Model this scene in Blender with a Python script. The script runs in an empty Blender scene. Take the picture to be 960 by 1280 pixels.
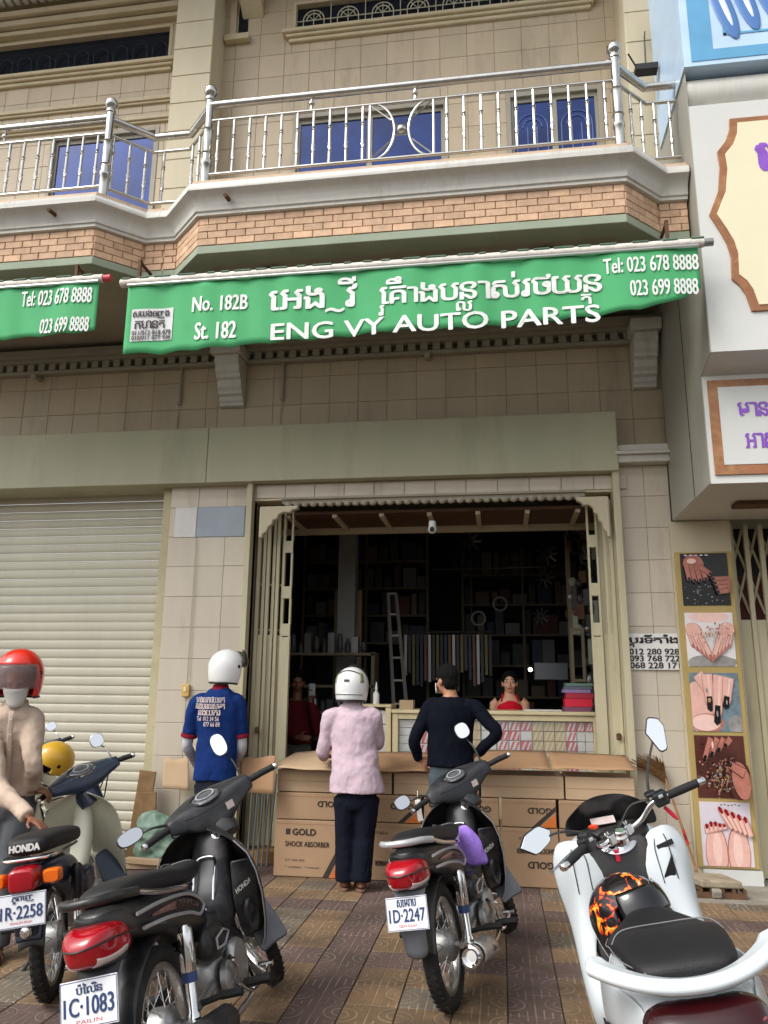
import bpy, bmesh, math, random
from mathutils import Vector, Matrix, noise
random.seed(7)
R = math.radians
sc = bpy.context.scene
COL = sc.collection

# ---------------------------------------------------------------- camera
FPX = 961.0; PITCH = R(12.9); YAW = R(8.5); ROLL = R(0.55); CAMZ = 1.55
_F0 = Vector((-math.sin(YAW), math.cos(YAW), 0)); _R0 = Vector((math.cos(YAW), math.sin(YAW), 0)); _U0 = Vector((0, 0, 1))
CF = _F0*math.cos(PITCH) + _U0*math.sin(PITCH)
_U = _U0*math.cos(PITCH) - _F0*math.sin(PITCH)
CR = _R0*math.cos(ROLL) + _U*math.sin(ROLL)
CU = _U*math.cos(ROLL) - _R0*math.sin(ROLL)
cam = bpy.data.cameras.new('camera'); camo = bpy.data.objects.new('camera', cam); COL.objects.link(camo)
cam.sensor_fit = 'VERTICAL'; cam.angle = 2*math.atan(640/FPX); cam.clip_start = .05; cam.clip_end = 2000
camo.matrix_world = Matrix(((CR.x, CU.x, -CF.x, 0), (CR.y, CU.y, -CF.y, 0), (CR.z, CU.z, -CF.z, CAMZ), (0, 0, 0, 1)))
sc.camera = camo

# ---------------------------------------------------------------- sky, sun, exposure
SUN_DIR = Vector((-0.62, -0.55, 0.95)).normalized()
w = bpy.data.worlds.new('World'); sc.world = w; w.use_nodes = True
nt = w.node_tree; bg = nt.nodes['Background']
sky = nt.nodes.new('ShaderNodeTexSky'); sky.sky_type = 'NISHITA'; sky.sun_disc = False
sky.sun_elevation = math.asin(SUN_DIR.z); sky.sun_rotation = math.atan2(SUN_DIR.x, SUN_DIR.y)
sky.air_density = 1.0; sky.dust_density = 4.0; sky.ozone_density = 1.0
hs = nt.nodes.new('ShaderNodeHueSaturation'); hs.inputs['Saturation'].default_value = .22
nt.links.new(sky.outputs[0], hs.inputs['Color']); nt.links.new(hs.outputs[0], bg.inputs[0]); bg.inputs[1].default_value = .15
sl = bpy.data.lights.new('sun', 'SUN'); sl.energy = .7; sl.angle = R(18); sl.color = (1, .97, .92)
so = bpy.data.objects.new('sun', sl); COL.objects.link(so); so.rotation_euler = (-SUN_DIR).to_track_quat('-Z', 'Y').to_euler()
so.location = (-5, -5, 12)
vs = sc.view_settings; vs.view_transform = 'Standard'; vs.look = 'None'; vs.gamma = 1; vs.use_curve_mapping = False; vs.exposure = .86
sc.cycles.max_bounces = 7; sc.cycles.diffuse_bounces = 4; sc.cycles.glossy_bounces = 3; sc.cycles.transmission_bounces = 5
sc.cycles.caustics_reflective = False; sc.cycles.caustics_refractive = False
try: sc.cycles.use_denoising = True
except Exception: pass

# ---------------------------------------------------------------- pixel helpers (photo pixels, 960 x 1280)
def ray(px, py): return CF*FPX + CR*(px-480) - CU*(py-640)
def W(px, py, Y):
    d = ray(px, py); t = Y/d.y; return Vector((d.x*t, Y, CAMZ + d.z*t))
def G(px, py, Z=0.0):
    d = ray(px, py); t = (Z-CAMZ)/d.z; return Vector((d.x*t, d.y*t, Z))
def SX(px, py, X):
    d = ray(px, py); t = X/d.x; return Vector((X, d.y*t, CAMZ + d.z*t))
def proj(p):
    p = Vector(p) - Vector((0, 0, CAMZ)); k = p.dot(CF)
    if k < .05: return (-9999, -9999)
    return (480 + FPX*p.dot(CR)/k, 640 - FPX*p.dot(CU)/k)

# ---------------------------------------------------------------- materials
def srgb(r, g, b):
    f = lambda c: (c/255/12.92 if c/255 <= .04045 else ((c/255+.055)/1.055)**2.4)
    return (f(r), f(g), f(b), 1)
MATS = {}
def mat(name, col, rough=.6, metal=0, var=.10, vs=3.0, fine=.0, bump=0, bs=60, rand=0, coat=0, dirt=None, dcol=(.05, .045, .035, 1), trans=0, alpha=1, spec=.5, sheen=0, streak=False, ior=1.45):
    """procedural principled: base colour with large noise variation, per-object shade variation, dirt blotches, fine bump"""
    if name in MATS: return MATS[name]
    m = bpy.data.materials.new(name); m.use_nodes = True; n = m.node_tree.nodes; L = m.node_tree.links
    b = n['Principled BSDF']; b.inputs['Roughness'].default_value = rough; b.inputs['Metallic'].default_value = metal
    b.inputs['Coat Weight'].default_value = coat; b.inputs['Coat Roughness'].default_value = .08
    b.inputs['Specular IOR Level'].default_value = spec; b.inputs['IOR'].default_value = ior
    if trans: b.inputs['Transmission Weight'].default_value = trans
    if alpha < 1: b.inputs['Alpha'].default_value = alpha
    if sheen: b.inputs['Sheen Weight'].default_value = sheen
    if len(col) == 3: col = (*col, 1)
    geo = n.new('ShaderNodeNewGeometry')
    nz = n.new('ShaderNodeTexNoise'); nz.inputs['Scale'].default_value = vs; nz.inputs['Detail'].default_value = 5; nz.inputs['Roughness'].default_value = .65
    mp = n.new('ShaderNodeMapping'); L.new(geo.outputs['Position'], mp.inputs['Vector']); L.new(mp.outputs[0], nz.inputs['Vector'])
    if streak: mp.inputs['Scale'].default_value = (1, 1, .18)
    rng = n.new('ShaderNodeMapRange'); rng.inputs['From Min'].default_value = .3; rng.inputs['From Max'].default_value = .7
    rng.inputs['To Min'].default_value = 1-var; rng.inputs['To Max'].default_value = 1+var; L.new(nz.outputs['Fac'], rng.inputs['Value'])
    val = rng.outputs[0]
    if rand:
        oi = n.new('ShaderNodeObjectInfo'); r2 = n.new('ShaderNodeMapRange'); r2.inputs['To Min'].default_value = 1-rand; r2.inputs['To Max'].default_value = 1+rand
        L.new(oi.outputs['Random'], r2.inputs['Value']); mu = n.new('ShaderNodeMath'); mu.operation = 'MULTIPLY'; L.new(val, mu.inputs[0]); L.new(r2.outputs[0], mu.inputs[1]); val = mu.outputs[0]
    mix = n.new('ShaderNodeVectorMath'); mix.operation = 'SCALE'; mix.inputs[0].default_value = col[:3]; L.new(val, mix.inputs['Scale'])
    cout = mix.outputs[0]
    if dirt:
        d = n.new('ShaderNodeTexNoise'); d.inputs['Scale'].default_value = dirt[0]; d.inputs['Detail'].default_value = 8; d.inputs['Roughness'].default_value = .75
        L.new(mp.outputs[0], d.inputs['Vector'])
        dr = n.new('ShaderNodeMapRange'); dr.inputs['From Min'].default_value = dirt[1]; dr.inputs['From Max'].default_value = dirt[1]+.25
        dr.inputs['To Max'].default_value = dirt[2]; L.new(d.outputs['Fac'], dr.inputs['Value'])
        mx = n.new('ShaderNodeMix'); mx.data_type = 'RGBA'; L.new(dr.outputs[0], mx.inputs[0]); L.new(cout, mx.inputs[6]); mx.inputs[7].default_value = dcol if len(dcol) == 4 else (*dcol, 1)
        cout = mx.outputs[2]
        rr = n.new('ShaderNodeMapRange'); rr.inputs['To Min'].default_value = rough; rr.inputs['To Max'].default_value = min(1, rough+.35); L.new(dr.outputs[0], rr.inputs['Value']); L.new(rr.outputs[0], b.inputs['Roughness'])
    L.new(cout, b.inputs['Base Color'])
    if bump:
        bz = n.new('ShaderNodeTexNoise'); bz.inputs['Scale'].default_value = bs; bz.inputs['Detail'].default_value = 4; L.new(geo.outputs['Position'], bz.inputs['Vector'])
        bp = n.new('ShaderNodeBump'); bp.inputs['Strength'].default_value = bump; bp.inputs['Distance'].default_value = .01; L.new(bz.outputs['Fac'], bp.inputs['Height']); L.new(bp.outputs[0], b.inputs['Normal'])
    MATS[name] = m
    return m

# ---------------------------------------------------------------- mesh builder
class MB:
    def __init__(s): s.v = []; s.f = []; s.mi = []; s.m = 0
    def add(s, vs, fs):
        o = len(s.v); s.v += [tuple(p) for p in vs]; s.f += [tuple(i+o for i in f) for f in fs]; s.mi += [s.m]*len(fs); return s
    def box(s, c, d, rot=None):
        hx, hy, hz = d[0]/2, d[1]/2, d[2]/2
        P = [Vector((x, y, z)) for x in (-hx, hx) for y in (-hy, hy) for z in (-hz, hz)]
        if rot is not None: P = [rot @ p for p in P]
        c = Vector(c)
        return s.add([p+c for p in P], [(0, 1, 3, 2), (4, 6, 7, 5), (0, 4, 5, 1), (2, 3, 7, 6), (0, 2, 6, 4), (1, 5, 7, 3)])
    def bx(s, x0, x1, y0, y1, z0, z1): return s.box(((x0+x1)/2, (y0+y1)/2, (z0+z1)/2), (x1-x0, y1-y0, z1-z0))
    def rings(s, rs, closed=True, cap=True):
        n = len(rs[0]); vs = [p for r in rs for p in r]; fs = []
        for i in range(len(rs)-1):
            for j in range(n if closed else n-1):
                k = (j+1) % n; fs.append((i*n+j, i*n+k, (i+1)*n+k, (i+1)*n+j))
        if cap and closed: fs.append(tuple(range(n-1, -1, -1))); fs.append(tuple((len(rs)-1)*n+j for j in range(n)))
        return s.add(vs, fs)
    def tube(s, pts, r, seg=8, cap=True, smooth=0, flat=None):
        pts = [Vector(p) for p in pts]
        rr = list(r) if isinstance(r, (list, tuple)) else [r]*len(pts)
        if smooth and len(pts) > 2:
            np_, nr = [], []
            for i in range(len(pts)-1):
                p0 = pts[max(i-1, 0)]; p1 = pts[i]; p2 = pts[i+1]; p3 = pts[min(i+2, len(pts)-1)]
                for k in range(smooth):
                    t = k/smooth
                    np_.append(.5*((2*p1)+(p2-p0)*t+(2*p0-5*p1+4*p2-p3)*t*t+(3*p1-p0-3*p2+p3)*t**3)); nr.append(rr[i]*(1-t)+rr[i+1]*t)
            np_.append(pts[-1]); nr.append(rr[-1]); pts, rr = np_, nr
        rs = []; up = None
        for i, p in enumerate(pts):
            t = (pts[min(i+1, len(pts)-1)]-pts[max(i-1, 0)]).normalized()
            if up is None:
                up = Vector((0, 0, 1)) if abs(t.z) < .9 else Vector((1, 0, 0))
            a = t.cross(up)
            if a.length < 1e-5: a = t.cross(Vector((0, 1, 0)))
            a.normalize(); b2 = a.cross(t).normalized(); up = b2
            fl = flat or (1, 1)
            rs.append([p + a*math.cos(2*math.pi*k/seg)*rr[i]*fl[0] + b2*math.sin(2*math.pi*k/seg)*rr[i]*fl[1] for k in range(seg)])
        return s.rings(rs, True, cap)
    def lathe(s, prof, c=(0, 0, 0), ax='z', seg=16, cap=True, sweep=None):
        c = Vector(c); rs = []
        if isinstance(ax, str): A = {'x': Vector((1, 0, 0)), 'y': Vector((0, 1, 0)), 'z': Vector((0, 0, 1))}[ax]
        else: A = Vector(ax).normalized()
        u = A.orthogonal().normalized(); v = A.cross(u)
        for r, h in prof:
            rs.append([c + A*h + u*math.cos(2*math.pi*k/seg)*r + v*math.sin(2*math.pi*k/seg)*r for k in range(seg)])
        return s.rings(rs, True, cap)
    def torus(s, c, ax, Rm, prof, seg=32):
        """prof: closed list of (dr, dh) around the ring of radius Rm about axis ax"""
        c = Vector(c); A = Vector(ax).normalized(); u = A.orthogonal().normalized(); v = A.cross(u); n = len(prof); vs = []; fs = []
        for k in range(seg):
            a = 2*math.pi*k/seg; d = u*math.cos(a)+v*math.sin(a)
            vs += [c + d*(Rm+p[0]) + A*p[1] for p in prof]
        for k in range(seg):
            for j in range(n):
                fs.append((k*n+j, k*n+(j+1) % n, ((k+1) % seg)*n+(j+1) % n, ((k+1) % seg)*n+j))
        return s.add(vs, fs)
    def ell(s, c, r, seg=16, rg=10, rot=None):
        c = Vector(c); vs = []; fs = []
        for i in range(1, rg):
            a = math.pi*i/rg
            for k in range(seg):
                b2 = 2*math.pi*k/seg; p = Vector((r[0]*math.sin(a)*math.cos(b2), r[1]*math.sin(a)*math.sin(b2), r[2]*math.cos(a)))
                vs.append(c + (rot @ p if rot is not None else p))
        for q in (r[2], -r[2]):
            p = Vector((0, 0, q)); vs.append(c + (rot @ p if rot is not None else p))
        n = (rg-1)*seg
        for i in range(rg-2):
            for k in range(seg): fs.append((i*seg+k, i*seg+(k+1) % seg, (i+1)*seg+(k+1) % seg, (i+1)*seg+k)[::-1])
        for k in range(seg): fs.append((n, k, (k+1) % seg)); fs.append((n+1, (rg-2)*seg+(k+1) % seg, (rg-2)*seg+k))
        return s.add(vs, fs)
    def prism(s, out, d0, d1, ax='y'):
        """outline in the plane normal to ax, extruded from d0 to d1"""
        mk = {'y': lambda a, b, d: (a, d, b), 'x': lambda a, b, d: (d, a, b), 'z': lambda a, b, d: (a, b, d)}[ax]
        n = len(out); vs = [mk(a, b, d0) for a, b in out]+[mk(a, b, d1) for a, b in out]
        fs = [tuple(range(n)), tuple(range(2*n-1, n-1, -1))]+[(i, (i+1) % n, (i+1) % n+n, i+n) for i in range(n)]
        return s.add(vs, fs)
    def grid(s, rows, thick=None):
        n = len(rows[0]); vs = [p for r in rows for p in r]; fs = []
        for i in range(len(rows)-1):
            for j in range(n-1): fs.append((i*n+j, i*n+j+1, (i+1)*n+j+1, (i+1)*n+j))
        return s.add(vs, fs)
    XF = None
    def two_tone(s, fn):
        s.mi = [1 if fn(sum((Vector(s.v[i]) for i in f), Vector())/len(f)) else 0 for f in s.f]; return s
    def build(s, name, ms, parent=None, smooth=None, bevel=0, sub=0, solid=0, bseg=2, label=None, recalc=True):
        if MB.XF is not None: s.v = [tuple(MB.XF @ Vector(v)) for v in s.v]
        me = bpy.data.meshes.new(name); me.from_pydata(s.v, [], s.f)
        if not isinstance(ms, (list, tuple)): ms = [ms]
        for m in ms: me.materials.append(m)
        if len(ms) > 1: me.polygons.foreach_set('material_index', s.mi)
        if recalc:
            bm = bmesh.new(); bm.from_mesh(me); bmesh.ops.recalc_face_normals(bm, faces=bm.faces); bm.to_mesh(me); bm.free()
        me.update()
        o = bpy.data.objects.new(name, me); COL.objects.link(o)
        if parent is not None: o.parent = parent
        if solid:
            q = o.modifiers.new('solidify', 'SOLIDIFY'); q.thickness = solid; q.offset = 0
        if bevel:
            q = o.modifiers.new('bevel', 'BEVEL'); q.width = bevel; q.segments = bseg; q.limit_method = 'ANGLE'; q.angle_limit = R(40)
        if sub:
            q = o.modifiers.new('subsurf', 'SUBSURF'); q.levels = sub; q.render_levels = sub
        if smooth is None: smooth = bool(sub)
        if smooth:
            me.polygons.foreach_set('use_smooth', [True]*len(me.polygons))
            if not sub:
                try: me.set_sharp_from_angle(angle=R(42))
                except Exception: pass
        if label: o['label'] = label
        return o

def tag(o, label=None, cat=None, group=None, kind=None):
    if label: o['label'] = label
    if cat: o['category'] = cat
    if group: o['group'] = group
    if kind: o['kind'] = kind
    return o
def thing(name, label, cat, loc=(0, 0, 0), rot=(0, 0, 0), group=None):
    o = bpy.data.objects.new(name, None); COL.objects.link(o); o.location = loc; o.rotation_euler = rot
    o.empty_display_size = .1
    return tag(o, label, cat, group)
def share(o, name=None, parent=None, loc=None, rot=None, scale=None):
    """one more object on the same mesh"""
    c = o.copy(); COL.objects.link(c)
    if parent is not None: c.parent = parent
    if loc is not None: c.location = loc
    if rot is not None: c.rotation_euler = rot
    if scale is not None: c.scale = scale
    return c
def copy_tree(o, parent=None):
    c = o.copy(); COL.objects.link(c)
    if parent is not None: c.parent = parent
    for ch in list(o.children): copy_tree(ch, c)
    return c

def sweep(path, prof, closed=False):
    """profile [(out, z)] along a plan path [(x, y)]; out is to the right of the direction of travel"""
    m = MB(); rs = []
    P = [Vector((p[0], p[1])) for p in path]
    for i, p in enumerate(P):
        ns = []
        if i > 0: d = (P[i]-P[i-1]).normalized(); ns.append(Vector((d.y, -d.x)))
        if i < len(P)-1: d = (P[i+1]-P[i]).normalized(); ns.append(Vector((d.y, -d.x)))
        nrm = sum(ns, Vector((0, 0))).normalized(); k = 1/max(.3, nrm.dot(ns[0]))
        rs.append([Vector((p.x+nrm.x*o*k, p.y+nrm.y*o*k, z)) for o, z in prof])
    m.rings(rs, True, True)
    return m
def offset_path(path, o):
    out = []
    P = [Vector((p[0], p[1])) for p in path]
    for i, p in enumerate(P):
        ns = []
        if i > 0: d = (P[i]-P[i-1]).normalized(); ns.append(Vector((d.y, -d.x)))
        if i < len(P)-1: d = (P[i+1]-P[i]).normalized(); ns.append(Vector((d.y, -d.x)))
        nrm = sum(ns, Vector((0, 0))).normalized(); k = 1/max(.3, nrm.dot(ns[0])); out.append((p.x+nrm.x*o*k, p.y+nrm.y*o*k))
    return out

# unit tile with chamfered face (front looks to -y); shared by every tile, brick and slab, scaled per object
def unit_tile(name, m, ch=.012):
    b = MB(); a = .5; c = .5-ch
    b.add([(-a, .5, -a), (a, .5, -a), (a, .5, a), (-a, .5, a), (-a, -.2, -a), (a, -.2, -a), (a, -.2, a), (-a, -.2, a), (-c, -.5, -c), (c, -.5, -c), (c, -.5, c), (-c, -.5, c)],
          [(0, 1, 2, 3), (0, 4, 5, 1), (1, 5, 6, 2), (2, 6, 7, 3), (3, 7, 4, 0), (4, 8, 9, 5), (5, 9, 10, 6), (6, 10, 11, 7), (7, 11, 8, 4), (8, 11, 10, 9)])
    me_o = b.build(name, m); me = me_o.data; bpy.data.objects.remove(me_o)
    return me
def place(me, name, parent, loc, scale, rot=(0, 0, 0)):
    o = bpy.data.objects.new(name, me); COL.objects.link(o); o.parent = parent; o.location = loc; o.scale = scale; o.rotation_euler = rot
    return o
def tile_wall(me, parent, x0, x1, z0, z1, y, tw, th, skip=None, gap=.002, t=.012, name='tile', jit=.0006):
    """tiles on a wall facing -y; skip: list of (x0, x1, z0, z1) openings; tiles are clipped to them"""
    z = z0
    while z < z1-.01:
        zt = min(z+th, z1); x = x0
        while x < x1-.01:
            xt = min(x+tw, x1)
            segs = [(x, xt, z, zt)]
            for (a0, a1, b0, b1) in (skip or []):
                ns = []
                for (p0, p1, q0, q1) in segs:
                    if p1 <= a0 or p0 >= a1 or q1 <= b0 or q0 >= b1: ns.append((p0, p1, q0, q1)); continue
                    if p0 < a0: ns.append((p0, a0, q0, q1))
                    if p1 > a1: ns.append((a1, p1, q0, q1))
                    m0, m1 = max(p0, a0), min(p1, a1)
                    if q0 < b0: ns.append((m0, m1, q0, b0))
                    if q1 > b1: ns.append((m0, m1, b1, q1))
                segs = ns
            for (p0, p1, q0, q1) in segs:
                if p1-p0 < .03 or q1-q0 < .03: continue
                place(me, name, parent, ((p0+p1)/2, y-t/2+random.uniform(-jit, jit), (q0+q1)/2), (p1-p0-gap, t, q1-q0-gap), (random.uniform(-.003, .003), 0, random.uniform(-.003, .003)))
            x = xt
        z = zt

# ---------------------------------------------------------------- lettering (Blender's own font, turned to mesh)
def text_verts(body, bold=0.0, spacing=1.0):
    c = bpy.data.curves.new('lettering', 'FONT'); c.body = body; c.size = 1; c.offset = bold; c.resolution_u = 3; c.space_character = spacing
    o = bpy.data.objects.new('lettering', c); COL.objects.link(o); bpy.context.view_layer.update()
    me = bpy.data.meshes.new_from_object(o); vs = [v.co.copy() for v in me.vertices]; fs = [tuple(p.vertices) for p in me.polygons]
    bpy.data.objects.remove(o); bpy.data.curves.remove(c); bpy.data.meshes.remove(me)
    # overlapping contours leave coplanar faces: give every face its own corners, a hair apart in depth
    nv, nf = [], []
    for k, f in enumerate(fs):
        nf.append(tuple(range(len(nv), len(nv)+len(f)))); nv += [Vector((vs[i].x, vs[i].y, .00012*(k % 9))) for i in f]
    vs, fs = nv, nf
    return vs, fs
def glyphs(pieces, bold=.02):
    """pieces: (string, dx, dy, scale) laid one after the other (dx None = advance); returns verts and faces in text space.
    Written in visual order because the text object does no shaping; sub-letters are placed by hand."""
    V = []; F = []; pen = 0
    for k, (s_, dx, dy, k_) in enumerate(pieces):
        vs, fs = text_verts(s_, bold)
        if not vs: pen += .25; continue
        x0 = min(v.x for v in vs); x1 = max(v.x for v in vs)
        bx = pen if dx is None else pen+dx
        o = len(V); V += [Vector((bx+(v.x-x0)*k_, v.y*k_+dy, .0004*(k % 3)+v.z)) for v in vs]; F += [tuple(i+o for i in f) for f in fs]
        if dx is None: pen = bx+(x1-x0)*k_+.05
    return V, F
def fit_text(V, x0, x1, z0, z1, y, fn=None):
    """text space -> a wall facing -y, filling the rectangle"""
    a0 = min(v.x for v in V); a1 = max(v.x for v in V); b0 = min(v.y for v in V); b1 = max(v.y for v in V)
    out = []
    for v in V:
        x = x0+(v.x-a0)/(a1-a0)*(x1-x0); z = z0+(v.y-b0)/(b1-b0)*(z1-z0)
        yy = y - v.z
        if fn: x, yy, z = fn(x, yy, z)
        out.append((x, yy, z))
    return out
def wall_text(m, body, x0, x1, z0, z1, y, bold=.02, fn=None, spacing=1.0):
    """lettering thickened by layered copies (the font's own outline offset breaks small counters)"""
    V, F = glyphs(body, 0) if isinstance(body, list) else text_verts(body, 0, spacing)
    a0 = min(v.x for v in V); a1 = max(v.x for v in V); b0 = min(v.y for v in V); b1 = max(v.y for v in V)
    kx = (x1-x0)/(a1-a0); kz = (z1-z0)/(b1-b0); ox = bold*abs(kz)*1.3; oz = bold*abs(kz)*.8
    offs = [(0, 0)]+([(ox, 0), (-ox, 0), (0, oz), (0, -oz), (ox*.7, oz*.7), (-ox*.7, -oz*.7)] if bold > 0 else [])
    for n_, (dx, dz) in enumerate(offs):
        m.add(fit_text(V, x0+dx, x1+dx, z0+dz, z1+dz, y-.0004*n_, fn), F)
    return m
# ================================================================ palette
M_tile = mat('cream_wall_tile', srgb(196, 186, 168), .35, rand=.05, var=.07, vs=2.5, dirt=(3.5, .54, .55), dcol=srgb(138, 122, 98), streak=True)
M_tileU = mat('beige_wall_tile', srgb(180, 164, 138), .45, rand=.05, var=.08, vs=2.5, dirt=(2.4, .54, .5), dcol=srgb(108, 96, 78), streak=True)
M_grout = mat('grout', srgb(168, 152, 126), .9, var=.2)
M_olive = mat('olive_painted_render', srgb(178, 177, 152), .75, var=.08, vs=1.5, dirt=(1.6, .52, .45), dcol=srgb(128, 124, 100), bump=.15, bs=30, streak=True)
M_cream = mat('cream_render', srgb(196, 186, 160), .75, var=.1, vs=2, dirt=(2, .6, .4), dcol=srgb(120, 104, 78), streak=True)
M_green_soffit = mat('pale_green_render', srgb(150, 160, 140), .8, var=.1, vs=2, dirt=(2.5, .58, .4), dcol=srgb(84, 82, 66))
M_soffit = mat('soffit_render', srgb(158, 152, 136), .85, var=.12, vs=1.5)
M_trim = mat('white_cornice_paint', srgb(202, 200, 192), .6, var=.08, vs=4, dirt=(4, .52, .55), dcol=srgb(128, 122, 112), streak=True)
M_brick = mat('orange_brick_slip', srgb(204, 170, 140), .8, rand=.15, var=.15, vs=14, dirt=(9, .6, .5), dcol=srgb(214, 186, 152), bump=.3, bs=90)
M_mortar = mat('mortar', srgb(196, 168, 138), .9)
M_inox = mat('stainless_steel', (.52, .51, .48, 1), .20, 1, var=.12, vs=12, dirt=(20, .66, .5), dcol=(.25, .22, .18, 1))
M_glass_blue = mat('blue_mirror_glass', srgb(20, 48, 108), .05, .25, var=.5, vs=1.6, spec=.6)
M_glass_dark = mat('dark_window_glass', srgb(16, 26, 40), .08, 0, var=.3, vs=2, spec=.8)
M_alu = mat('window_frame_paint', srgb(150, 144, 130), .5)
M_shutter = mat('cream_shutter_paint', srgb(190, 185, 166), .45, rand=.03, var=.06, vs=3, dirt=(2.5, .62, .4), dcol=srgb(126, 120, 92), streak=True)
M_gate = mat('cream_gate_paint', srgb(190, 182, 152), .5, rand=.05, var=.1, vs=6, dirt=(7, .58, .6), dcol=srgb(104, 88, 58), streak=True)
M_black = mat('matt_black_metal', srgb(22, 22, 24), .5)
M_rust = mat('rusty_steel', srgb(92, 66, 46), .85, var=.3, vs=20)
M_white = mat('white_panel', srgb(206, 207, 202), .4, var=.03, dirt=(2, .66, .2), dcol=srgb(150, 146, 132))
M_grey_panel = mat('grey_cladding', srgb(158, 156, 144), .45, var=.07, vs=1.5, dirt=(2, .6, .3), dcol=srgb(96, 92, 80), streak=True)
M_wood = mat('brown_ceiling_wood', srgb(90, 66, 48), .6, var=.2, vs=5)
M_conc = mat('concrete', srgb(140, 134, 122), .9, var=.18, vs=5, dirt=(4, .5, .5), dcol=srgb(80, 74, 66), bump=.4, bs=50)

# ================================================================ ground
YW = 7.25          # main wall face
gm = MB(); gm.add([(-60, -40, -.03), (60, -40, -.03), (60, 60, -.03), (-60, 60, -.03)], [(0, 1, 2, 3)])
tag(gm.build('ground', mat('dusty_asphalt', srgb(96, 92, 86), .95, var=.2, vs=1.5, bump=.4, bs=70)), kind='structure')
pv = MB(); pv.bx(-9, 9, 1.0, 7.45, -.028, -.012)
pave = tag(pv.build('pavement', mat('pavement_joint', srgb(62, 56, 48), .95, var=.25, vs=8)), kind='structure')
def floor_tile_mat(name, col, light):
    m = bpy.data.materials.new(name); m.use_nodes = True; n = m.node_tree.nodes; L = m.node_tree.links; b = n['Principled BSDF']
    tc = n.new('ShaderNodeTexCoord'); geo = n.new('ShaderNodeNewGeometry')
    sep = n.new('ShaderNodeSeparateXYZ'); L.new(tc.outputs['Object'], sep.inputs[0])
    def mth(op, a, b_=None):
        q = n.new('ShaderNodeMath'); q.operation = op
        for i, x in enumerate((a, b_)):
            if x is None: continue
            if isinstance(x, (int, float)): q.inputs[i].default_value = x
            else: L.new(x, q.inputs[i])
        return q.outputs[0]
    x, y = sep.outputs[0], sep.outputs[1]
    # embossed loops: rings about two opposite corners, straight ribs between
    def rings(cx, cy, k, off=0):
        dx = mth('SUBTRACT', x, cx); dy = mth('SUBTRACT', y, cy); d = mth('SQRT', mth('ADD', mth('MULTIPLY', dx, dx), mth('MULTIPLY', dy, dy)))
        return d, mth('ABSOLUTE', mth('SUBTRACT', mth('FRACT', mth('ADD', mth('MULTIPLY', d, k), off)), .5))
    d1, r1 = rings(-.5, .0, 6.5); d2, r2 = rings(.5, .12, 6.5)
    rib = mth('ABSOLUTE', mth('SUBTRACT', mth('FRACT', mth('MULTIPLY', x, 6.5)), .5))
    in1 = mth('LESS_THAN', d1, .44); in2 = mth('LESS_THAN', d2, .44)
    ribm = mth('MULTIPLY', rib, mth('SUBTRACT', 1, mth('MAXIMUM', in1, in2)))
    h = mth('ADD', mth('ADD', mth('MULTIPLY', r1, in1), mth('MULTIPLY', r2, mth('MULTIPLY', in2, mth('SUBTRACT', 1, in1)))), ribm)
    line = n.new('ShaderNodeMapRange'); line.inputs['From Min'].default_value = .37; line.inputs['From Max'].default_value = .45; L.new(h, line.inputs['Value'])
    nz = n.new('ShaderNodeTexNoise'); nz.inputs['Scale'].default_value = 3.2; nz.inputs['Detail'].default_value = 8; nz.inputs['Roughness'].default_value = .7; L.new(geo.outputs['Position'], nz.inputs[0])
    oi = n.new('ShaderNodeObjectInfo')
    v = mth('MULTIPLY', mth('ADD', mth('MULTIPLY', nz.outputs['Fac'], 1.5), .25), mth('ADD', mth('MULTIPLY', oi.outputs['Random'], .35), .82))
    sv = n.new('ShaderNodeVectorMath'); sv.operation = 'SCALE'; sv.inputs[0].default_value = col[:3]; L.new(v, sv.inputs['Scale'])
    n2 = n.new('ShaderNodeTexNoise'); n2.inputs['Scale'].default_value = 5; n2.inputs['Detail'].default_value = 6; L.new(geo.outputs['Position'], n2.inputs[0])
    wear = n.new('ShaderNodeMapRange'); wear.inputs['From Min'].default_value = .36; wear.inputs['From Max'].default_value = .62; wear.inputs['To Max'].default_value = .75; L.new(n2.outputs['Fac'], wear.inputs['Value'])
    mx = n.new('ShaderNodeMix'); mx.data_type = 'RGBA'; L.new(mth('MULTIPLY', line.outputs[0], wear.outputs[0]), mx.inputs[0]); L.new(sv.outputs[0], mx.inputs[6]); mx.inputs[7].default_value = light
    # grime: dark stains
    n3 = n.new('ShaderNodeTexNoise'); n3.inputs['Scale'].default_value = 1.7; n3.inputs['Detail'].default_value = 10; n3.inputs['Roughness'].default_value = .75; L.new(geo.outputs['Position'], n3.inputs[0])
    gr = n.new('ShaderNodeMapRange'); gr.inputs['From Min'].default_value = .45; gr.inputs['From Max'].default_value = .72; gr.inputs['To Max'].default_value = .82; L.new(n3.outputs['Fac'], gr.inputs['Value'])
    m2 = n.new('ShaderNodeMix'); m2.data_type = 'RGBA'; L.new(gr.outputs[0], m2.inputs[0]); L.new(mx.outputs[2], m2.inputs[6]); m2.inputs[7].default_value = srgb(58, 50, 44)
    L.new(m2.outputs[2], b.inputs['Base Color']); b.inputs['Roughness'].default_value = .8
    bp = n.new('ShaderNodeBump'); bp.inputs['Strength'].default_value = .5; bp.inputs['Distance'].default_value = .006; L.new(mth('SUBTRACT', 1, line.outputs[0]), bp.inputs['Height']); L.new(bp.outputs[0], b.inputs['Normal'])
    return m
FT = [floor_tile_mat('ochre_paving_tile', srgb(120, 96, 70), srgb(166, 150, 124)), floor_tile_mat('dark_paving_tile', srgb(92, 74, 67), srgb(152, 137, 126)), floor_tile_mat('green_grey_paving_tile', srgb(104, 94, 80), srgb(170, 160, 142))]
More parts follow.
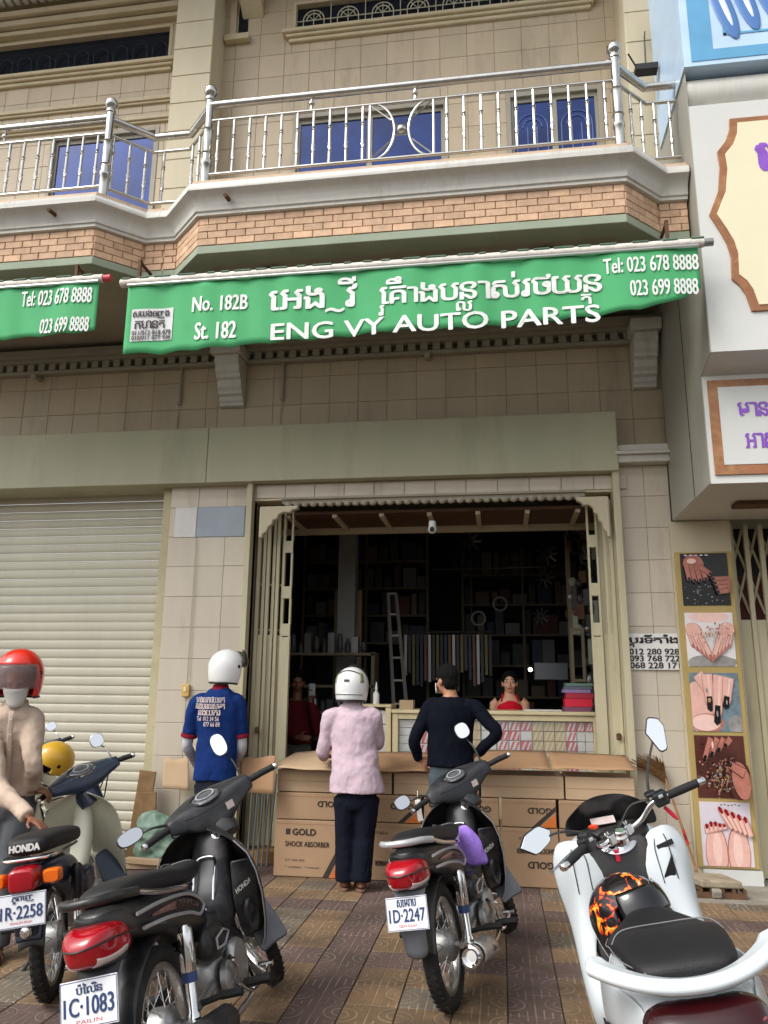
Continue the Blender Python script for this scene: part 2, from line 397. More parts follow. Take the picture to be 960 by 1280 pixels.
def unit_slab(name, m):
    b = MB(); a = .5; c = .485
    b.add([(-a, -a, -.5), (a, -a, -.5), (a, a, -.5), (-a, a, -.5), (-a, -a, .3), (a, -a, .3), (a, a, .3), (-a, a, .3), (-c, -c, .5), (c, -c, .5), (c, c, .5), (-c, c, .5)],
          [(3, 2, 1, 0), (0, 1, 5, 4), (1, 2, 6, 5), (2, 3, 7, 6), (3, 0, 4, 7), (4, 5, 9, 8), (5, 6, 10, 9), (6, 7, 11, 10), (7, 4, 8, 11), (8, 9, 10, 11)])
    o = b.build(name, m); me = o.data; bpy.data.objects.remove(o); return me
FTM = [unit_slab('paving_tile', m) for m in FT]
PT = .27; spots = []
for i in range(-22, 12):
    for j in range(-14, 10):
        x = (i+.5)*PT; y = 4.78+(j+.5)*PT
        if y > 7.2 or y < 1.2 or (x > 1.35 and y > 6.55): continue
        k = 1 if (i % 4 == 0 or j % 4 == 0) else (2 if (i % 4 == 2 and j % 4 == 2) or random.random() < .06 else 0)
        px, py = proj((x, y, 0)); vis = -60 < px < 1020 and py < 1350
        spots.append((0 if vis else 1, y, x, k))
spots.sort(); rest = MB()
for n_, (vis, y, x, k) in enumerate(spots):
    z = -.012+.008+random.uniform(-.0015, .0015)
    if n_ < 300 and not vis:
        place(FTM[k], 'paving_tile', pave, (x, y, z), (PT-.005, PT-.005, .016), (random.uniform(-.004, .004), random.uniform(-.004, .004), math.pi/2*random.choice((0, 0, 2))))
    else: rest.m = k; rest.bx(x-PT/2+.0025, x+PT/2-.0025, y-PT/2+.0025, y+PT/2-.0025, -.012, .0035)
if rest.v: tag(rest.build('paving_tiles_beyond', FT, pave), kind='stuff')
cs = MB(); cs.bx(1.36, 6, 6.56, 7.4, -.011, .006)
tag(cs.build('concrete_strip', M_conc), kind='structure')

# ================================================================ the shophouse (lower storey)
house = thing('shophouse', 'cream tiled shophouse with brick-faced balcony above the open parts shop', 'building', (0, 0, 0))
house_l = thing('shophouse', 'cream tiled shophouse with closed roller shutter on its ground floor', 'building', (0, 0, 0))
TM = unit_tile('tile', M_tile); TMU = unit_tile('tile', M_tileU)
XL, XJ0, XJ1, XR = -3.29, -2.40, 1.13, 1.60     # left pilaster, opening, right pilaster
XD = -2.87                                       # party line between the two houses
# right pilaster
b = MB(); b.bx(XJ1, XR, YW+.012, YW+.5, 0, 3.62); p = b.build('pilaster', M_grout, house)
tile_wall(TM, p, XJ1+.002, XR, .0, 3.62, YW+.011, .245, .302)
# left pilaster (its left edge carries the shutter guide)
b = MB(); b.bx(XL, XJ0, YW+.012, YW+.5, 0, 3.62); p = b.build('pilaster', M_grout, house)
tile_wall(TM, p, XL, XJ0-.04, .0, 3.62, YW+.011, .30, .302)
# replaced tiles, white and pale blue-grey, near the top of the left pilaster
wt = unit_tile('tile', mat('white_replacement_tile', srgb(214, 212, 208), .3)); bt = unit_tile('tile', mat('pale_blue_tile', srgb(150, 160, 170), .3))
a0 = W(217, 672, YW-.01); a1 = W(247, 634, YW-.01); a2 = W(307, 634, YW-.01)
place(wt, 'tile', p, ((a0.x+a1.x)/2, YW-.006, (a0.z+a1.z)/2), (a1.x-a0.x-.005, .012, a1.z-a0.z))
place(bt, 'tile', p, ((a1.x+a2.x)/2, YW-.006, (a0.z+a1.z)/2), (a2.x-a1.x-.005, .012, a1.z-a0.z))
# beam band over both openings
zb0, zb1 = 3.56, 4.14
b = MB(); b.bx(XD, W(772, 550, 7.08).x, 7.10, 7.6, zb0-.02, zb1-.02); b.build('beam', M_olive, house, bevel=.008)
b = MB(); b.bx(-9, XD-.004, 7.10, 7.6, zb0-.02, zb1-.02); b.build('beam', M_olive, house_l, bevel=.008)
b = MB(); b.bx(XJ1-.02, XR, 7.12, 7.3, 3.62, 3.69).bx(XJ1-.02, XR, 7.08, 7.3, 3.69, 3.72).bx(XJ1-.02, XR, 7.15, 7.3, 3.74, 3.80); b.build('capital', M_trim, house, bevel=.006)
# wall between beam and balcony
for par, x0, x1 in ((house, XD, 1.62), (house_l, -8.1, XD)):
    b = MB(); b.bx(x0, x1, YW+.062, YW+.4, 3.64, 5.25); q = b.build('wall', M_grout, par)
    tile_wall(TMU, q, x0, x1, 3.80 if par is house else 4.1, 4.92, YW+.061, .30, .302)
# dentil cornice under the balcony
def dentils(par, x0, x1):
    b = MB(); b.bx(x0, x1, 7.12, 7.31, 5.02, 5.10).bx(x0, x1, 7.18, 7.31, 4.98, 5.02).bx(x0, x1, 7.22, 7.31, 4.86, 4.90)
    c = b.build('cornice', M_soffit, par, bevel=.005)
    d = MB(); d.box((0, 0, 0), (.075, .09, .075)); d0 = d.build('dentil', M_soffit, c); x = x0+.06; first = True
    while x < x1-.04:
        o = d0 if first else share(d0); first = False; o.location = (x, 7.265, 4.941); x += .125
dentils(house, XD, 1.60); dentils(house_l, -6.2, XD)
# scrolled corbels
def corbel(par, x, w):
    pr = [(7.31, 4.88), (7.02, 4.88), (7.02, 4.80), (7.05, 4.78), (7.06, 4.72), (7.09, 4.69), (7.09, 4.66), (7.13, 4.64), (7.14, 4.57), (7.17, 4.54), (7.17, 4.51), (7.21, 4.49), (7.22, 4.45), (7.24, 4.43), (7.24, 4.40), (7.31, 4.39)]
    b = MB(); b.prism([(y, z) for y, z in pr], x-w/2, x+w/2, 'x'); b.bx(x-w/2-.03, x+w/2+.03, 6.97, 7.31, 4.883, 5.0)
    b.build('corbel', M_trim, par, bevel=.008)
c0 = W(285, 470, 7.1); corbel(house, c0.x, .26); corbel(house, 1.45, .22)
# conduits and small lamp holders
for px in (227, 354):
    t0 = W(px, 452, 7.26); b = MB(); b.tube([(t0.x, 7.27, 4.86), (t0.x, 7.27, 4.45)], .018, 8).tube([(t0.x, 7.28, 4.46), (t0.x-.01, 7.285, 4.16)], .004, 5)
    b.build('conduit', M_soffit, house if t0.x > XD else house_l, smooth=True)
for px, py, par in ((44, 470, house_l), (534, 443, house)):
    t0 = W(px, py, 7.2); b = MB(); b.lathe([(.03, 0), (.03, .03), (.018, .035), (.018, .07), (.034, .09), (.03, .13), (0.004, .14)], (t0.x, 7.29, t0.z), (0, -1, -.15), 12); b.build('lamp_holder', M_soffit, par, smooth=True)

# opening: jambs, head, frame
b = MB(); b.bx(XJ0-.055, XJ0+.0, 7.16, 7.34, 0, zb0); b.build('jamb', M_gate, house, bevel=.004)
b = MB(); b.bx(XJ1-.05, XJ1+.012, 7.14, 7.34, 0, zb0); b.build('jamb', M_gate, house, bevel=.004)
zh = W(550, 622, 7.3).z
b = MB(); b.bx(XJ0+.002, XJ1-.052, 7.24, 7.5, zh, zb0-.022); q = b.build('head_panel', M_cream, house)
x = XJ0+.02
while x < XJ1-.1:
    place(TM, 'tile', q, (x+.15, 7.232, (zh+.02+zb0-.03)/2), (.295, .012, zb0-zh-.055)); x += .30
b = MB(); b.bx(XJ0+.3, XJ1-.3, 7.20, 7.30, zh-.05, zh).bx(XJ0+.3, XJ1-.3, 7.17, 7.25, zh-.012, zh+.012); lint = b.build('lintel', M_soffit, house, bevel=.005)
# scalloped trim of small knobs below the head (a row of rounded teeth)
d = MB(); d.ell((0, 0, 0), (.036, .03, .028), 10, 6); k0 = d.build('trim_knob', M_soffit, lint, smooth=True); x = XJ0+.36; first = True
while x < XJ1-.34:
    o = k0 if first else share(k0); first = False; o.location = (x, 7.215, zh-.055); x += .085
# carved scroll brackets in both upper corners
def scroll(px0, px1, py0, py1, flip):
    pts = [(0, 0), (1, 0), (1, .10), (.85, .14), (.80, .22), (.62, .20), (.50, .28), (.46, .42), (.36, .44), (.34, .58), (.24, .66), (.20, .82), (.10, .88), (.09, 1), (0, 1)]
    A = W(px0, py0, 7.2); B_ = W(px1, py1, 7.2); out = []
    for u, v in pts:
        if flip: u = 1-u
        out.append((A.x+(B_.x-A.x)*u, A.z+(B_.z-A.z)*v))
    b = MB(); b.prism(out, 7.165, 7.235, 'y'); b.build('scroll_bracket', M_cream, house, bevel=.012)
scroll(326, 372, 634, 672, False); scroll(720, 763, 622, 672, True)

# ---------------------------------------------------------------- the dark shop room
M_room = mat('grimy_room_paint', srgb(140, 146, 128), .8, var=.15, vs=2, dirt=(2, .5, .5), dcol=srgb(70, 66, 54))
M_roomdark = mat('dark_grey_room_paint', srgb(44, 44, 46), .85, var=.3, vs=2)  # dark grey on left wall, back wall and ceiling; right wall is paler
RX0, RX1, RY1, RZ = -2.95, 1.30, 12.4, 4.0
FZ = .16
b = MB(); b.bx(RX0, RX1, 7.44, RY1, .0, FZ); b.build('shop_floor', mat('worn_shop_floor', srgb(120, 104, 82), .6, var=.2, vs=4), house)
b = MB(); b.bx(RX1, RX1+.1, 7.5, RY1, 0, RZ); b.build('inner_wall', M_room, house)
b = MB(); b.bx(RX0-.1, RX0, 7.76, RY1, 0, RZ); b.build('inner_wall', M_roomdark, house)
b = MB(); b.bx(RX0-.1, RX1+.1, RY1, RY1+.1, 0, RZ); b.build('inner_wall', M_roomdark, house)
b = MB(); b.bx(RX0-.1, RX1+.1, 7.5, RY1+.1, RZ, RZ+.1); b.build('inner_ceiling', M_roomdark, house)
# timber soffit with battens just inside the head
zs = W(550, 648, 7.6).z
b = MB(); b.bx(XJ0+.02, RX1, 7.42, 8.12, zs+.03, zs+.06); so_ = b.build('timber_soffit', M_wood, house)
for k in range(8):
    b = MB(); x = XJ0+.28+k*.48; b.bx(x, x+.045, 7.43, 8.10, zs-.004, zs+.028); b.build('batten', M_cream, so_)
b = MB(); b.bx(XJ0+.02, RX1, 8.12, 8.20, zs-.03, zs+.55); b.build('fascia_board', M_cream, so_)
b = MB(); b.bx(XJ0-.3, XJ0+.04, 7.5, 7.6, 0, 3.7); b.build('return_wall', M_room, house)
# step of ochre tiles in front of the gate
b = MB(); b.bx(XJ0-.05, XJ1, 7.2, 7.44, .004, .10); b.build('door_step', mat('ochre_step', srgb(140, 104, 62), .6, var=.2, vs=8), house, bevel=.006)

# ---------------------------------------------------------------- roller shutter of the left house
sh = thing('roller_shutter', 'closed cream roller shutter left of the parts shop', 'shutter', (-4.6, 7.55, 0))
def local(parent, o):
    o.parent = parent; o.matrix_parent_inverse = Matrix.Translation(-Vector(parent.location)); return o
sl_ = MB(); X0s, X1s = -6.6, XL-.10
N = 8; pr = []
hs_ = .092
for k in range(N+1):
    t = k/N; pr.append((7.55-.009*math.sin(math.pi*t)**.45, -hs_/2+hs_*.92*t))
pr += [(7.558, hs_/2-.003), (7.558, -hs_/2)]
sl_.prism(pr, X0s, X1s, 'x'); s0 = sl_.build('slat', M_shutter, smooth=True)
z = 3.62; first = True
while z > .05:
    o = s0 if first else share(s0); first = False; o.location = (0, random.uniform(-.0015, .0015), z); local(sh, o); z -= hs_
b = MB(); b.bx(XL-.105, XL-.005, 7.30, 7.60, 0, zb0-.02); local(sh, b.build('guide_rail', mat('yellowed_rail_paint', srgb(184, 175, 140), .5, var=.12, vs=4, dirt=(5, .55, .5), dcol=srgb(120, 100, 60)), bevel=.004))
b = MB(); b.bx(-6.6, XL-.11, 7.53, 7.57, .0, .06); local(sh, b.build('bottom_bar', M_gate, bevel=.004))

b = MB(); b.bx(-9, -6.62, 7.25, 7.7, 0, zb0-.022); b.build('side_wall', M_cream, house_l)
# ---------------------------------------------------------------- folding gates
def gate(label, x0, x1, y0, y1, n, side):
    g = thing('folding_gate', label, 'gate', (x0, y0, 0))
    zt = zh-.06; zm = 2.05
    for k in range(n):
        t = k/(n-1); x = x0+(x1-x0)*t; y = y0+(y1-y0)*t+(.03 if k % 2 else 0)
        b = MB(); b.bx(x-.016, x+.016, y-.02, y+.02, FZ*.7, zt)
        local(g, b.build('upright', M_gate, bevel=.003))
        if k < n-1:   # lower closed leaf panel with a pressed rib
            xa = x+(x1-x0)/(n-1)*.5; ya = y+(y1-y0)/(n-1)*.5
            b = MB(); b.bx(xa-.038, xa+.038, ya-.006+.012, ya+.006+.012, FZ*.7, zm); b.tube([(xa, ya+.002, FZ*.8), (xa, ya+.002, zm-.03)], .008, 6)
            local(g, b.build('leaf_panel', M_gate, bevel=.002))
    # leading stile with slots
    xs = x1+side*.06
    b = MB(); b.bx(xs-.05, xs-.030, y1-.05, y1-.01, FZ*.7, zt).bx(xs+.030, xs+.05, y1-.05, y1-.01, FZ*.7, zt).bx(xs-.05, xs+.05, y1-.06, y1-.045, FZ*.7, zm-.02)
    for zz in (zm-.01, zm+.36, zm+.82): b.bx(xs-.05, xs+.05, y1-.053, y1-.012, zz, zz+.12)
    local(g, b.build('leading_stile', M_gate, bevel=.003))
    for zz in (.5, 1.05, 1.6, zm+.05, zm+.5):
        b = MB(); b.box(((x0+x1)/2, (y0+y1)/2+.035, zz), (abs(x1-x0)+.03, .006, .02), Matrix.Rotation(math.atan2(y1-y0, x1-x0), 3, 'Z') if x1 > x0 else Matrix.Rotation(math.atan2(y0-y1, x0-x1), 3, 'Z'))
        local(g, b.build('scissor_bar', M_gate))
    b = MB(); b.lathe([(.012, 0), (.022, .01), (.022, .05), (.012, .06)], (x0+(x1-x0)*.3, min(y0, y1)-.035, 1.12), 'z', 10); local(g, b.build('latch', M_rust, smooth=True))
    return g
gate('cream folding steel gate pushed back beside the shutter pillar', XJ0+.04, XJ0+.26, 7.36, 7.46, 6, 1)
gate('cream folding steel gate pushed back beside the phone number notice', XJ1-.07, XJ1-.17, 7.34, 7.44, 5, -1)
# ================================================================ balcony
PATH = [(-8.0, 5.50), (-3.37, 5.50), (-3.05, 5.80), (-2.75, 5.80), (-2.42, 5.48), (1.05, 5.48), (1.36, 5.78), (1.585, 5.78)]
PATH_L = PATH[:3]+[(XD, 5.80)]; PATH_M = [(XD+.002, 5.80)]+PATH[3:]
BM = unit_tile('brick', M_brick, .03)
def balcony(par, path):
    pp = path+[(path[-1][0], 7.3), (path[0][0], 7.3)]
    # slab body
    b = MB(); inner = offset_path(path, -.14)
    b.prism(list(inner)+[(inner[-1][0], 7.3), (inner[0][0], 7.3)], 5.16, 5.66, 'z'); b.build('balcony_slab', M_soffit, par)
    sweep(path, [(-.20, 5.065), (.0, 5.065), (.0, 5.137), (-.20, 5.137)]).build('soffit_edge', M_green_soffit, par, bevel=.006)
    fas = sweep(path, [(-.13, 5.14), (-.012, 5.14), (-.012, 5.397), (-.13, 5.397)]).build('fascia', M_mortar, par)
    sweep(path, [(-.10, 5.40), (.012, 5.40), (.03, 5.405), (.03, 5.43), (.045, 5.437), (.048, 5.46), (.056, 5.49), (.072, 5.52), (.098, 5.55), (.125, 5.565), (.138, 5.575), (.140, 5.61), (.128, 5.625), (.128, 5.645), (.10, 5.655), (-.10, 5.655)]).build('cornice', M_trim, par, smooth=True)
    sweep(path, [(-.30, 5.658), (.085, 5.658), (.085, 5.70), (-.30, 5.70)]).build('coping', mat('pinkish_coping_tile', srgb(196, 168, 140), .6, var=.15, vs=9), par, bevel=.005)
    # brick slips, one by one
    rows = 4; hz = .257/rows; P = [Vector(p) for p in path]
    for i in range(len(P)-1):
        d = P[i+1]-P[i]; Ls = d.length; d.normalize(); nrm = Vector((d.y, -d.x)); ang = math.atan2(d.y, d.x)
        for r_ in range(rows):
            s = -.08 if r_ % 2 else 0
            while s < Ls:
                e = s+.165; s0 = max(s, 0); e0 = min(e, Ls)
                if e0-s0 > .03:
                    c = P[i]+d*((s0+e0)/2)+nrm*(-.005)
                    if proj((c.x, c.y, 5.2))[0] > -40:
                        place(BM, 'brick', fas, (c.x, c.y, 5.14+(r_+.5)*hz), (e0-s0-.006, .016+random.uniform(-.003, .003), hz-.005), (0, 0, ang))
                s = e
balcony(house, PATH_M); balcony(house_l, PATH_L)
# moulded frame and plaster rosettes on the soffit
def rosette(x, y):
    b = MB()
    for k in range(9):
        a = k*2*math.pi/9; b.ell((x+.10*math.cos(a), y+.08*math.sin(a), 5.145), (.06, .035, .02), 8, 5, Matrix.Rotation(a, 3, 'Z'))
    b.ell((x, y, 5.14), (.05, .05, .03), 10, 6); b.build('rosette', M_soffit, house, smooth=True)
rosette(-1.9, 6.0); rosette(.45, 6.0)
b = MB()
for (x0, y0, x1, y1) in ((-2.3, 5.95, 1.0, 6.02), (-2.3, 6.9, 1.0, 6.97), (-2.3, 5.95, -2.23, 6.97), (.93, 5.95, 1.0, 6.97)): b.bx(x0, x1, y0, y1, 5.125, 5.159)
b.build('soffit_moulding', M_soffit, house, bevel=.006)
# rusty drain stubs through the cornice
for px, py, par in ((285, 250, house), (66, 268, house_l)):
    t0 = W(px, py, 5.40); b = MB(); b.tube([(t0.x, 5.50, t0.z+.03), (t0.x, 5.33, t0.z)], .018, 10); b.build('drain_stub', M_rust, par, smooth=True)

# ---------------------------------------------------------------- railings
BAL = MB(); zt_, zb_ = 6.40, 5.86
BAL.lathe([(.0115, zb_), (.0115, zb_+.12), (.018, zb_+.125), (.0115, zb_+.14), (.019, zb_+.16), (.0115, zb_+.18), (.018, zb_+.2), (.0115, zb_+.205), (.0115, zt_-.2), (.018, zt_-.195), (.0115, zt_-.18), (.018, zt_-.165), (.0115, zt_-.16), (.0115, zt_)], (0, 0, 0), 'z', 8)
bo = BAL.build('baluster', M_inox, smooth=True); bal_me = bo.data; bpy.data.objects.remove(bo)
def railing(label, path, posts):
    rp = offset_path(path, -.06); rl = thing('balcony_railing', label, 'railing', (rp[0][0], rp[0][1], 5.735))
    for z, r_, nm in ((6.56, .034, 'handrail'), (6.40, .015, 'upper_rail'), (5.86, .015, 'lower_rail')):
        b = MB()
        for i in range(len(rp)-1): b.tube([(*rp[i], z), (*rp[i+1], z)], r_, 12)
        for p in rp[1:-1]: b.ell((*p, z), (r_*1.02,)*3, 10, 8)
        local(rl, b.build(nm, M_inox, smooth=True))
    for i in range(len(rp)-1):
        a, c = Vector(rp[i]), Vector(rp[i+1]); n = max(1, round((c-a).length/.145))
        for k in range(0 if i else 1, n):
            p = a+(c-a)*((k+.5)/n) if True else a
            if abs(p.x+.68) < .29 and p.y < 5.6: continue
            if proj((p.x, p.y, 6.2))[0] < -20: continue
            local(rl, place(bal_me, 'baluster', rl, (p.x, p.y, 0), (1, 1, 1)))
        if (c-a).length > .6:
            for k in range(1, int((c-a).length/.9)):
                p = a+(c-a)*(k*.9/(c-a).length); b = MB(); b.tube([(*p, 6.415), (*p, 6.53)], .010, 8).ell((*p, 6.475), (.026,)*3, 10, 8)
                local(rl, b.build('ball_spacer', M_inox, smooth=True))
    for x, y in posts:
        b = MB(); b.lathe([(.04, 5.735), (.04, 5.95), (.048, 5.96), (.048, 5.99), (.038, 6.0), (.038, 6.06), (.048, 6.07), (.038, 6.09), (.038, 6.30), (.046, 6.31), (.036, 6.33), (.036, 6.60), (.046, 6.61), (.046, 6.63), (.022, 6.645), (.022, 6.66)], (x, y, 0), 'z', 16)
        ps = local(rl, b.build('post', M_inox, smooth=True))
        b = MB(); b.ell((x, y, 6.705), (.058,)*3, 16, 12); bl = b.build('ball', M_inox, smooth=True); bl.parent = ps
    return rl, rp
rm, rpm = railing('stainless steel balcony railing with ring ornament above the green awning', PATH_M, [(-2.42, 5.54), (1.05, 5.54)])
railing('stainless steel balcony railing above the closed roller shutter house', PATH_L, [(-3.37, 5.56)])
# ring ornament: two arcs back to back with a ball
cx, cy = W(502, 165, 5.54).x, 5.54
b = MB(); zc = 6.13
for s in (-1, 1):
    b.tube([(cx+s*(.26-.20*math.cos(a)), cy, zc+.27*math.sin(a)/math.sin(1.35)) for a in [(-1.35+2.7*k/14) for k in range(15)]], .011, 8)
    b.tube([(cx+s*.27, cy, 5.86), (cx+s*.27, cy, 6.40)], .0115, 8)
    b.tube([(cx-.06, cy, zc+s*.05), (cx, cy, zc+s*.045), (cx+.06, cy, zc+s*.05)], .007, 6)
    for u in (-1, 1): b.tube([(cx+s*.26, cy, zc+u*.26), (cx+s*.09, cy, zc+u*.10)], .007, 6)
b.tube([(cx-.06, cy, zc), (cx+.06, cy, zc)], .007, 6); b.ell((cx, cy, zc), (.042,)*3, 14, 10)
local(rm, b.build('ring_ornament', M_inox, smooth=True))

# ================================================================ upper storey
M_sill = mat('yellow_cream_moulding', srgb(190, 176, 146), .6, var=.1, vs=4, dirt=(4, .6, .4), dcol=srgb(120, 104, 76))
YU = 7.25
doorsM = [(W(367, 142, YU).x, W(560, 130, YU).x), (W(632, 115, YU).x, W(752, 105, YU).x)]; ZD = 7.86
trM = (W(365, 48, YU).x, W(735, 10, YU).x, 8.97, 9.42)
winL = (W(65, 170, YU).x, W(200, 160, YU).x)
for par, x0, x1, sk in ((house, -2.9, 1.75, [(a, c, 5.7, ZD) for a, c in doorsM]+[trM]), (house_l, -7.0, -2.9, [(winL[0], winL[1], 5.7, 7.90), (-6.8, -3.7, 8.78, 9.33)])):
    b = MB(); b.bx(x0, x1, YU+.16, YU+.5, 5.7, 10.4); b.build('back_wall', M_grout, par)
    b = MB()
    # wall face in pieces round the openings (grout plane)
    xs = sorted({x0, x1, *[v for s in sk for v in s[:2]]}); zz = sorted({5.70, 10.4, *[v for s in sk for v in s[2:]]})
    for i in range(len(xs)-1):
        for j in range(len(zz)-1):
            mx_, mz = (xs[i]+xs[i+1])/2, (zz[j]+zz[j+1])/2
            if any(s[0] < mx_ < s[1] and s[2] < mz < s[3] for s in sk): continue
            b.bx(xs[i], xs[i+1], YU+.012, YU+.155, zz[j], zz[j+1])
    q = b.build('upper_wall', M_grout, par)
    tile_wall(TMU, q, x0, x1, 6.9, 9.7, YU+.011, .30, .302, sk)
def door(par, x0, x1, z1, leaves):
    b = MB(); fw = .05
    b.bx(x0, x0+fw, YU-.01, YU+.10, 5.7, z1).bx(x1-fw, x1, YU-.01, YU+.10, 5.7, z1).bx(x0+fw, x1-fw, YU-.01, YU+.10, z1-fw, z1)
    d = b.build('balcony_door', M_alu, par, bevel=.004)
    n = leaves; w_ = (x1-x0-2*fw)/n
    for k in range(n):
        a = x0+fw+k*w_
        b = MB(); b.bx(a, a+.03, YU+.03, YU+.07, 5.72, z1-fw-.002).bx(a+w_-.03, a+w_, YU+.03, YU+.07, 5.72, z1-fw-.002).bx(a+.03, a+w_-.03, YU+.03, YU+.07, z1-fw-.05, z1-fw-.002)
        b.build('door_stile', M_alu, d)
        b = MB(); b.bx(a+.031, a+w_-.031, YU+.045, YU+.053, 5.74, z1-fw-.052); b.build('pane', M_glass_blue, d)
    return d
door(house, *doorsM[0], ZD, 2); d2 = door(house, *doorsM[1], ZD, 2); door(house_l, *winL, 7.90, 2)
# arched lattice behind the right balcony door glass
for k in range(2):
    cxx = doorsM[1][0]+(doorsM[1][1]-doorsM[1][0])*(.27+.46*k); b = MB()
    for r_ in (.16, .10): b.tube([(cxx+r_*math.cos(a), YU+.040, 7.45+r_*math.sin(a)) for a in [math.pi*i/12 for i in range(13)]], .006, 6)
    for s in (-.16, -.05, .05, .16): b.tube([(cxx+s, YU+.040, 5.8), (cxx+s, YU+.040, 7.45)], .006, 6)
    b.build('window_lattice', mat('blue_shadowed_lattice', srgb(90, 110, 170), .5), d2, smooth=True)
# transom windows with white arch lattice, sills and heads
def transom(par, x0, x1, z0, z1, arches, mats):
    b = MB(); f = .04
    b.bx(x0, x1, YU-.005, YU+.10, z0, z0+f).bx(x0, x1, YU-.005, YU+.10, z1-f, z1).bx(x0, x0+f, YU-.005, YU+.10, z0+f, z1-f).bx(x1-f, x1, YU-.005, YU+.10, z0+f, z1-f)
    d = b.build('transom_window', M_sill, par, bevel=.004)
    b = MB(); b.bx(x0+f, x1-f, YU+.07, YU+.08, z0+f, z1-f); b.build('pane', M_glass_dark, d)
    zm = z0+f+(z1-z0-2*f)*.42
    if arches:
        b = MB(); b.tube([(x0+f, YU+.03, zm), (x1-f, YU+.03, zm)], .007, 6)
        n = arches; st = (x1-x0-2*f)/n
        for k in range(n):
            c = x0+f+(k+.5)*st
            for r_ in (.125, .085): b.tube([(c+r_*math.cos(a), YU+.03, zm+r_*math.sin(a)*1.1) for a in [math.pi*i/10 for i in range(11)]], .007, 6)
            for a in (45, 90, 135): b.tube([(c, YU+.03, zm), (c+.12*math.cos(R(a)), YU+.03, zm+.13*math.sin(R(a)))], .005, 5)
            for s in (-st/2, -.125, 0, .125): b.tube([(c+s, YU+.03, z0+f), (c+s, YU+.03, zm if s in (-.125, 0, .125) else z1-f)], .006, 5)
        b.build('lattice', mats, d, smooth=True)
    else:
        b = MB(); n = int((x1-x0)/.24)
        for k in range(n):
            c = x0+f+(k+.5)*(x1-x0-2*f)/n
            b.tube([(c-.09, YU+.03, z0+f), (c-.09, YU+.03, zm), *[(c-.09*math.cos(a), YU+.03, zm+.1*math.sin(a)) for a in [math.pi*i/8 for i in range(1, 8)]], (c+.09, YU+.03, zm), (c+.09, YU+.03, z0+f)], .006, 5)
        b.build('lattice', mats, d, smooth=True)
    b = MB(); b.bx(x0-.10, x1+.10, YU-.10, YU+.01, z0-.05, z0).bx(x0-.06, x1+.06, YU-.07, YU+.01, z0-.09, z0-.05).bx(x0-.03, x1+.03, YU-.04, YU+.01, z0-.14, z0-.09)
    b.build('sill', M_sill, par, bevel=.012)
M_lat = mat('cream_lattice', srgb(190, 184, 160), .5); M_latd = mat('dark_blue_lattice', srgb(40, 58, 76), .5)
transom(house, trM[0], trM[1], trM[2], trM[3], 8, M_lat)
transom(house_l, -6.8, -3.7, 8.78, 9.33, 0, mat('near_black_blue_lattice', srgb(20, 32, 46), .4))
b = MB(); b.bx(-6.9, -3.6, YU-.08, YU+.01, 9.36, 9.42).bx(-6.9, -3.6, YU-.14, YU+.01, 9.44, 9.52).bx(-6.9, -3.6, YU-.18, YU+.01, 9.55, 9.62); b.build('head_moulding', M_sill, house_l, bevel=.012)
c_ = MB(); c_.bx(-6.9, -3.56, YU-.24, YU+.01, 9.78, 9.86); cr = c_.build('crown_moulding', M_sill, house_l, bevel=.01)
d = MB(); d.box((0, 0, 0), (.06, .08, .06)); d0 = d.build('dentil', M_trim, cr)
for k in range(26):
    o = d0 if k == 0 else share(d0); o.location = (-6.3+k*.105, YU-.19, 9.745)
for pz in (8.24, 7.98):
    b = MB(); b.bx(-6.9, -3.52, YU-.05, YU+.01, pz, pz+.05).bx(-6.9, -3.52, YU-.03, YU+.01, pz-.03, pz); b.build('string_course', M_sill, house_l, bevel=.008)
# pilasters between the houses
b = MB(); b.bx(-3.50, -3.04, 6.92, YU+.01, 5.7, 10.3); pc = b.build('upper_pilaster', M_cream, house_l, bevel=.006)
tpm = unit_tile('tile', M_cream, .01)
for k in range(12): place(tpm, 'tile', pc, (-3.27, 6.915, 5.9+k*.36), (.45, .012, .352))
b = MB(); b.bx(-2.98, -2.90, YU-.03, YU, 9.0, 9.5).bx(-3.02, -2.72, YU-.08, YU, 8.92, 9.0); b.build('narrow_window_surround', M_sill, house, bevel=.006)
b = MB(); b.bx(-2.88, -2.76, YU-.005, YU+.005, 9.0, 9.5); b.build('pane', M_glass_dark, house)
tk = W(312, 10, 7.1); b = MB(); b.prism([(YU, 9.25), (7.0, 9.45), (7.0, 9.8), (YU, 9.8)], tk.x-.13, tk.x+.13, 'x'); b.build('corbel', M_sill, house, bevel=.015)
b = MB(); b.bx(1.40, 1.98, 6.75, YU+.3, 5.7, 10.3); pc = b.build('upper_pilaster', M_cream, house, bevel=.006)
for k in range(12): place(tpm, 'tile', pc, (1.69, 6.745, 5.9+k*.36), (.57, .012, .352))
b = MB(); b.box((1.47, 6.3, 7.15), (.20, .1, .06)).tube([(1.47, 6.3, 7.18), (1.50, 6.4, 7.6), (1.58, 6.7, 7.95)], .008, 6).tube([(1.4, 6.3, 7.15), (1.3, 6.2, 7.25)], .008, 6); b.build('cable_bracket', M_black, house)

# overhanging floor of the next storey (above the picture, it shades the upper wall)
b = MB(); b.bx(-2.87, 1.98, 5.75, 7.3, 10.05, 10.30); b.build('upper_balcony_slab', M_soffit, house)
b = MB(); b.bx(-8, -2.873, 5.75, 7.3, 10.05, 10.30); b.build('upper_balcony_slab', M_soffit, house_l)

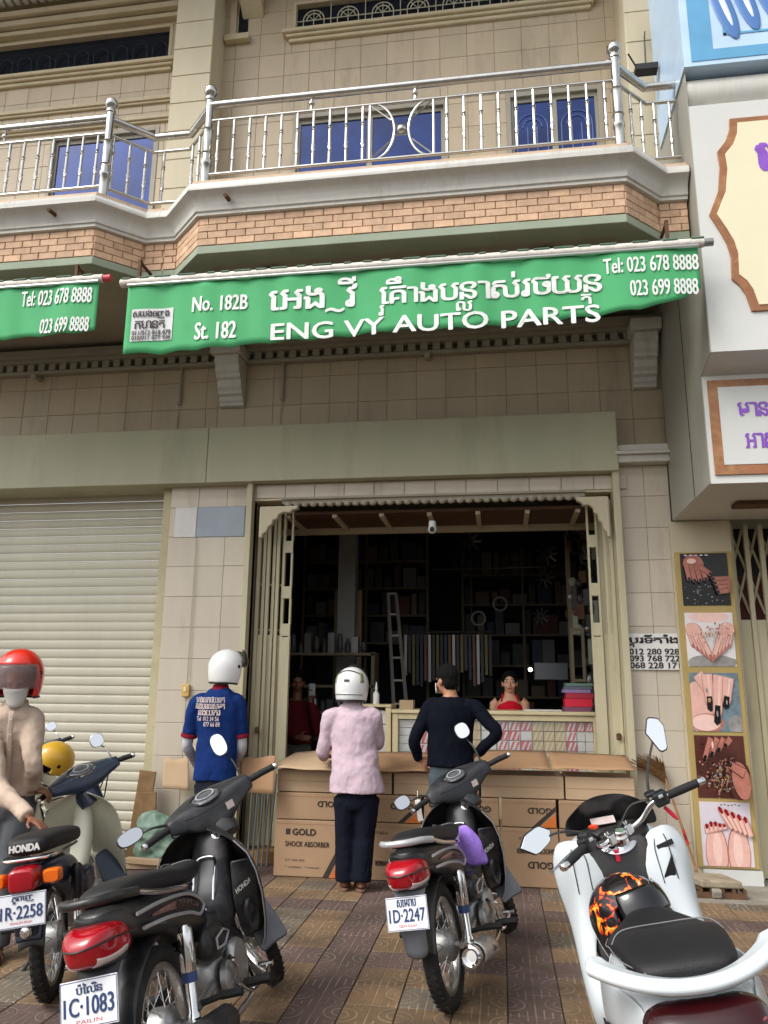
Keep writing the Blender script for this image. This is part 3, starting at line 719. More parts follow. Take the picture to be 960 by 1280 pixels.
# ================================================================ awnings
M_awn = mat('green_awning_cloth', srgb(74, 166, 106), .75, var=.08, vs=3, dirt=(3, .54, .4), dcol=srgb(60, 136, 98), bump=.1, bs=200)
M_awnw = mat('white_awning_print', srgb(232, 236, 230), .7, var=.04, vs=8, dirt=(14, .70, .5), dcol=srgb(60, 140, 100))
M_roll = mat('rolled_awning_cloth', srgb(214, 208, 198), .7, var=.25, vs=18, dirt=(9, .55, .8), dcol=srgb(120, 60, 60))
YA = 5.38
def awn_y(x, z):
    return .008*math.sin(x*9.3+1.2*math.sin(x*2.1))+.004*math.sin(x*23+z*3+2*math.sin(x*3))+.02*(4.9-z)*math.sin(x*4.1+.6)
def onawn(x, y, z): return x, YA-.007+awn_y(x, z)+(y-YA), z
def awning(label, top, hem, ext):
    """top: (px, py) ends of the roller; hem: pixels along the lower edge"""
    A = W(*top[0], YA); B_ = W(*top[1], YA); zt = (A.z+B_.z)/2
    aw = thing('awning', label, 'awning', ((A.x+B_.x)/2, YA, zt))
    H = [W(px, py, YA) for px, py in hem]
    def hz(x):
        for i in range(len(H)-1):
            if H[i].x <= x <= H[i+1].x: return H[i].z+(H[i+1].z-H[i].z)*(x-H[i].x)/(H[i+1].x-H[i].x)
        return H[0].z if x < H[0].x else H[-1].z
    x0, x1 = H[0].x, H[-1].x; n = int((x1-x0)/.03); rows = []
    for j in range(11):
        row = []
        for i in range(n+1):
            x = x0+(x1-x0)*i/n; zl = hz(x)+.018*abs(math.sin((x-x0)*math.pi/.31))-.012; z = zt-.02+(zl-zt+.02)*j/10
            xx = x+(A.x-x0 if i == 0 else 0)*(1-j/10)*0
            row.append((xx, YA+awn_y(x, z), z))
        rows.append(row)
    b = MB(); b.grid(rows); local(aw, b.build('valance', M_awn, smooth=True, solid=.002))
    b = MB(); b.tube([(A.x, YA+.02, zt+.012), (B_.x, YA+.02, zt+.012)], .036, 14)
    rl = local(aw, b.build('rolled_cloth', M_roll, smooth=True))
    b = MB()
    k = A.x+.02
    while k < B_.x-.05:      # coloured edges of the rolled layers
        ln = random.uniform(.05, .16); b.tube([(k, YA-.001, zt+.036), (min(k+ln, B_.x), YA-.001, zt+.036)], .016, 6); k += ln+random.uniform(.03, .12)
    tag(local(aw, b.build('roll_edge', mat('rolled_green_edge', srgb(70, 96, 76), .7, var=.3, vs=10), smooth=True)), kind='stuff')
    b = MB(); b.tube([(x0, YA-.014, zt-.028), (x1, YA-.014, zt-.028)], .012, 8); local(aw, b.build('front_bar', mat('bare_aluminium', (.6, .6, .58, 1), .35, .9), smooth=True))
    b = MB(); b.lathe([(.03, 0), (.03, .07)], (B_.x-.002, YA+.02, zt+.012), 'x', 12); local(aw, b.build('end_cap', ext, smooth=True))
    for xb in (A.x+.15, B_.x-.25):
        b = MB(); b.bx(xb-.012, xb+.012, YA+.01, YA+.035, zt+.03, 5.0).bx(xb-.012, xb+.012, YA+.01, 5.6, 4.972, 4.988); local(aw, b.build('bracket', M_rust))
    return aw
aw1 = awning('long green cloth awning reading ENG VY AUTO PARTS over the open shop', ((150, 356), (880, 302)),
             [(153, 441), (200, 441), (250, 437), (300, 432), (340, 428), (420, 420), (500, 413), (560, 411), (640, 405), (700, 399), (750, 394), (800, 387), (835, 379), (860, 369), (877, 359)], mat('dull_pipe', (.3, .3, .3, 1), .4, .8))
aw2 = awning('shorter green cloth awning above the closed roller shutter', ((-160, 370), (128, 347)), [(-160, 440), (-60, 430), (0, 425), (40, 421), (80, 418), (118, 413)], mat('red_end_cap', srgb(190, 70, 80), .5))
def aw_text(par, items):
    for body, px0, py0, px1, py1, bold in items:     # lower-left and upper-right pixel of the line
        b = MB(); A = W(px0, py0, YA); B_ = W(px1, py1, YA); wall_text(b, body, A.x, B_.x, A.z, B_.z, YA, bold, onawn)
        local(par, b.build('lettering', M_awnw, recalc=False))
KH1 = [('េ', None, 0, 1), ('អ', None, 0, 1), ('ង', None, 0, 1), ('~', None, -.30, .8), ('វ', None, 0, 1), ('ី', -.50, .0, 1)]
KH2 = [('េ', None, 0, 1), ('គ', None, 0, 1), ('រ', -.80, -.40, .60), ('ឹ', -.60, 0, 1), ('ា', None, 0, .9), ('ង', None, 0, 1), ('ប', None, 0, 1), ('ន', None, 0, 1), ('ល', -.60, -.40, .55), ('ា', None, 0, 1), ('ស', None, 0, 1), ('់', -.25, 0, 1), ('រ', None, 0, 1), ('ថ', None, 0, 1), ('យ', None, 0, 1), ('ន', None, 0, 1), ('ត', -.58, -.40, .55)]
aw_text(aw1, [('No. 182B', 241, 391, 310, 368, .018), ('St. 182', 244, 426, 296, 402, .018), (KH1, 336, 395, 446, 345, .016), (KH2, 474, 396, 750, 330, .016),
              ('ENG VY AUTO PARTS', 339, 426, 749, 381, .020), ('Tel: 023 678 8888', 755, 344, 872, 317, .012), ('023 699 8888', 788, 372, 872, 347, .012)])
aw_text(aw2, [('Tel: 023 678 8888', 26, 384, 116, 359, .012), ('023 699 8888', 50, 418, 112, 396, .012)])
# printed notice pasted on the awning
A = W(162, 427, YA); B_ = W(217, 384, YA); rows = []
for j in range(5): rows.append([onawn(A.x+(B_.x-A.x)*i/8, YA+.001, A.z+(B_.z-A.z)*j/4) for i in range(9)])
b = MB(); b.grid(rows); nb = local(aw1, b.build('notice', mat('grey_notice_paper', srgb(206, 206, 204), .7, var=.05)))
b = MB()
for body, v0, v1, u0, u1, bold in (('011/012 818 878', .18, .32, .04, .96, .008), ('010/011 877 938', .03, .16, .04, .96, .008), ([('ស', None, 0, 1), ('យ', None, 0, 1), ('ង', None, 0, 1), ('ច', None, 0, 1), ('ញ', None, 0, 1), ('ង', None, 0, 1)], .68, .94, .04, .9, .012), ([('ក', None, 0, 1), ('ហ', None, 0, 1), ('ន', None, 0, 1), ('ត', None, 0, 1)], .38, .62, .1, .8, .01)):
    b = MB(); wall_text(b, body, A.x+(B_.x-A.x)*u0, A.x+(B_.x-A.x)*u1, A.z+(B_.z-A.z)*v0, A.z+(B_.z-A.z)*v1, YA-.004, bold, onawn)
    o = b.build('lettering', mat('notice_ink', srgb(52, 50, 54), .7), recalc=False); o.parent = nb

# ================================================================ the nail shop's sign box on the right
sg = thing('sign_box', 'white shop sign box with brown bordered cream panel beside the awning', 'sign', (1.60, 5.6, 3.06))
YS1, YS2, XS = 5.58, 5.88, 1.605
M_signside = M_grey_panel
zu0, zu1 = 4.0, W(862, 133, YS1).z
b = MB(); b.prism([(YS2, 3.07), (YS2, 3.93), (YS1, 4.0), (YS1, zu1), (7.2, zu1), (7.2, 3.07)], XS, 4.2, 'x'); local(sg, b.build('box', [M_white])) 
b = MB(); b.prism([(YS2+.004, 3.074), (YS2+.004, 3.93), (YS1+.004, 4.003), (YS1+.004, zu1+.4), (7.2, zu1+.4), (7.2, 3.074)], XS-.006, XS-.001, 'x'); local(sg, b.build('side_cladding', M_signside))
for yy in (6.35,):
    b = MB(); b.bx(XS-.010, XS-.0065, yy-.004, yy+.004, 3.08, zu1); local(sg, b.build('cladding_joint', M_black))
M_brn = mat('brown_marble_strip', srgb(150, 100, 66), .35, var=.25, vs=7, dirt=(6, .5, .7), dcol=srgb(196, 160, 106))
M_crm = mat('cream_sign_face', srgb(226, 218, 186), .4, var=.02); M_purple = mat('purple_letter', srgb(140, 84, 190), .4)
outl = [(962, 146), (911, 150), (911, 163), (906, 178), (896, 191), (899, 210), (897, 240), (886, 270), (899, 290), (908, 306), (913, 322), (914, 350), (924, 358), (932, 370), (939, 390), (962, 389)]
o3 = [W(px, py, YS1) for px, py in outl]; xr = 4.0
zt_o, zb_o = o3[0].z, o3[-1].z
pts = [(p.x, p.z) for p in o3[1:-1]]; mir = 2*2.72
full = pts+[(mir-x, z) for x, z in reversed(pts)]
b = MB(); b.prism(full, YS1-.016, YS1-.001, 'y'); local(sg, b.build('panel_border', M_brn, bevel=.003))
cxm = 2.72; czm = (zt_o+zb_o)/2
inn = [(x+(.055 if x < cxm else -.055), czm+(z-czm)*.945) for x, z in full]
b = MB(); b.prism(inn, YS1-.022, YS1-.015, 'y'); local(sg, b.build('panel_face', M_crm, bevel=.002))
b = MB(); A = W(949, 216, YS1); B_ = W(1010, 178, YS1); wall_text(b, [('ម', None, 0, 1), ('ហ', None, 0, 1)], A.x, B_.x, A.z, B_.z, YS1-.024, .05); local(sg, b.build('lettering', M_purple, recalc=False))
# lower sign
def lowq(px0, py0, px1, py1):
    A = W(px0, py0, YS2); B_ = W(px1, py1, YS2); return A.x, B_.x, B_.z, A.z
x0 = W(888, 530, YS2).x; z1, z0 = W(900, 476, YS2).z, W(900, 594, YS2).z
b = MB()
b.bx(x0, 4.0, YS2-.016, YS2-.001, z0, z0+.075).bx(x0, 4.0, YS2-.016, YS2-.001, z1-.06, z1).bx(x0, x0+.07, YS2-.0155, YS2-.001, z0+.075, z1-.06); local(sg, b.build('lower_border', M_brn))
b = MB(); b.bx(x0+.07, 4.0, YS2-.020, YS2-.0165, z0+.075, z1-.06); local(sg, b.build('lower_face', M_white))
b = MB()
for body, p in (([('ម', None, 0, 1), ('ា', None, 0, 1), ('ន', None, 0, 1), ('ទ', None, 0, 1), ('ទ', None, 0, 1)], (922, 522, 985, 502)), ([('អ', None, 0, 1), ('ា', None, 0, 1), ('ស', None, 0, 1), ('ន', None, 0, 1)], (932, 561, 985, 541))):
    b = MB(); A = W(p[0], p[1], YS2); B_ = W(p[2], p[3], YS2); wall_text(b, body, A.x, B_.x, A.z, B_.z, YS2-.022, .012)
    local(sg, b.build('lettering', M_purple, recalc=False))
# rounded band and the blue picture panel above
b = MB(); rz = zu1+.17
b.prism([(YS1+.02+.16-.17*math.sin(math.pi*k/10)-.0, rz-.17*math.cos(math.pi*k/10)) for k in range(11)]+[(6.2, rz+.17), (6.2, rz-.17)], XS, 4.2, 'x'); local(sg, b.build('rounded_band', M_trim, smooth=True))
M_blu = [mat('sign_pale_blue', srgb(186, 212, 236), .3), mat('sign_mid_blue', srgb(96, 160, 200), .3), mat('sign_nail_blue', srgb(70, 120, 184), .15, coat=.6), mat('sign_light_line', srgb(226, 236, 246), .3)]
bz0 = rz+.16
b = MB(); b.bx(XS-.02, 4.2, YS1-.05, 6.5, bz0, 8.2); local(sg, b.build('picture_panel', M_blu[0]))
b = MB(); yy = YS1-.053
b.bx(XS+.04, XS+.21, yy-.002, yy, bz0+.14, 8.2).bx(XS+.04, 4.2, yy-.002, yy, bz0+.04, bz0+.14).bx(XS+.30, XS+.325, yy-.002, yy, bz0+.26, 8.2).bx(XS+.30, 4.2, yy-.002, yy, bz0+.26, bz0+.28); local(sg, b.build('picture_stripe', M_blu[1]))
for k in range(4):
    tip = W(925+26*k, 46-11*k, YS1-.06)
    b = MB(); b.ell((tip.x-.10, yy-.005, tip.z+.30), (.075, .010, .32), 14, 12, Matrix.Rotation(R(-14), 3, 'Y')); local(sg, b.build('picture_nail', M_blu[2], smooth=True))
    b = MB(); b.ell((tip.x-.10, yy-.012, tip.z+.32), (.025, .008, .22), 10, 8, Matrix.Rotation(R(-14), 3, 'Y')); local(sg, b.build('picture_glint', M_blu[3], smooth=True))
b = MB(); v0 = G(938, 647, 3.06); b.bx(1.95, 2.35, 6.45, 6.62, 3.035, 3.068); local(sg, b.build('vent_grille', M_rust))
# ================================================================ right-hand nail shop front
XP0, XP1 = W(843, 700, 7.18).x, W(914, 700, 7.18).x
col_ = thing('poster_column', 'ochre framed column of five nail pictures beside the phone number notice', 'poster', ((XP0+XP1)/2, 7.2, 0))
zt0, zb0p = W(880, 690, 7.18).z, W(910, 1085, 7.18).z
b = MB(); b.bx(XP0-.015, XP1+.02, 7.19, 7.7, 0, 3.06); local(col_, b.build('column', M_cream, bevel=.004))
b = MB(); b.bx(XP0, XP1, 7.165, 7.187, zb0p, zt0); local(col_, b.build('frame', mat('ochre_frame', srgb(174, 150, 92), .5, var=.06), bevel=.003))
M_skin_p = mat('print_skin', srgb(226, 178, 164), .35, var=.1, vs=14); M_skin_d = mat('print_dark_skin', srgb(176, 112, 96), .35, var=.2, vs=14)
M_pblack = mat('print_black', srgb(18, 16, 18), .25, var=.5, vs=30); M_pred = mat('print_red_nail', srgb(140, 16, 30), .2)
M_pwhite = mat('print_white', srgb(226, 222, 222), .3, var=.05); M_pbrown = mat('print_brown', srgb(84, 44, 36), .3, var=.4, vs=9)
M_pgrey = mat('print_grey', srgb(150, 146, 142), .3, var=.3, vs=16); M_pgold = mat('print_gold', srgb(176, 140, 96), .25, var=.5, vs=60)
M_pline = mat('print_skin_shade', srgb(176, 116, 104), .35, var=.15, vs=30); M_phi = mat('print_skin_light', srgb(238, 200, 188), .35, var=.06, vs=20)
M_plav = mat('print_lilac', srgb(214, 206, 214), .3, var=.05); M_pteal = mat('print_teal', srgb(110, 130, 140), .3, var=.3, vs=20)
def poster(k, py0, py1, bgm, draw):
    A = W(849+k*7.0, py0, 7.16); Z1, Z0 = A.z, W(855+k*7, py1, 7.16).z
    x0, x1 = XP0+.045, XP1-.04; y = 7.160
    b = MB(); b.bx(x0, x1, y, 7.166, Z0, Z1); pp = local(col_, b.build('picture', bgm))
    lay = {}
    def at(u, v): return x0+(x1-x0)*u, Z0+(Z1-Z0)*v
    cnt = [0]
    def shape(m, pts):
        cnt[0] += 1; q = lay.setdefault(m.name, (m, MB()))[1]; yy = y-.0006*cnt[0]
        q.add([(*[at(u, v)[0]], yy, at(u, v)[1]) for u, v in pts], [tuple(range(len(pts)))])
    def finger(m, u0, v0, u1, v1, w0, w1, nail=None, nl=.25):
        d = Vector((u1-u0, v1-v0)); L_ = d.length; d.normalize(); n = Vector((-d.y, d.x)); pts = []
        for s_ in (1,): 
            pts = [(u0+n.x*w0, v0+n.y*w0), (u0-n.x*w0, v0-n.y*w0)]
            for i in range(7):
                a = -math.pi/2+math.pi*i/6; pts.append((u1+d.x*w1*math.cos(a)-n.x*w1*-math.sin(a), v1+d.y*w1*math.cos(a)-n.y*w1*-math.sin(a)))
        if m.name in ('print_skin', 'print_dark_skin'):
            cu, cv = (u0+u1)/2, (v0+v1)/2; shape(M_pline if m.name == 'print_skin' else M_pbrown, [(q[0]+(q[0]-u0-(u1-u0)*.5)*.0+n.x*(.012 if (q[0]-cu)*n.x+(q[1]-cv)*n.y > 0 else -.012)+d.x*(.012 if (q[0]-cu)*d.x+(q[1]-cv)*d.y > 0 else 0), q[1]+n.y*(.012 if (q[0]-cu)*n.x+(q[1]-cv)*n.y > 0 else -.012)+d.y*(.012 if (q[0]-cu)*d.x+(q[1]-cv)*d.y > 0 else 0)) for q in pts])
        shape(m, pts)
        if m.name == 'print_skin':
            shape(M_phi, [(u0+n.x*w0*.45+d.x*.02, v0+n.y*w0*.45+d.y*.02), (u0+n.x*w0*.05+d.x*.02, v0+n.y*w0*.05+d.y*.02), (u1+n.x*w1*.05, v1+n.y*w1*.05), (u1+n.x*w1*.5, v1+n.y*w1*.5)])
        if nail:
            wn = w1*.8; c0 = (u1-d.x*L_*nl*.4, v1-d.y*L_*nl*.4); c1 = (u1+d.x*L_*nl*.7, v1+d.y*L_*nl*.7)
            shape(nail, [(c0[0]+n.x*wn*.8, c0[1]+n.y*wn*.8), (c0[0]-n.x*wn*.8, c0[1]-n.y*wn*.8), (c1[0]-n.x*wn, c1[1]-n.y*wn), (c1[0]+d.x*wn*.8, c1[1]+d.y*wn*.8), (c1[0]+n.x*wn, c1[1]+n.y*wn)])
    def blob(m, u, v, ru, rv, n=26, j=.02, a0=0.0):
        cl = lambda q: min(1, max(0, q)); pts = []
        for i in range(n):
            a = 2*math.pi*i/n; x_, y_ = ru*(1+random.uniform(-j, j))*math.cos(a), rv*(1+random.uniform(-j, j))*math.sin(a)
            pts.append((cl(u+x_*math.cos(a0)-y_*math.sin(a0)), cl(v+x_*math.sin(a0)+y_*math.cos(a0))))
        shape(m, pts)
    draw(finger, blob)
    for nm, (m, q) in lay.items():
        o = q.build('print', m, recalc=False); o.parent = pp; tag(o, kind='stuff')
def d1(f, bl):
    for i in range(26): bl(M_pgrey, random.uniform(.05, .95), random.uniform(.04, .40), random.uniform(.008, .03), random.uniform(.005, .012), 8)
    bl(M_pline, .26, .80, .22, .17); bl(M_skin_d, .25, .80, .20, .155)
    for i in range(4): f(M_skin_d, .11+.105*i, .78-.01*i, .15+.115*i, .46+.03*abs(i-1.5), .052, .042, M_pblack)
    f(M_skin_d, .38, .74, .60, .60, .05, .04, M_pblack); bl(M_phi, .22, .84, .10, .05)
    bl(M_skin_d, .97, .40, .14, .15)
    for i in range(4): f(M_skin_d, .95, .50-.075*i, .66+.03*i, .50-.085*i, .042, .036, M_pblack)
    for i in range(5): bl(M_plav, .10+.11*i, .95, .04, .012, 10)
def d2(f, bl):
    bl(M_pgrey, .5, .06, .52, .16, 26, .06); bl(M_phi, .5, .92, .42, .10)
    for s in (-1, 1):
        bl(M_pline, .5+s*.33, .66, .18, .15, 26, .02, s*.5); bl(M_skin_p, .5+s*.34, .67, .165, .135, 26, .02, s*.5)
        for i in range(5): f(M_skin_p, .5+s*(.42-.055*i), .62-.015*i, .5+s*(.36-.082*i), .40-.055*i, .052, .042, M_skin_d)
    for i in range(46): bl((M_pgold, M_pwhite, M_phi, M_pline)[i % 4], .5+random.gauss(0, .13), .64+random.gauss(0, .09), random.uniform(.012, .034), random.uniform(.010, .028), 9, .2)
def d3(f, bl):
    bl(M_pgrey, .88, .12, .16, .16); bl(M_skin_p, .16, .40, .30, .46, 26, .02, .2); bl(M_pline, .30, .14, .34, .17); bl(M_phi, .27, .15, .30, .14)
    for i, (u, v, tu, tv) in enumerate(((.18, .98, .33, .74), (.36, .98, .38, .52), (.60, .96, .52, .34), (.80, .92, .72, .54))): f(M_skin_p, u, v, tu, tv, .105, .085, M_pblack, .42)
    bl(M_pgold, .37, .53, .035, .04); bl(M_pgrey, .37, .53, .018, .02); bl(M_pgrey, .51, .30, .02, .05); bl(M_pgrey, .33, .70, .02, .04); bl(M_pgrey, .72, .50, .018, .04)
def d4(f, bl):
    for i in range(160): bl((M_pgold, M_pgrey, M_pblack, M_skin_d)[i % 4], random.gauss(.45, .19), random.gauss(.34, .15), random.uniform(.008, .03), random.uniform(.006, .022), 8, .25)
    bl(M_pbrown, .80, .30, .22, .34); bl(M_skin_d, .82, .30, .17, .30, 26, .02, .2)
    for i in range(4): f(M_skin_d, .28+.13*i, .97, .14+.145*i, .66+.07*i, .052, .042, M_pblack)
    f(M_skin_d, .88, .42, .62, .55, .075, .055, M_pblack); bl(M_phi, .30, .86, .02, .06)
    for i in range(50): bl((M_pgold, M_pgrey)[i % 2], random.gauss(.52, .15), random.gauss(.28, .10), random.uniform(.006, .016), random.uniform(.005, .012), 8, .2)
def d5(f, bl):
    for s in (-1, 1): bl(M_pline, .5+s*.215, .20, .225, .44); bl(M_skin_p, .5+s*.22, .20, .205, .42); bl(M_phi, .5+s*.20, .26, .09, .26)
    for i in range(5): f(M_skin_p, .13+.085*i, .50+.02*i, .12+.085*i, .60+.025*math.sin(i*1.2)+.012*i, .044, .038, M_pred, .55)
    for i in range(5): f(M_skin_p, .62+.085*i, .60-.03*i, .42+.115*i, .86-.035*i, .044, .040, M_pred, .30)
    for i in range(6): bl(M_pblack, .42+.07*i, .965+.01*math.sin(i*2), .022, .008, 10)
poster(0, 692, 757, M_pblack, d1); poster(1, 766, 833, M_pwhite, d2); poster(2, 841, 914, M_pteal, d3); poster(3, 919, 997, M_pbrown, d4); poster(4, 1002, 1082, M_plav, d5)
b = MB(); b.bx(XP0+.04, XP1+.015, 7.15, 7.18, .0, zb0p-.012); local(col_, b.build('base_board', M_white))
# notice with phone numbers, pasted on the tiles
A = W(786, 837, 7.23); B_ = W(849, 792, 7.23)
nt_ = thing('paper_notice', 'white paper notice with Khmer heading and three phone numbers', 'notice', ((A.x+B_.x)/2, 7.23, A.z))
b = MB(); b.bx(A.x, B_.x, 7.226, 7.2285, A.z, B_.z); local(nt_, b.build('paper', mat('white_paper', srgb(222, 220, 216), .7)))
b = MB(); dx, dz = B_.x-A.x, B_.z-A.z; M_ink = mat('black_ink', srgb(28, 26, 28), .6)
for body, v0, v1, bold in (('068 228 171', .04, .20, .05), ('093 768 722', .23, .39, .05), ('012 280 928', .42, .58, .05), ([('ប', None, 0, 1), ('ត', -.55, -.4, .55), ('រ', None, 0, 1), ('ទ', None, 0, 1), ('ី', -.5, 0, 1), ('ត', None, 0, 1), ('ា', None, 0, 1), ('ំ', -.3, 0, 1), ('ង', None, 0, 1)], .63, .97, .06)):
    b = MB(); wall_text(b, body, A.x+.03*dx, A.x+.97*dx, A.z+v0*dz, A.z+v1*dz, 7.2245, bold*.5)
    local(nt_, b.build('lettering', M_ink, recalc=False))
# nail shop: lattice gate and closed leaves right of the posters
gx0 = XP1+.03
ng = thing('folding_gate', 'olive folding gate with dark lattice top right of the nail pictures', 'gate', (gx0, 7.5, 0))
b = MB(); b.bx(gx0, 4.5, 7.60, 7.65, 0, 3.06); local(ng, b.build('dark_backing', M_black))
zg = W(930, 775, 7.4).z
for k in range(9):
    x = gx0+.04+k*.13; b = MB(); b.bx(x-.02, x+.02, 7.36, 7.40, 0, 3.05); local(ng, b.build('upright', M_gate, bevel=.003))
    b = MB(); b.bx(x+.022, x+.108, 7.385, 7.392, .02, zg); local(ng, b.build('leaf_panel', M_gate))
    for s in (0, 1):
        for z in (zg+.06, zg+.46):
            b = MB(); b.tube([(x, 7.43+.02*s, z+(.42 if s else 0)), (x+.13, 7.43+.02*s, z+(0 if s else .42))], .012, 6); local(ng, b.build('scissor_bar', M_gate))
b = MB(); b.bx(gx0, 4.5, 7.55, 7.58, zg+.02, zg+.42); local(ng, b.build('red_board', mat('dull_red_board', srgb(96, 40, 36), .6)))
b = MB(); b.bx(1.6, 6, 7.7, 8.1, 0, 10); tag(b.build('neighbour_building', M_cream), 'plain cream building carrying the white nail shop sign', 'building')
# broom leaning on the pillar
br0 = W(833, 965, 7.12); br1 = G(868, 1098, .02); br1.y = min(br1.y, 7.08)
bm_ = thing('broom', 'straw broom with red-banded handle standing bristles up against the pillar', 'broom', br1)
b = MB(); top = Vector((br0.x, 7.17, br0.z-.06)); bot = Vector((br1.x, 7.0, .01)); b.tube([bot, bot.lerp(top, .5), top], .011, 8); local(bm_, b.build('handle', mat('broom_handle_wood', srgb(150, 110, 74), .6, var=.2, vs=15), smooth=True))
for t in (.38, .42): 
    b = MB(); p_ = bot.lerp(top, t); b.tube([p_, bot.lerp(top, t+.1)], .0125, 8); local(bm_, b.build('red_band', mat('red_tape', srgb(190, 50, 36), .5), smooth=True))
b = MB()
for k in range(150):
    a = random.uniform(-1, 1); e = top+Vector((-.16+a*.15, random.uniform(-.05, .03), .19-.06*a*a+random.uniform(-.05, .02))); m_ = top.lerp(e, .45)+Vector((0, 0, .01))
    b.tube([top+Vector((random.uniform(-.02, .02), 0, -.03)), m_, e], [.004, .004, .0015], 4)
o = local(bm_, b.build('bristles', mat('straw_bristles', srgb(110, 78, 44), .9, var=.35, vs=30))); tag(o, kind='stuff')
# concrete cover block lying on a rusted frame
g0 = G(862, 1100); blk = thing('concrete_block', 'worn concrete cover slab on a rusty frame below the nail pictures', 'slab', (1.62, 6.87, 0))
b = MB(); b.prism([(1.40, 6.97), (1.72, 6.97), (1.80, 6.70), (1.50, 6.70)], .075, .13, 'z'); local(blk, b.build('slab', mat('weathered_slab', srgb(150, 138, 116), .9, var=.25, vs=9, dirt=(7, .5, .6), dcol=srgb(70, 62, 52), bump=.5, bs=40), bevel=.012))
b = MB(); b.bx(1.46, 1.82, 6.68, 6.72, .006, .045).bx(1.46, 1.82, 6.92, 6.96, .006, .045)
for k in range(5): b.bx(1.48+k*.08, 1.50+k*.08, 6.68, 6.95, .045, .072)
local(blk, b.build('rusty_frame', M_rust))
b = MB(); b.box((1.60, 6.68, .045), (.07, .05, .06), Matrix.Rotation(.3, 3, 'X')); local(blk, b.build('stone_chip', M_conc, bevel=.01))
# wall switch on the left pillar
s0_ = W(232, 863, 7.22); sw = thing('wall_switch', 'small ochre plastic wall switch on the cream pillar', 'switch', (s0_.x, 7.22, s0_.z))
b = MB(); b.box((s0_.x, 7.222, s0_.z), (.075, .03, .115)); local(sw, b.build('plate', mat('yellowed_plastic', srgb(206, 168, 96), .4), bevel=.006))
b = MB(); b.box((s0_.x, 7.205, s0_.z+.01), (.03, .012, .045)); local(sw, b.build('rocker', mat('ivory_plastic', srgb(226, 206, 160), .4), bevel=.003))
b = MB(); b.tube([(s0_.x+.01, 7.23, 3.0), (s0_.x+.012, 7.232, s0_.z+.05)], .004, 5); local(sw, b.build('wire', M_cream))

# ================================================================ cardboard in front of the shop
M_card = mat('brown_cardboard', srgb(166, 136, 106), .85, rand=.06, var=.07, vs=3, dirt=(4, .6, .3), dcol=srgb(126, 96, 66)); M_card2 = mat('pale_cardboard', srgb(178, 152, 122), .85, rand=.05, var=.06, vs=4, dirt=(5, .62, .35), dcol=srgb(140, 108, 78))
M_card3 = mat('orange_cardboard', srgb(166, 130, 96), .85, var=.08, vs=5); M_cink = mat('carton_ink', srgb(60, 50, 44), .8); M_cor = mat('carton_orange', srgb(206, 112, 46), .8); M_cedge = mat('corrugated_edge', srgb(150, 116, 82), .9)
YC = 6.76
def carton(label, x0, x1, z0, z1, y0=YC, dep=.42, m=None, seam=True):
    t = thing('carton', label, 'box', ((x0+x1)/2, y0+dep/2, z0))
    b = MB(); b.bx(x0+.004, x1-.004, y0, y0+dep, z0+.002, z1-.003); local(t, b.build('carton_body', m or M_card, bevel=.006))
    if seam:
        b = MB(); b.bx(x0+.01, x1-.01, y0-.0015, y0, (z0+z1)/2-.004 if z1-z0 < .2 else z1-.035, (z0+z1)/2 if z1-z0 < .2 else z1-.031); local(t, b.build('crease', M_cedge))
    return t
def stripes(t, x1, z0, h, y=YC):
    for k, m in ((0, M_cink), (1, M_cor)):
        a = x1-.20+k*.07; b = MB(); b.prism([(a, z0+.004), (a+(.05 if k == 0 else .095), z0+.004), (x1-.008, z0+h*(.62 if k == 0 else .50)), (x1-.008, z0+h*(.80 if k == 0 else .60))] if k == 0 else [(a-.01, z0+.004), (x1-.008, z0+.004), (x1-.008, z0+h*.52)], y-.002-.0006*k, y-.001, 'y'); local(t, b.build('printed_stripe', m))
xs = [-1.925, -1.30, -.66, -.02, .44, 1.03]
names = ['at the end beside the folding gate', 'behind the pink-shirted man', 'behind the navy-shirted man', 'behind the right-hand parked motorbike', 'at the end beside the white scooter']
for i in range(5):
    x0, x1 = xs[i], xs[i+1]
    t = carton('printed carton on the pavement '+names[i], x0, x1, .006, .455)
    b = MB()
    if i in (0, 3, 4):
        s_ = x1-x0
        if i == 0:
            wall_text(b, 'GOLD', x0+.16, x0+.36, .335, .385, YC-.002, .03); b.bx(x0+.10, x0+.14, YC-.0025, YC-.0015, .337, .383)
            wall_text(b, 'SHOCK ABSORBER', x0+.10, x0+.48, .245, .285, YC-.002, .01); wall_text(b, 'QTY 100% BTA', x0+.10, x0+.27, .125, .145, YC-.002, .0); wall_text(b, '* cushion  * mount', x0+.10, x0+.40, .075, .095, YC-.002, .0)
        else:
            wall_text(b, 'SHOCK ABSORBER', x1-.04, x0+.12, .30, .262, YC-.002, .02); wall_text(b, 'GOLD', x1-.05, x1-.25, .20, .15, YC-.002, .03); wall_text(b, 'QTY 100% BTA', x1-.1, x1-.32, .39, .36, YC-.002, 0)
    else:
        wall_text(b, 'SHOCK ABSORBER', x1-.06, x1-.40, .16, .125, YC-.002, .02); wall_text(b, 'QTY BTA', x0+.2, x0+.35, .36, .385, YC-.002, 0)
    tag(local(t, b.build('lettering', M_cink, recalc=False)), kind='stuff')
    if i in (0,): stripes(t, x1, .006, .45)
    t = carton('low carton printed upside down, second layer '+names[i], x0+.005, x1-.01, .457, .675)
    b = MB(); wall_text(b, 'GOLD', x0+.56 if i < 3 else x1-.05, (x0+.56 if i < 3 else x1-.05)-.19, .61, .565, YC-.002, .03); local(t, b.build('lettering', M_cink, recalc=False))
    if i in (1, 3): stripes(t, x1-.01, .457, .21)
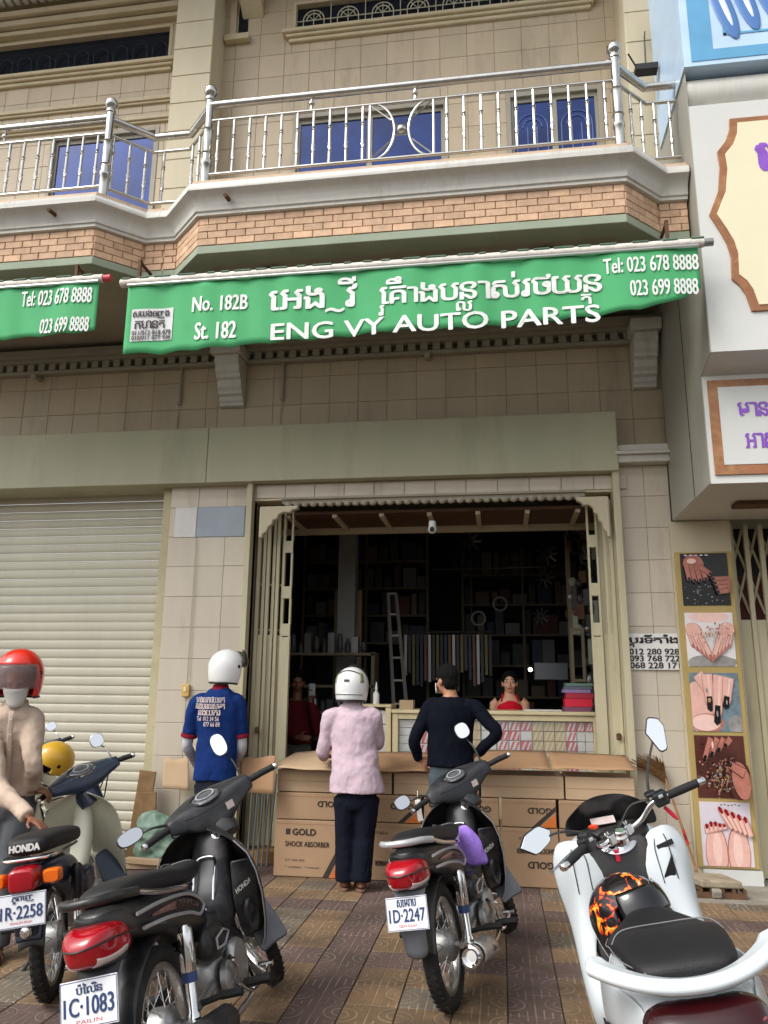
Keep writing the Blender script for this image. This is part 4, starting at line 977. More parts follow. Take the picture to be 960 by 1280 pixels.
# upper layer: long flat cartons with their flaps folded over
for i, (x0, x1, nm) in enumerate(((-1.92, -.92, 'left'), (-.91, -.19, 'middle'), (-.18, .50, 'third'), (.505, 1.06, 'right'))):
    carton('flat pale carton laid along the top of the stack '+('by the folding gate', 'beside the pink-shirted man', 'below the display counter middle', 'by the phone number notice pillar')[i], x0, x1, .677, .86, YC+.01, .42, M_card2)
def flap(name, label, pts, m, t=.006, cat='cardboard', sag=0):
    """sheet of card: 4 corners, subdivided with a slight warp"""
    P = [Vector(p) for p in pts]; rows = []
    for j in range(7):
        row = []
        for i in range(13):
            u, v = i/12, j/6; p = P[0].lerp(P[1], u).lerp(P[3].lerp(P[2], u), v)
            p = p+Vector((0, 0, sag*math.sin(math.pi*u)*(1-v)+.006*math.sin(u*9+v*3)*(1-v))); row.append(p)
        rows.append(row)
    b = MB(); b.grid(rows); o = b.build(name, m, smooth=True, solid=t); return tag(o, label, cat)
flap('cardboard_sheet', 'large bent cardboard sheet covering the carton stack by the folding gate', [(-1.97, YC-.10, .875), (-1.36, YC-.12, .86), (-1.30, YC+.42, 1.02), (-1.85, YC+.36, .97)], M_card2, sag=.01)
flap('cardboard_sheet', 'cardboard sheet on the stack between the pink and navy shirted men', [(-1.34, YC-.05, .885), (-.62, YC-.06, .875), (-.64, YC+.42, .99), (-1.30, YC+.42, .985)], M_card3, sag=-.008)
flap('cardboard_sheet', 'orange-brown cardboard lid lying below the counter beside navy shirt', [(-.60, YC-.09, .905), (.40, YC-.09, .915), (.38, YC+.45, 1.02), (-.56, YC+.45, 1.02)], M_card3, sag=.01)
flap('cardboard_sheet', 'orange-brown cardboard lid lying on the stack by the right jamb', [(.41, YC-.06, .918), (1.07, YC-.05, .918), (1.06, YC+.44, 1.0), (.40, YC+.45, 1.02)], M_card3, sag=.006)
flap('cardboard_flap', 'loose cardboard flap hanging beside the blue polo man', [W(300, 948, 6.70), W(345, 945, 6.68), W(342, 993, 6.62), W(300, 990, 6.64)], M_card3)
flap('cardboard_flap', 'small cardboard flap propped against the shutter pillar', [W(205, 948, 7.1), W(236, 948, 7.1), W(236, 988, 7.02), W(203, 986, 7.02)], M_card2)
b = MB(); b.box((0, 0, 0), (.06, .05, .04)); o = b.build('stone', M_conc, bevel=.012); o.location = (-.20, YC+.1, .96); tag(o, 'small grey stone weighing down the cardboard lid', 'stone')
# green sack and leaning boards beside the shutter
sk = thing('sack', 'faded green plastic sack slumped by the shutter rail', 'sack', (-3.05, 7.0, 0))
b = MB(); rs = []
for j in range(10):
    z = .02+.045*j; r_ = [.17, .2, .21, .2, .19, .2, .19, .17, .15, .10][j]
    rs.append([(-3.08+(r_+.06*noise.noise((k*.9, j*.7, 1)))*.9*math.cos(2*math.pi*k/14), 6.98+(r_+.03*noise.noise((k*.9, j*.7, 5)))*.6*math.sin(2*math.pi*k/14), z+.05*noise.noise((k*.8, j*.5, 9))) for k in range(14)])
b.rings(rs); sko = local(sk, b.build('sack_body', mat('green_plastic_sheet', srgb(112, 136, 120), .55, var=.25, vs=9, bump=.6, bs=25), sub=2)); q = sko.modifiers.new('crumple', 'DISPLACE'); tx = bpy.data.textures.new('crumple', 'VORONOI'); tx.noise_scale = .12; q.texture = tx; q.texture_coords = 'GLOBAL'; q.strength = .09; q.mid_level = .4
for k, (x, y, h, t) in enumerate(((-3.30, 7.12, .78, .10), (-3.20, 7.05, .60, -.05))):
    b = MB(); b.box((x, y, h/2), (.16, .02, h), Matrix.Rotation(t, 3, 'Y')); tag(b.build('board', mat('weathered_board', srgb(132, 104, 70), .85, var=.25, vs=8), bevel=.003), ('tall' if k == 0 else 'short')+' weathered board leaning by the shutter rail', 'board', None)
for k in range(2):
    b = MB(); b.box((-3.1+.1*k, 6.80-.04*k, .03+.045*k), (.5, .08, .04), Matrix.Rotation(.1-.2*k, 3, 'Z')); tag(b.build('timber_offcut', M_card2, bevel=.003), ('lower' if k == 0 else 'upper')+' timber offcut lying before the green sack', 'timber')
# bundle of thin pipes standing behind the blue polo man
pb = thing('pipe_bundle', 'bundle of thin grey pipes standing by the folding gate', 'pipes', (-2.2, 7.1, 0))
for k in range(5):
    x = W(312+6*k, 1030, 7.1).x; b = MB(); b.tube([(x, 7.08, .01), (x+.01*k, 7.15, .78)], .010, 8); local(pb, b.build('pipe', mat('grey_pipe', srgb(120, 128, 130), .4, .3), smooth=True))

# ================================================================ display counter
YK = 7.80; M_cnt = mat('cream_counter_paint', srgb(214, 198, 156), .45, var=.08, vs=5, dirt=(9, .62, .6), dcol=srgb(96, 72, 44))
kx0, kx1 = -1.06, .92; kz = 1.345
ct = thing('display_counter', 'cream wooden display counter with glass front full of small boxes', 'counter', (0, YK, FZ))
b = MB(); b.bx(kx0-.01, kx1+.02, YK-.03, YK+.50, kz-.035, kz); local(ct, b.build('counter_top', M_cnt, bevel=.006))
for x in (kx0, kx1-.05):
    b = MB(); b.bx(x, x+.055, YK-.012, YK+.05, FZ, kz-.036); local(ct, b.build('corner_post', M_cnt, bevel=.004))
b = MB(); b.bx(kx0+.056, kx1-.051, YK-.006, YK+.03, kz-.09, kz-.037); local(ct, b.build('front_rail', M_cnt, bevel=.003))
b = MB(); b.bx(kx0+.056, kx1-.051, YK-.006, YK+.45, .72, .79); local(ct, b.build('bottom_shelf', M_cnt))
b = MB(); b.bx(kx0+.056, kx1-.051, YK-.006, YK+.03, FZ, .719); local(ct, b.build('lower_panel', M_cnt))
b = MB(); b.bx(kx0+.056, kx1-.051, YK+.43, YK+.45, .80, kz-.036); local(ct, b.build('back_panel', M_cnt))
b = MB(); b.bx(kx0+.058, kx1-.053, YK+.004, YK+.008, .795, kz-.092); local(ct, b.build('glass_pane', mat('counter_glass', (.8, .85, .83, 1), .03, alpha=.10, var=0)))
M_pw = mat('box_white', srgb(212, 210, 206), .6, rand=.05); M_pr = mat('box_red', srgb(198, 30, 62), .55); M_pt = mat('box_tan', srgb(188, 162, 112), .65, rand=.08); M_pp = mat('box_pink', srgb(214, 90, 116), .55)
def pbox(x0, x1, z0, z1, kind):
    lab, m, st = {'white': ('plain white parts box in the glass counter', M_pw, None), 'red': ('white parts box with red diagonal stripes in the glass counter', M_pw, M_pr), 'tan': ('tan parts box with diagonal print in the glass counter', M_pt, M_cnt), 'redw': ('red parts box with white stripes in the glass counter', M_pr, M_pw)}[kind]
    t = thing('parts_box', lab, 'box', ((x0+x1)/2, YK+.12, z0), (0, 0, 0), {'white': 'plain white boxes in the counter', 'red': 'red striped white boxes in the counter', 'tan': 'tan boxes in the counter', 'redw': 'red boxes in the counter'}[kind])
    b = MB(); b.bx(x0+.002, x1-.002, YK+.05, YK+.22, z0+.001, z1-.002); local(t, b.build('box_body', m, bevel=.002, bseg=1))
    if st:
        b = MB(); w_ = x1-x0; h = z1-z0
        for k in range(2 if w_ < .1 else 3):
            a = x0+.008+k*w_*.42; b.prism([(a, z0+.006), (min(a+.018, x1-.004), z0+.006), (min(a+.05, x1-.004), z1-.008), (min(a+.03, x1-.006), z1-.008)], YK+.0475, YK+.0495, 'y')
        local(t, tag(b.build('printed_stripes', st), kind='stuff'))
def stack(x0, x1, kinds, n, zmax=kz-.095):
    h = (zmax-.795)/n
    for k in range(n): pbox(x0, x1, .795+h*k, .795+h*(k+1)-.003, kinds[k % len(kinds)])
stack(-1.0, -.82, ['white'], 6); stack(-.81, -.69, ['redw', 'red'], 4)
stack(-.685, -.55, ['redw'], 4); stack(-.54, -.40, ['white', 'red'], 4); stack(-.39, -.2, ['tan'], 5); stack(-.19, -.05, ['white'], 5)
x = -.04
for k in range(3): stack(x, x+.11, ['redw', 'redw', 'red', 'redw', 'red'] if k < 2 else ['white', 'redw', 'redw'], 5); x += .112
for k in range(3): stack(x, x+.105, ['tan'], 5); x += .107
stack(x, x+.10, ['redw', 'red'], 5); x += .102
for k in range(2):
    stack(x, x+.075, ['white', 'white', 'white', 'white', 'redw'], 5); x += .077
# side cabinet left of the counter
cb = thing('side_cabinet', 'narrow cream cabinet with white boxes left of the display counter', 'cabinet', (-1.22, YK, FZ))
for x in (-1.42, -1.13):
    b = MB(); b.bx(x, x+.055, YK-.01, YK+.4, FZ, kz+.02); local(cb, b.build('side_post', M_cnt, bevel=.004))
b = MB(); b.bx(-1.42, -1.075, YK-.02, YK+.4, kz+.021, kz+.045); local(cb, b.build('top', M_cnt, bevel=.004))
b = MB(); b.bx(-1.364, -1.131, YK+.30, YK+.32, FZ, kz+.02); local(cb, b.build('back_panel', M_cnt))
for k in range(4):
    b = MB(); b.bx(-1.36, -1.135, YK+.04, YK+.24, .80+.135*k, .80+.135*k+.125); o = b.build('parts_box', M_pw, bevel=.002); tag(o, 'white carton shelved in the narrow side cabinet', 'box', 'white boxes in the side cabinet')
# things on the counter
for k, (h, m, nm) in enumerate(((.045, mat('mauve_cover', srgb(120, 70, 96), .5), 'mauve'), (.075, mat('red_cover', srgb(206, 32, 60), .5), 'bright red'), (.055, mat('dark_red_cover', srgb(166, 40, 60), .5), 'dull red'), (.035, mat('lilac_cover', srgb(140, 120, 160), .5), 'lilac'), (.03, mat('slate_cover', srgb(90, 100, 112), .5), 'slate grey'), (.03, mat('green_cover', srgb(96, 128, 112), .5), 'grey-green'))):
    z0 = kz+sum((.045, .075, .055, .035, .03, .03)[:k]); b = MB(); o_ = .012*((k*7) % 3-1)
    b.bx(.62+o_, .88+o_, YK+.06, YK+.30, z0+.001, z0+h-.001); tag(b.build('ledger', m, bevel=.003), nm+' ledger in the pile at the counter end', 'book', 'pile of ledgers on the counter')
b = MB(); b.lathe([(.03, 0), (.032, .01), (.032, .10), (.012, .13), (.012, .15), (.016, .152), (.007, .20), (.004, .22)], (0, 0, 0), 'z', 14)
o = b.build('glue_bottle', M_pw, smooth=True); bp_ = W(518, 882, YK+.1); o.location = (-1.25, YK+.15, kz+.046); tag(o, 'white pointed nozzle bottle on the side cabinet', 'bottle')
b = MB(); b.bx(.22, .58, YK+.02, YK+.2, kz+.002, kz+.014); o = b.build('papers', M_pw); tag(o, 'loose white papers lying on the counter top', 'paper')
b = MB(); b.bx(-1.0, -.86, YK+.05, YK+.2, kz+.001, kz+.09); o = b.build('card_box', M_card2, bevel=.003); tag(o, 'small brown box standing on the counter near the navy shirt', 'box')

# ================================================================ dark interior stock
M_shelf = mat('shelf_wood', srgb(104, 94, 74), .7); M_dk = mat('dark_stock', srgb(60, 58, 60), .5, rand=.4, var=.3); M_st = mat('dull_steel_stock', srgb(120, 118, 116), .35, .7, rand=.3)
b = MB(); b.bx(-2.02, -1.80, 9.6, 9.8, FZ, RZ); b.build('inner_column', mat('grey_column', srgb(150, 150, 146), .8), house)
pl = W(490, 760, 10.2); b = MB(); b.bx(W(418, 760, 9.9).x, W(452, 760, 9.9).x, 9.9, 9.95, FZ, W(430, 738, 9.9).z); tag(b.build('plywood_panel', mat('dull_plywood', srgb(150, 132, 100), .8)), 'dull plywood panel standing in the dark shop', 'panel')
sf = thing('shelf_rack', 'low timber shelf rack behind the seated man in the dark shop', 'shelf', (-2.1, 9.0, FZ))
for z in (.95, 1.25, 1.55, 1.92): b = MB(); b.bx(-2.75, -1.45, 9.0, 9.35, z, z+.03); local(sf, b.build('shelf_board', M_shelf))
for x in (-2.75, -1.48): b = MB(); b.bx(x, x+.04, 9.0, 9.35, FZ, 1.96); local(sf, b.build('side_post', M_shelf))
def stock(x0, x1, y, z, n, hmin, hmax, label, group, ms):
    for k in range(n):
        xx = x0+(x1-x0)*(k+.5)/n; h = random.uniform(hmin, hmax); w_ = (x1-x0)/n*.8; b = MB()
        if k % 3 == 0: b.lathe([(w_*.45, 0), (w_*.45, h*.7), (w_*.25, h*.8), (w_*.25, h)], (xx, y, z), 'z', 10)
        elif k % 3 == 1: b.bx(xx-w_/2, xx+w_/2, y-.06, y+.06, z, z+h)
        else: b.lathe([(w_*.2, 0), (w_*.5, h*.2), (w_*.5, h*.6), (w_*.3, h)], (xx, y, z), 'z', 10)
        tag(b.build('parts_item', ms[k % len(ms)], smooth=True), label, 'part', group)
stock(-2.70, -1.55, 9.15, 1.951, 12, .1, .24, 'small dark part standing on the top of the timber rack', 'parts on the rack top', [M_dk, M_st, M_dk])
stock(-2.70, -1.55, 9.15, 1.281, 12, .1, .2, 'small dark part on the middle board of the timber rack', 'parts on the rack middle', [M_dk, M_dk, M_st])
# aluminium ladder
ld = thing('ladder', 'grey aluminium step ladder leaning in the dark shop', 'ladder', (-1.1, 9.3, FZ)); M_lad = mat('ladder_aluminium', srgb(150, 146, 140), .5, .3)
for (pa, pb_) in (((485, 742), (492, 880)), ((495, 742), (508, 880))):
    A = W(*pa, 9.3); B_ = W(*pb_, 8.9); b = MB(); b.tube([(A.x, 9.3, A.z), (B_.x, 8.9, B_.z), (B_.x+.03, 8.75, FZ+.02)], .034, 4, flat=(1, .6)); local(ld, b.build('stile', M_lad))
for k in range(6):
    t = k/5; A = W(485, 742, 9.3).lerp(W(492, 880, 8.9), t); B_ = W(495, 742, 9.3).lerp(W(508, 880, 8.9), t); b = MB(); b.tube([A, B_], .014, 8); local(ld, b.build('rung', M_lad))
# hanging shock absorbers and long parts on a rail at the back
rk = thing('hanging_rack', 'rail of long blister-packed parts hanging at the back of the shop', 'rack', (-.6, 10.6, 2.3))
A = W(505, 790, 10.6); B_ = W(615, 790, 10.6); b = MB(); b.tube([A, B_], .015, 8); local(rk, b.build('rail', M_st))
cols = [M_st, mat('orange_pack', srgb(120, 78, 40), .5), mat('blue_pack', srgb(40, 52, 86), .5), M_dk, mat('yellow_pack', srgb(120, 106, 56), .5), M_dk]
for k in range(22):
    x = A.x+(B_.x-A.x)*(k+.5)/22; h = random.uniform(.45, .75); b = MB(); b.bx(x-.018, x+.018, 10.57, 10.60, A.z-.04-h, A.z-.04); local(rk, b.build('hanging_pack', cols[(k*5) % 6]))
# shelving along the back and left walls, packed with boxed stock
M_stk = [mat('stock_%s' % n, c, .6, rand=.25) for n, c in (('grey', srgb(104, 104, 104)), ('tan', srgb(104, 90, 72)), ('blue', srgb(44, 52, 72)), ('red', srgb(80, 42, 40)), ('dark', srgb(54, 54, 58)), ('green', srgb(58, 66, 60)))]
def stock_wall(label, x0, x1, y, zs_, group, blabel, n, hmax):
    t = thing('stock_shelf', label, 'shelf', ((x0+x1)/2, y, FZ))
    for z in zs_: b = MB(); b.bx(x0, x1, y, y+.4, z-.03, z); local(t, b.build('shelf_board', M_shelf))
    for x in (x0, (x0+x1)/2, x1-.04): b = MB(); b.bx(x, x+.04, y-.004, y+.04, FZ, zs_[-1]+.4); local(t, b.build('post', M_shelf))
    for z in zs_:
        x = x0+.06
        while x < x1-.12:
            w_ = random.uniform(.07, .24); h = random.uniform(.4, 1)*hmax; x2 = min(x+w_, x1-.05)
            b = MB(); b.bx(x, x2, y+.03+random.uniform(0, .05), y+.35, z+.002, z+h); tag(b.build('stock_box', random.choice(M_stk)), blabel, 'box', group); x = x2+random.uniform(.01, .05)
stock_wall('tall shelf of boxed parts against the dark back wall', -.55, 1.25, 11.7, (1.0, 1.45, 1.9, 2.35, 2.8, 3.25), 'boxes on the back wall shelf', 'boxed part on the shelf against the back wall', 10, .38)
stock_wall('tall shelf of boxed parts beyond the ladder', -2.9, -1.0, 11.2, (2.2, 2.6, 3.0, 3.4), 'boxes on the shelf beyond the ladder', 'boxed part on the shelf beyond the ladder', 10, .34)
# fan wheels and rings on the back wall
for k, (px, py, r_, y) in enumerate(((586, 677, .19, 11.2), (683, 692, .17, 11.0), (680, 722, .15, 11.0), (676, 770, .13, 11.0), (598, 773, .09, 10.0), (625, 755, .09, 10.0), (575, 700, .10, 11.2), (640, 700, .12, 11.2))):
    c = W(px, py, y); t = thing('fan_wheel' if k < 4 else 'steel_ring', ('bladed cooling fan' if k < 4 else 'steel clutch ring')+' hung on the dark back wall', 'fan' if k < 4 else 'ring', c, (0, 0, 0), 'fan wheels on the back wall' if k < 4 else 'rings on the back wall')
    b = MB(); b.torus((0, 0, 0), (0, 1, 0), r_*(.95 if k > 3 else .25), [(-.012, -.012), (.012, -.012), (.012, .012), (-.012, .012)], 20); b.build('rim', M_dk, t, smooth=True)
    if k < 4:
        for q in range(9):
            a = q*2*math.pi/9; b = MB(); b.box((.62*r_*math.cos(a), 0, .62*r_*math.sin(a)), (.7*r_, .012, .22*r_), Matrix.Rotation(-a, 3, 'Y') @ Matrix.Rotation(.5, 3, 'X')); b.build('blade', M_st, t)
b = MB(); c = W(588, 690, 11.1); b.tube([(c.x, 11.1, RZ-.02), (c.x, 11.1, c.z-1.0)], .012, 6); tag(b.build('hanging_rod', M_st), 'thin steel rod hanging from the dark ceiling', 'rod')
b = MB(); A = W(540, 712, 11.1); B_ = W(695, 708, 11.1); b.tube([A, B_], .014, 6); tag(b.build('wall_rail', M_st), 'horizontal steel rail on the dark back wall', 'rail')
# rack of gaskets on the right inner wall
rr_ = thing('gasket_rack', 'tall rack hung with gaskets and chains beside the right inner wall', 'rack', (1.0, 9.1, FZ))
A = W(712, 660, 8.9); b = MB(); b.bx(.78, .83, 9.0, 9.05, FZ, 3.6).bx(1.22, 1.27, 8.6, 8.65, FZ, 3.6); local(rr_, b.build('rack_posts', M_shelf))
for k in range(60):
    t = random.random(); x = .80+.42*t; y = 9.05-.42*t; z = random.uniform(1.3, 3.4); b = MB(); kk = k % 3
    if kk == 0: b.torus((x, y, z), (.7, -.7, 0), random.uniform(.05, .10), [(-.008, -.006), (.008, -.006), (.008, .006), (-.008, .006)], 14)
    elif kk == 1: b.box((x, y, z), (.10, .02, random.uniform(.1, .3)), Matrix.Rotation(-.78, 3, 'Z'))
    else: b.ell((x, y, z), (.05, .04, random.uniform(.05, .09)), 8, 6)
    local(rr_, b.build('hung_part', [M_dk, M_st, M_rust, M_room][random.randrange(4)], smooth=True))
b = MB(); b.bx(.86, 1.2, 8.30, 8.32, 1.45, 2.0); o = b.build('wooden_frame', M_shelf); bpy.data.objects.remove(o)
fr = thing('wooden_frame', 'wooden framed panel hung beside the gasket rack', 'frame', (1.1, 8.4, 1.7))
A = W(712, 785, 8.3); B_ = W(728, 830, 8.3)
for q in ((A.x, A.x+.03, A.z-.55, A.z), (B_.x, B_.x+.03, A.z-.55, A.z), (A.x+.03, B_.x, A.z-.03, A.z), (A.x+.03, B_.x, A.z-.55, A.z-.52)): b = MB(); b.bx(q[0], q[1], 8.29, 8.31, q[2], q[3]); local(fr, b.build('frame_bar', M_shelf))
b = MB(); A = W(668, 845, 10.5); B_ = W(700, 828, 10.5); b.bx(A.x, B_.x+.1, 10.5, 10.9, A.z-.05, B_.z); tag(b.build('metal_cabinet', mat('grey_cabinet', srgb(110, 112, 116), .35, .4), bevel=.01), 'grey metal cabinet at the back of the dark shop', 'cabinet')
# small lit lamp reflected at the back
c = W(663, 837, 10.3); lp = thing('small_lamp', 'small lit white lamp glowing at the back of the shop', 'lamp', c)
b = MB(); b.ell((0, 0, 0), (.025,)*3, 12, 8); ml = bpy.data.materials.new('lit_lamp'); ml.use_nodes = True; ml.node_tree.nodes['Principled BSDF'].inputs['Emission Color'].default_value = (1, .95, .85, 1); ml.node_tree.nodes['Principled BSDF'].inputs['Emission Strength'].default_value = 12; b.build('bulb', ml, lp, smooth=True)
b = MB(); b.lathe([(.02, .02), (.03, .04), (.03, .09)], (0, 0, 0), 'y', 10); b.build('holder', M_dk, lp, smooth=True)
# security camera under the head
c = W(540, 657, 7.22); sc_ = thing('security_camera', 'white dome security camera under the shop lintel', 'camera', (c.x, 7.26, c.z))
b = MB(); b.lathe([(.034, .05), (.036, .03), (.036, .0)], (0, 0, 0), 'z', 14); b.build('base', M_white, sc_, smooth=True)
b = MB(); b.ell((0, -.01, -.03), (.042, .042, .045), 14, 10); b.build('dome', M_white, sc_, smooth=True)
b = MB(); b.ell((0, -.04, -.035), (.024, .018, .026), 12, 8); b.build('lens', M_black, sc_, smooth=True)
# ================================================================ motorbikes (local frame: x forward, y left, z up, rear wheel stands at the origin)
M_rub = mat('tyre_rubber', srgb(34, 33, 32), .85, var=.2, vs=20, dirt=(6, .5, .5), dcol=srgb(92, 84, 74)); M_rim = mat('wheel_steel', (.55, .55, .54, 1), .3, 1, var=.1, dirt=(12, .55, .5), dcol=(.2, .18, .15, 1))
M_bk = mat('black_gloss_plastic', srgb(24, 25, 28), .34, coat=.15, var=.1, dirt=(4, .46, .42), dcol=srgb(92, 86, 78)); M_gk = mat('grey_black_plastic', srgb(40, 41, 45), .42, var=.15, vs=5, dirt=(5, .50, .5), dcol=srgb(104, 100, 94))
M_seat = mat('black_vinyl', srgb(22, 22, 24), .55, var=.12, bump=.25, bs=260, dirt=(4, .6, .25), dcol=srgb(80, 76, 70)); M_chr = mat('chrome', (.72, .72, .72, 1), .12, 1, var=.06, dirt=(14, .62, .4), dcol=(.3, .28, .25, 1))
M_eng = mat('engine_aluminium', (.42, .42, .41, 1), .42, .85, var=.15, vs=14, dirt=(9, .52, .6), dcol=(.10, .09, .08, 1)); M_mud = mat('grey_mudguard', srgb(110, 114, 120), .5, var=.1, dirt=(4, .5, .5), dcol=srgb(80, 74, 66))
M_red = mat('red_lens', srgb(158, 12, 28), .14, coat=.4, var=.1, vs=20); M_clr = mat('clear_lens', srgb(196, 180, 176), .12, coat=.5, var=.12, vs=25); M_org = mat('orange_lens', srgb(226, 104, 20), .15, coat=.4)
M_mir = mat('mirror_glass', (.86, .88, .9, 1), .03, 1, var=0); M_grip = mat('rubber_grip', srgb(26, 26, 27), .75, bump=.3, bs=300)
M_plate = mat('plate_white', srgb(224, 226, 230), .35, var=.04, dirt=(9, .62, .4), dcol=srgb(150, 144, 130)); M_pblue = mat('plate_blue', srgb(46, 66, 110), .4); M_pinkr = mat('plate_red', srgb(200, 60, 60), .4)
M_sil = mat('silver_decal', srgb(190, 190, 192), .3, .4); M_navy = mat('navy_plastic', srgb(34, 46, 66), .3, coat=.3, var=.1, dirt=(4, .58, .3), dcol=srgb(96, 98, 100)); M_ivory = mat('ivory_leg_shield', srgb(206, 204, 184), .4, coat=.2, var=.06, dirt=(4, .56, .45), dcol=srgb(120, 112, 92))
M_wht = mat('white_scooter_paint', srgb(198, 205, 208), .25, coat=.5, var=.03, dirt=(3, .66, .15), dcol=srgb(150, 150, 146)); M_dkred = mat('smoked_tail_lens', srgb(44, 6, 10), .16, coat=.2, var=.3, vs=8)

def se(x, zc, hw, hh, p=2.6, n=18, yc=0.0, sl=0.0):
    """superellipse ring across the bike at x; sl shears the ring forward with height"""
    out = []
    for k in range(n):
        a = 2*math.pi*k/n; c, s = math.cos(a), math.sin(a)
        y = math.copysign(abs(c)**(2/p), c)*hw; z = math.copysign(abs(s)**(2/p), s)*hh
        out.append(Vector((x+sl*z, yc+y, zc+z)))
    return out
def loft(secs, **k): 
    b = MB(); b.rings([se(*s, **k) if not isinstance(s[-1], dict) else se(*s[:-1], **{**k, **s[-1]}) for s in secs]); return b
def xf(b, T): b.v = [tuple(T @ Vector(v)) for v in b.v]; return b
def mirror_y(b):
    c = MB(); c.v = [(x, -y, z) for x, y, z in b.v]; c.f = [f[::-1] for f in b.f]; c.mi = list(b.mi); return c
def bike_matrix(x, y, head, lean):
    h, a = R(head), R(lean); f = Vector((math.sin(h), math.cos(h), 0)); l = Vector((-math.cos(h), math.sin(h), 0)); u = Vector((0, 0, 1))
    l2 = l*math.cos(a)-u*math.sin(a); u2 = u*math.cos(a)+l*math.sin(a)
    return Matrix(((f.x, l2.x, u2.x, x), (f.y, l2.y, u2.y, y), (f.z, l2.z, u2.z, 0), (0, 0, 0, 1)))
def about(p, d, ang): return Matrix.Translation(p) @ Matrix.Rotation(ang, 4, d) @ Matrix.Translation(-Vector(p))
def wheel(root, T, c, r, wd, drum=True, cast=False, nm='wheel'):
    c = Vector(c); rim = r-.065*r/.285; prof = []
    for k in range(12):
        a = 2*math.pi*k/12; prof.append((.036*math.cos(a)*(1.1 if math.cos(a) > 0 else .8), wd/2*math.sin(a)))
    b = MB(); b.torus(c, (0, 1, 0), r-.036*1.1, prof, 40); wt_ = xf(b, T).build(nm, M_rub, root, smooth=True)
    # tread blocks as small grooves across the crown
    b = MB()
    for k in range(46):
        a = 2*math.pi*k/46
        for s in (-1, 1):
            p = c+Vector((math.cos(a+.03*s), 0, math.sin(a+.03*s)))*(r-.0035); b.box(p+Vector((0, s*wd*.2, 0)), (.018, wd*.26, .008), Matrix.Rotation(-a+math.pi/2, 3, 'Y') @ Matrix.Rotation(.5*s, 3, 'Z'))
    tag(xf(b, T).build('tread', M_rub, wt_), kind='stuff')
    b = MB(); b.torus(c, (0, 1, 0), rim-.008, [(-.014, -wd*.30), (.006, -wd*.34), (.012, -wd*.30), (-.004, -wd*.2), (-.010, 0), (-.004, wd*.2), (.012, wd*.30), (.006, wd*.34), (-.014, wd*.30), (-.020, 0)], 36); xf(b, T).build('rim', M_rim, wt_, smooth=True)
    b = MB(); b.lathe([(.02, -.09), (.02, -.07), (.055 if drum else .03, -.065), (.075 if drum else .035, -.05), (.075 if drum else .035, .02), (.03, .03), (.03, .06), (.018, .065), (.018, .09)], c, 'y', 20); xf(b, T).build('hub', M_eng, wt_, smooth=True)
    b = MB()
    if not cast:
        for k in range(36):
            a = 2*math.pi*k/36; s = 1 if k % 2 else -1; a2 = a+(.32 if k % 4 < 2 else -.32)
            b.tube([c+Vector((.06*math.cos(a2), s*.035, .06*math.sin(a2))), c+Vector(((rim-.01)*math.cos(a), 0, (rim-.01)*math.sin(a)))], .0019, 4)
        tag(xf(b, T).build('spokes', M_chr, wt_), kind='stuff')
    else:
        for k in range(5):
            a = 2*math.pi*k/5; s_ = MB(); s_.tube([c+Vector((.03*math.cos(a), 0, .03*math.sin(a))), c+Vector(((rim-.01)*math.cos(a+.2), 0, (rim-.01)*math.sin(a+.2)))], [.03, .018], 6); xf(s_, T).build('spoke', M_eng, wt_, smooth=True)
    return wt_
def plate(root, c, tilt, wd, ht, top, num, small, roll=0):
    """licence plate facing backwards; c its centre"""
    T = Matrix.Translation(c) @ Matrix.Rotation(roll, 4, 'X') @ Matrix.Rotation(tilt, 4, 'Y')
    b = MB(); b.box((0, 0, 0), (.004, wd, ht)); p = xf(b, T).build('licence_plate', M_plate, root, bevel=.0015)
    def txt(m_, body, u0, u1, v0, v1, bold):
        V = MB(); wall_text(V, body, u0*wd, u1*wd, v0*ht, v1*ht, 0, bold)
        V.v = [tuple(T @ Vector((-.0026+y, -x, z))) for x, y, z in V.v]; V.build('plate_lettering', m_, p, recalc=False)
    if num is not None: txt(M_pblue, num, -.43, .43, -.24, .14, .012)
    if top is not None: txt(M_pblue, top, -.22, .24, .20, .42, .008); txt(M_pinkr, small, -.22, .22, -.40, -.32, .0)
    b = MB()
    for (y0, y1, z0, z1) in ((-.49, .49, .46, .475), (-.49, .49, -.475, -.46), (-.49, -.48, -.46, .46), (.48, .49, -.46, .46)): b.box((-.0025, (y0+y1)/2*wd, (z0+z1)/2*ht), (.001, (y1-y0)*wd, (z1-z0)*ht))
    tag(xf(b, T).build('plate_border', M_pblue, p), kind='stuff')
    return p
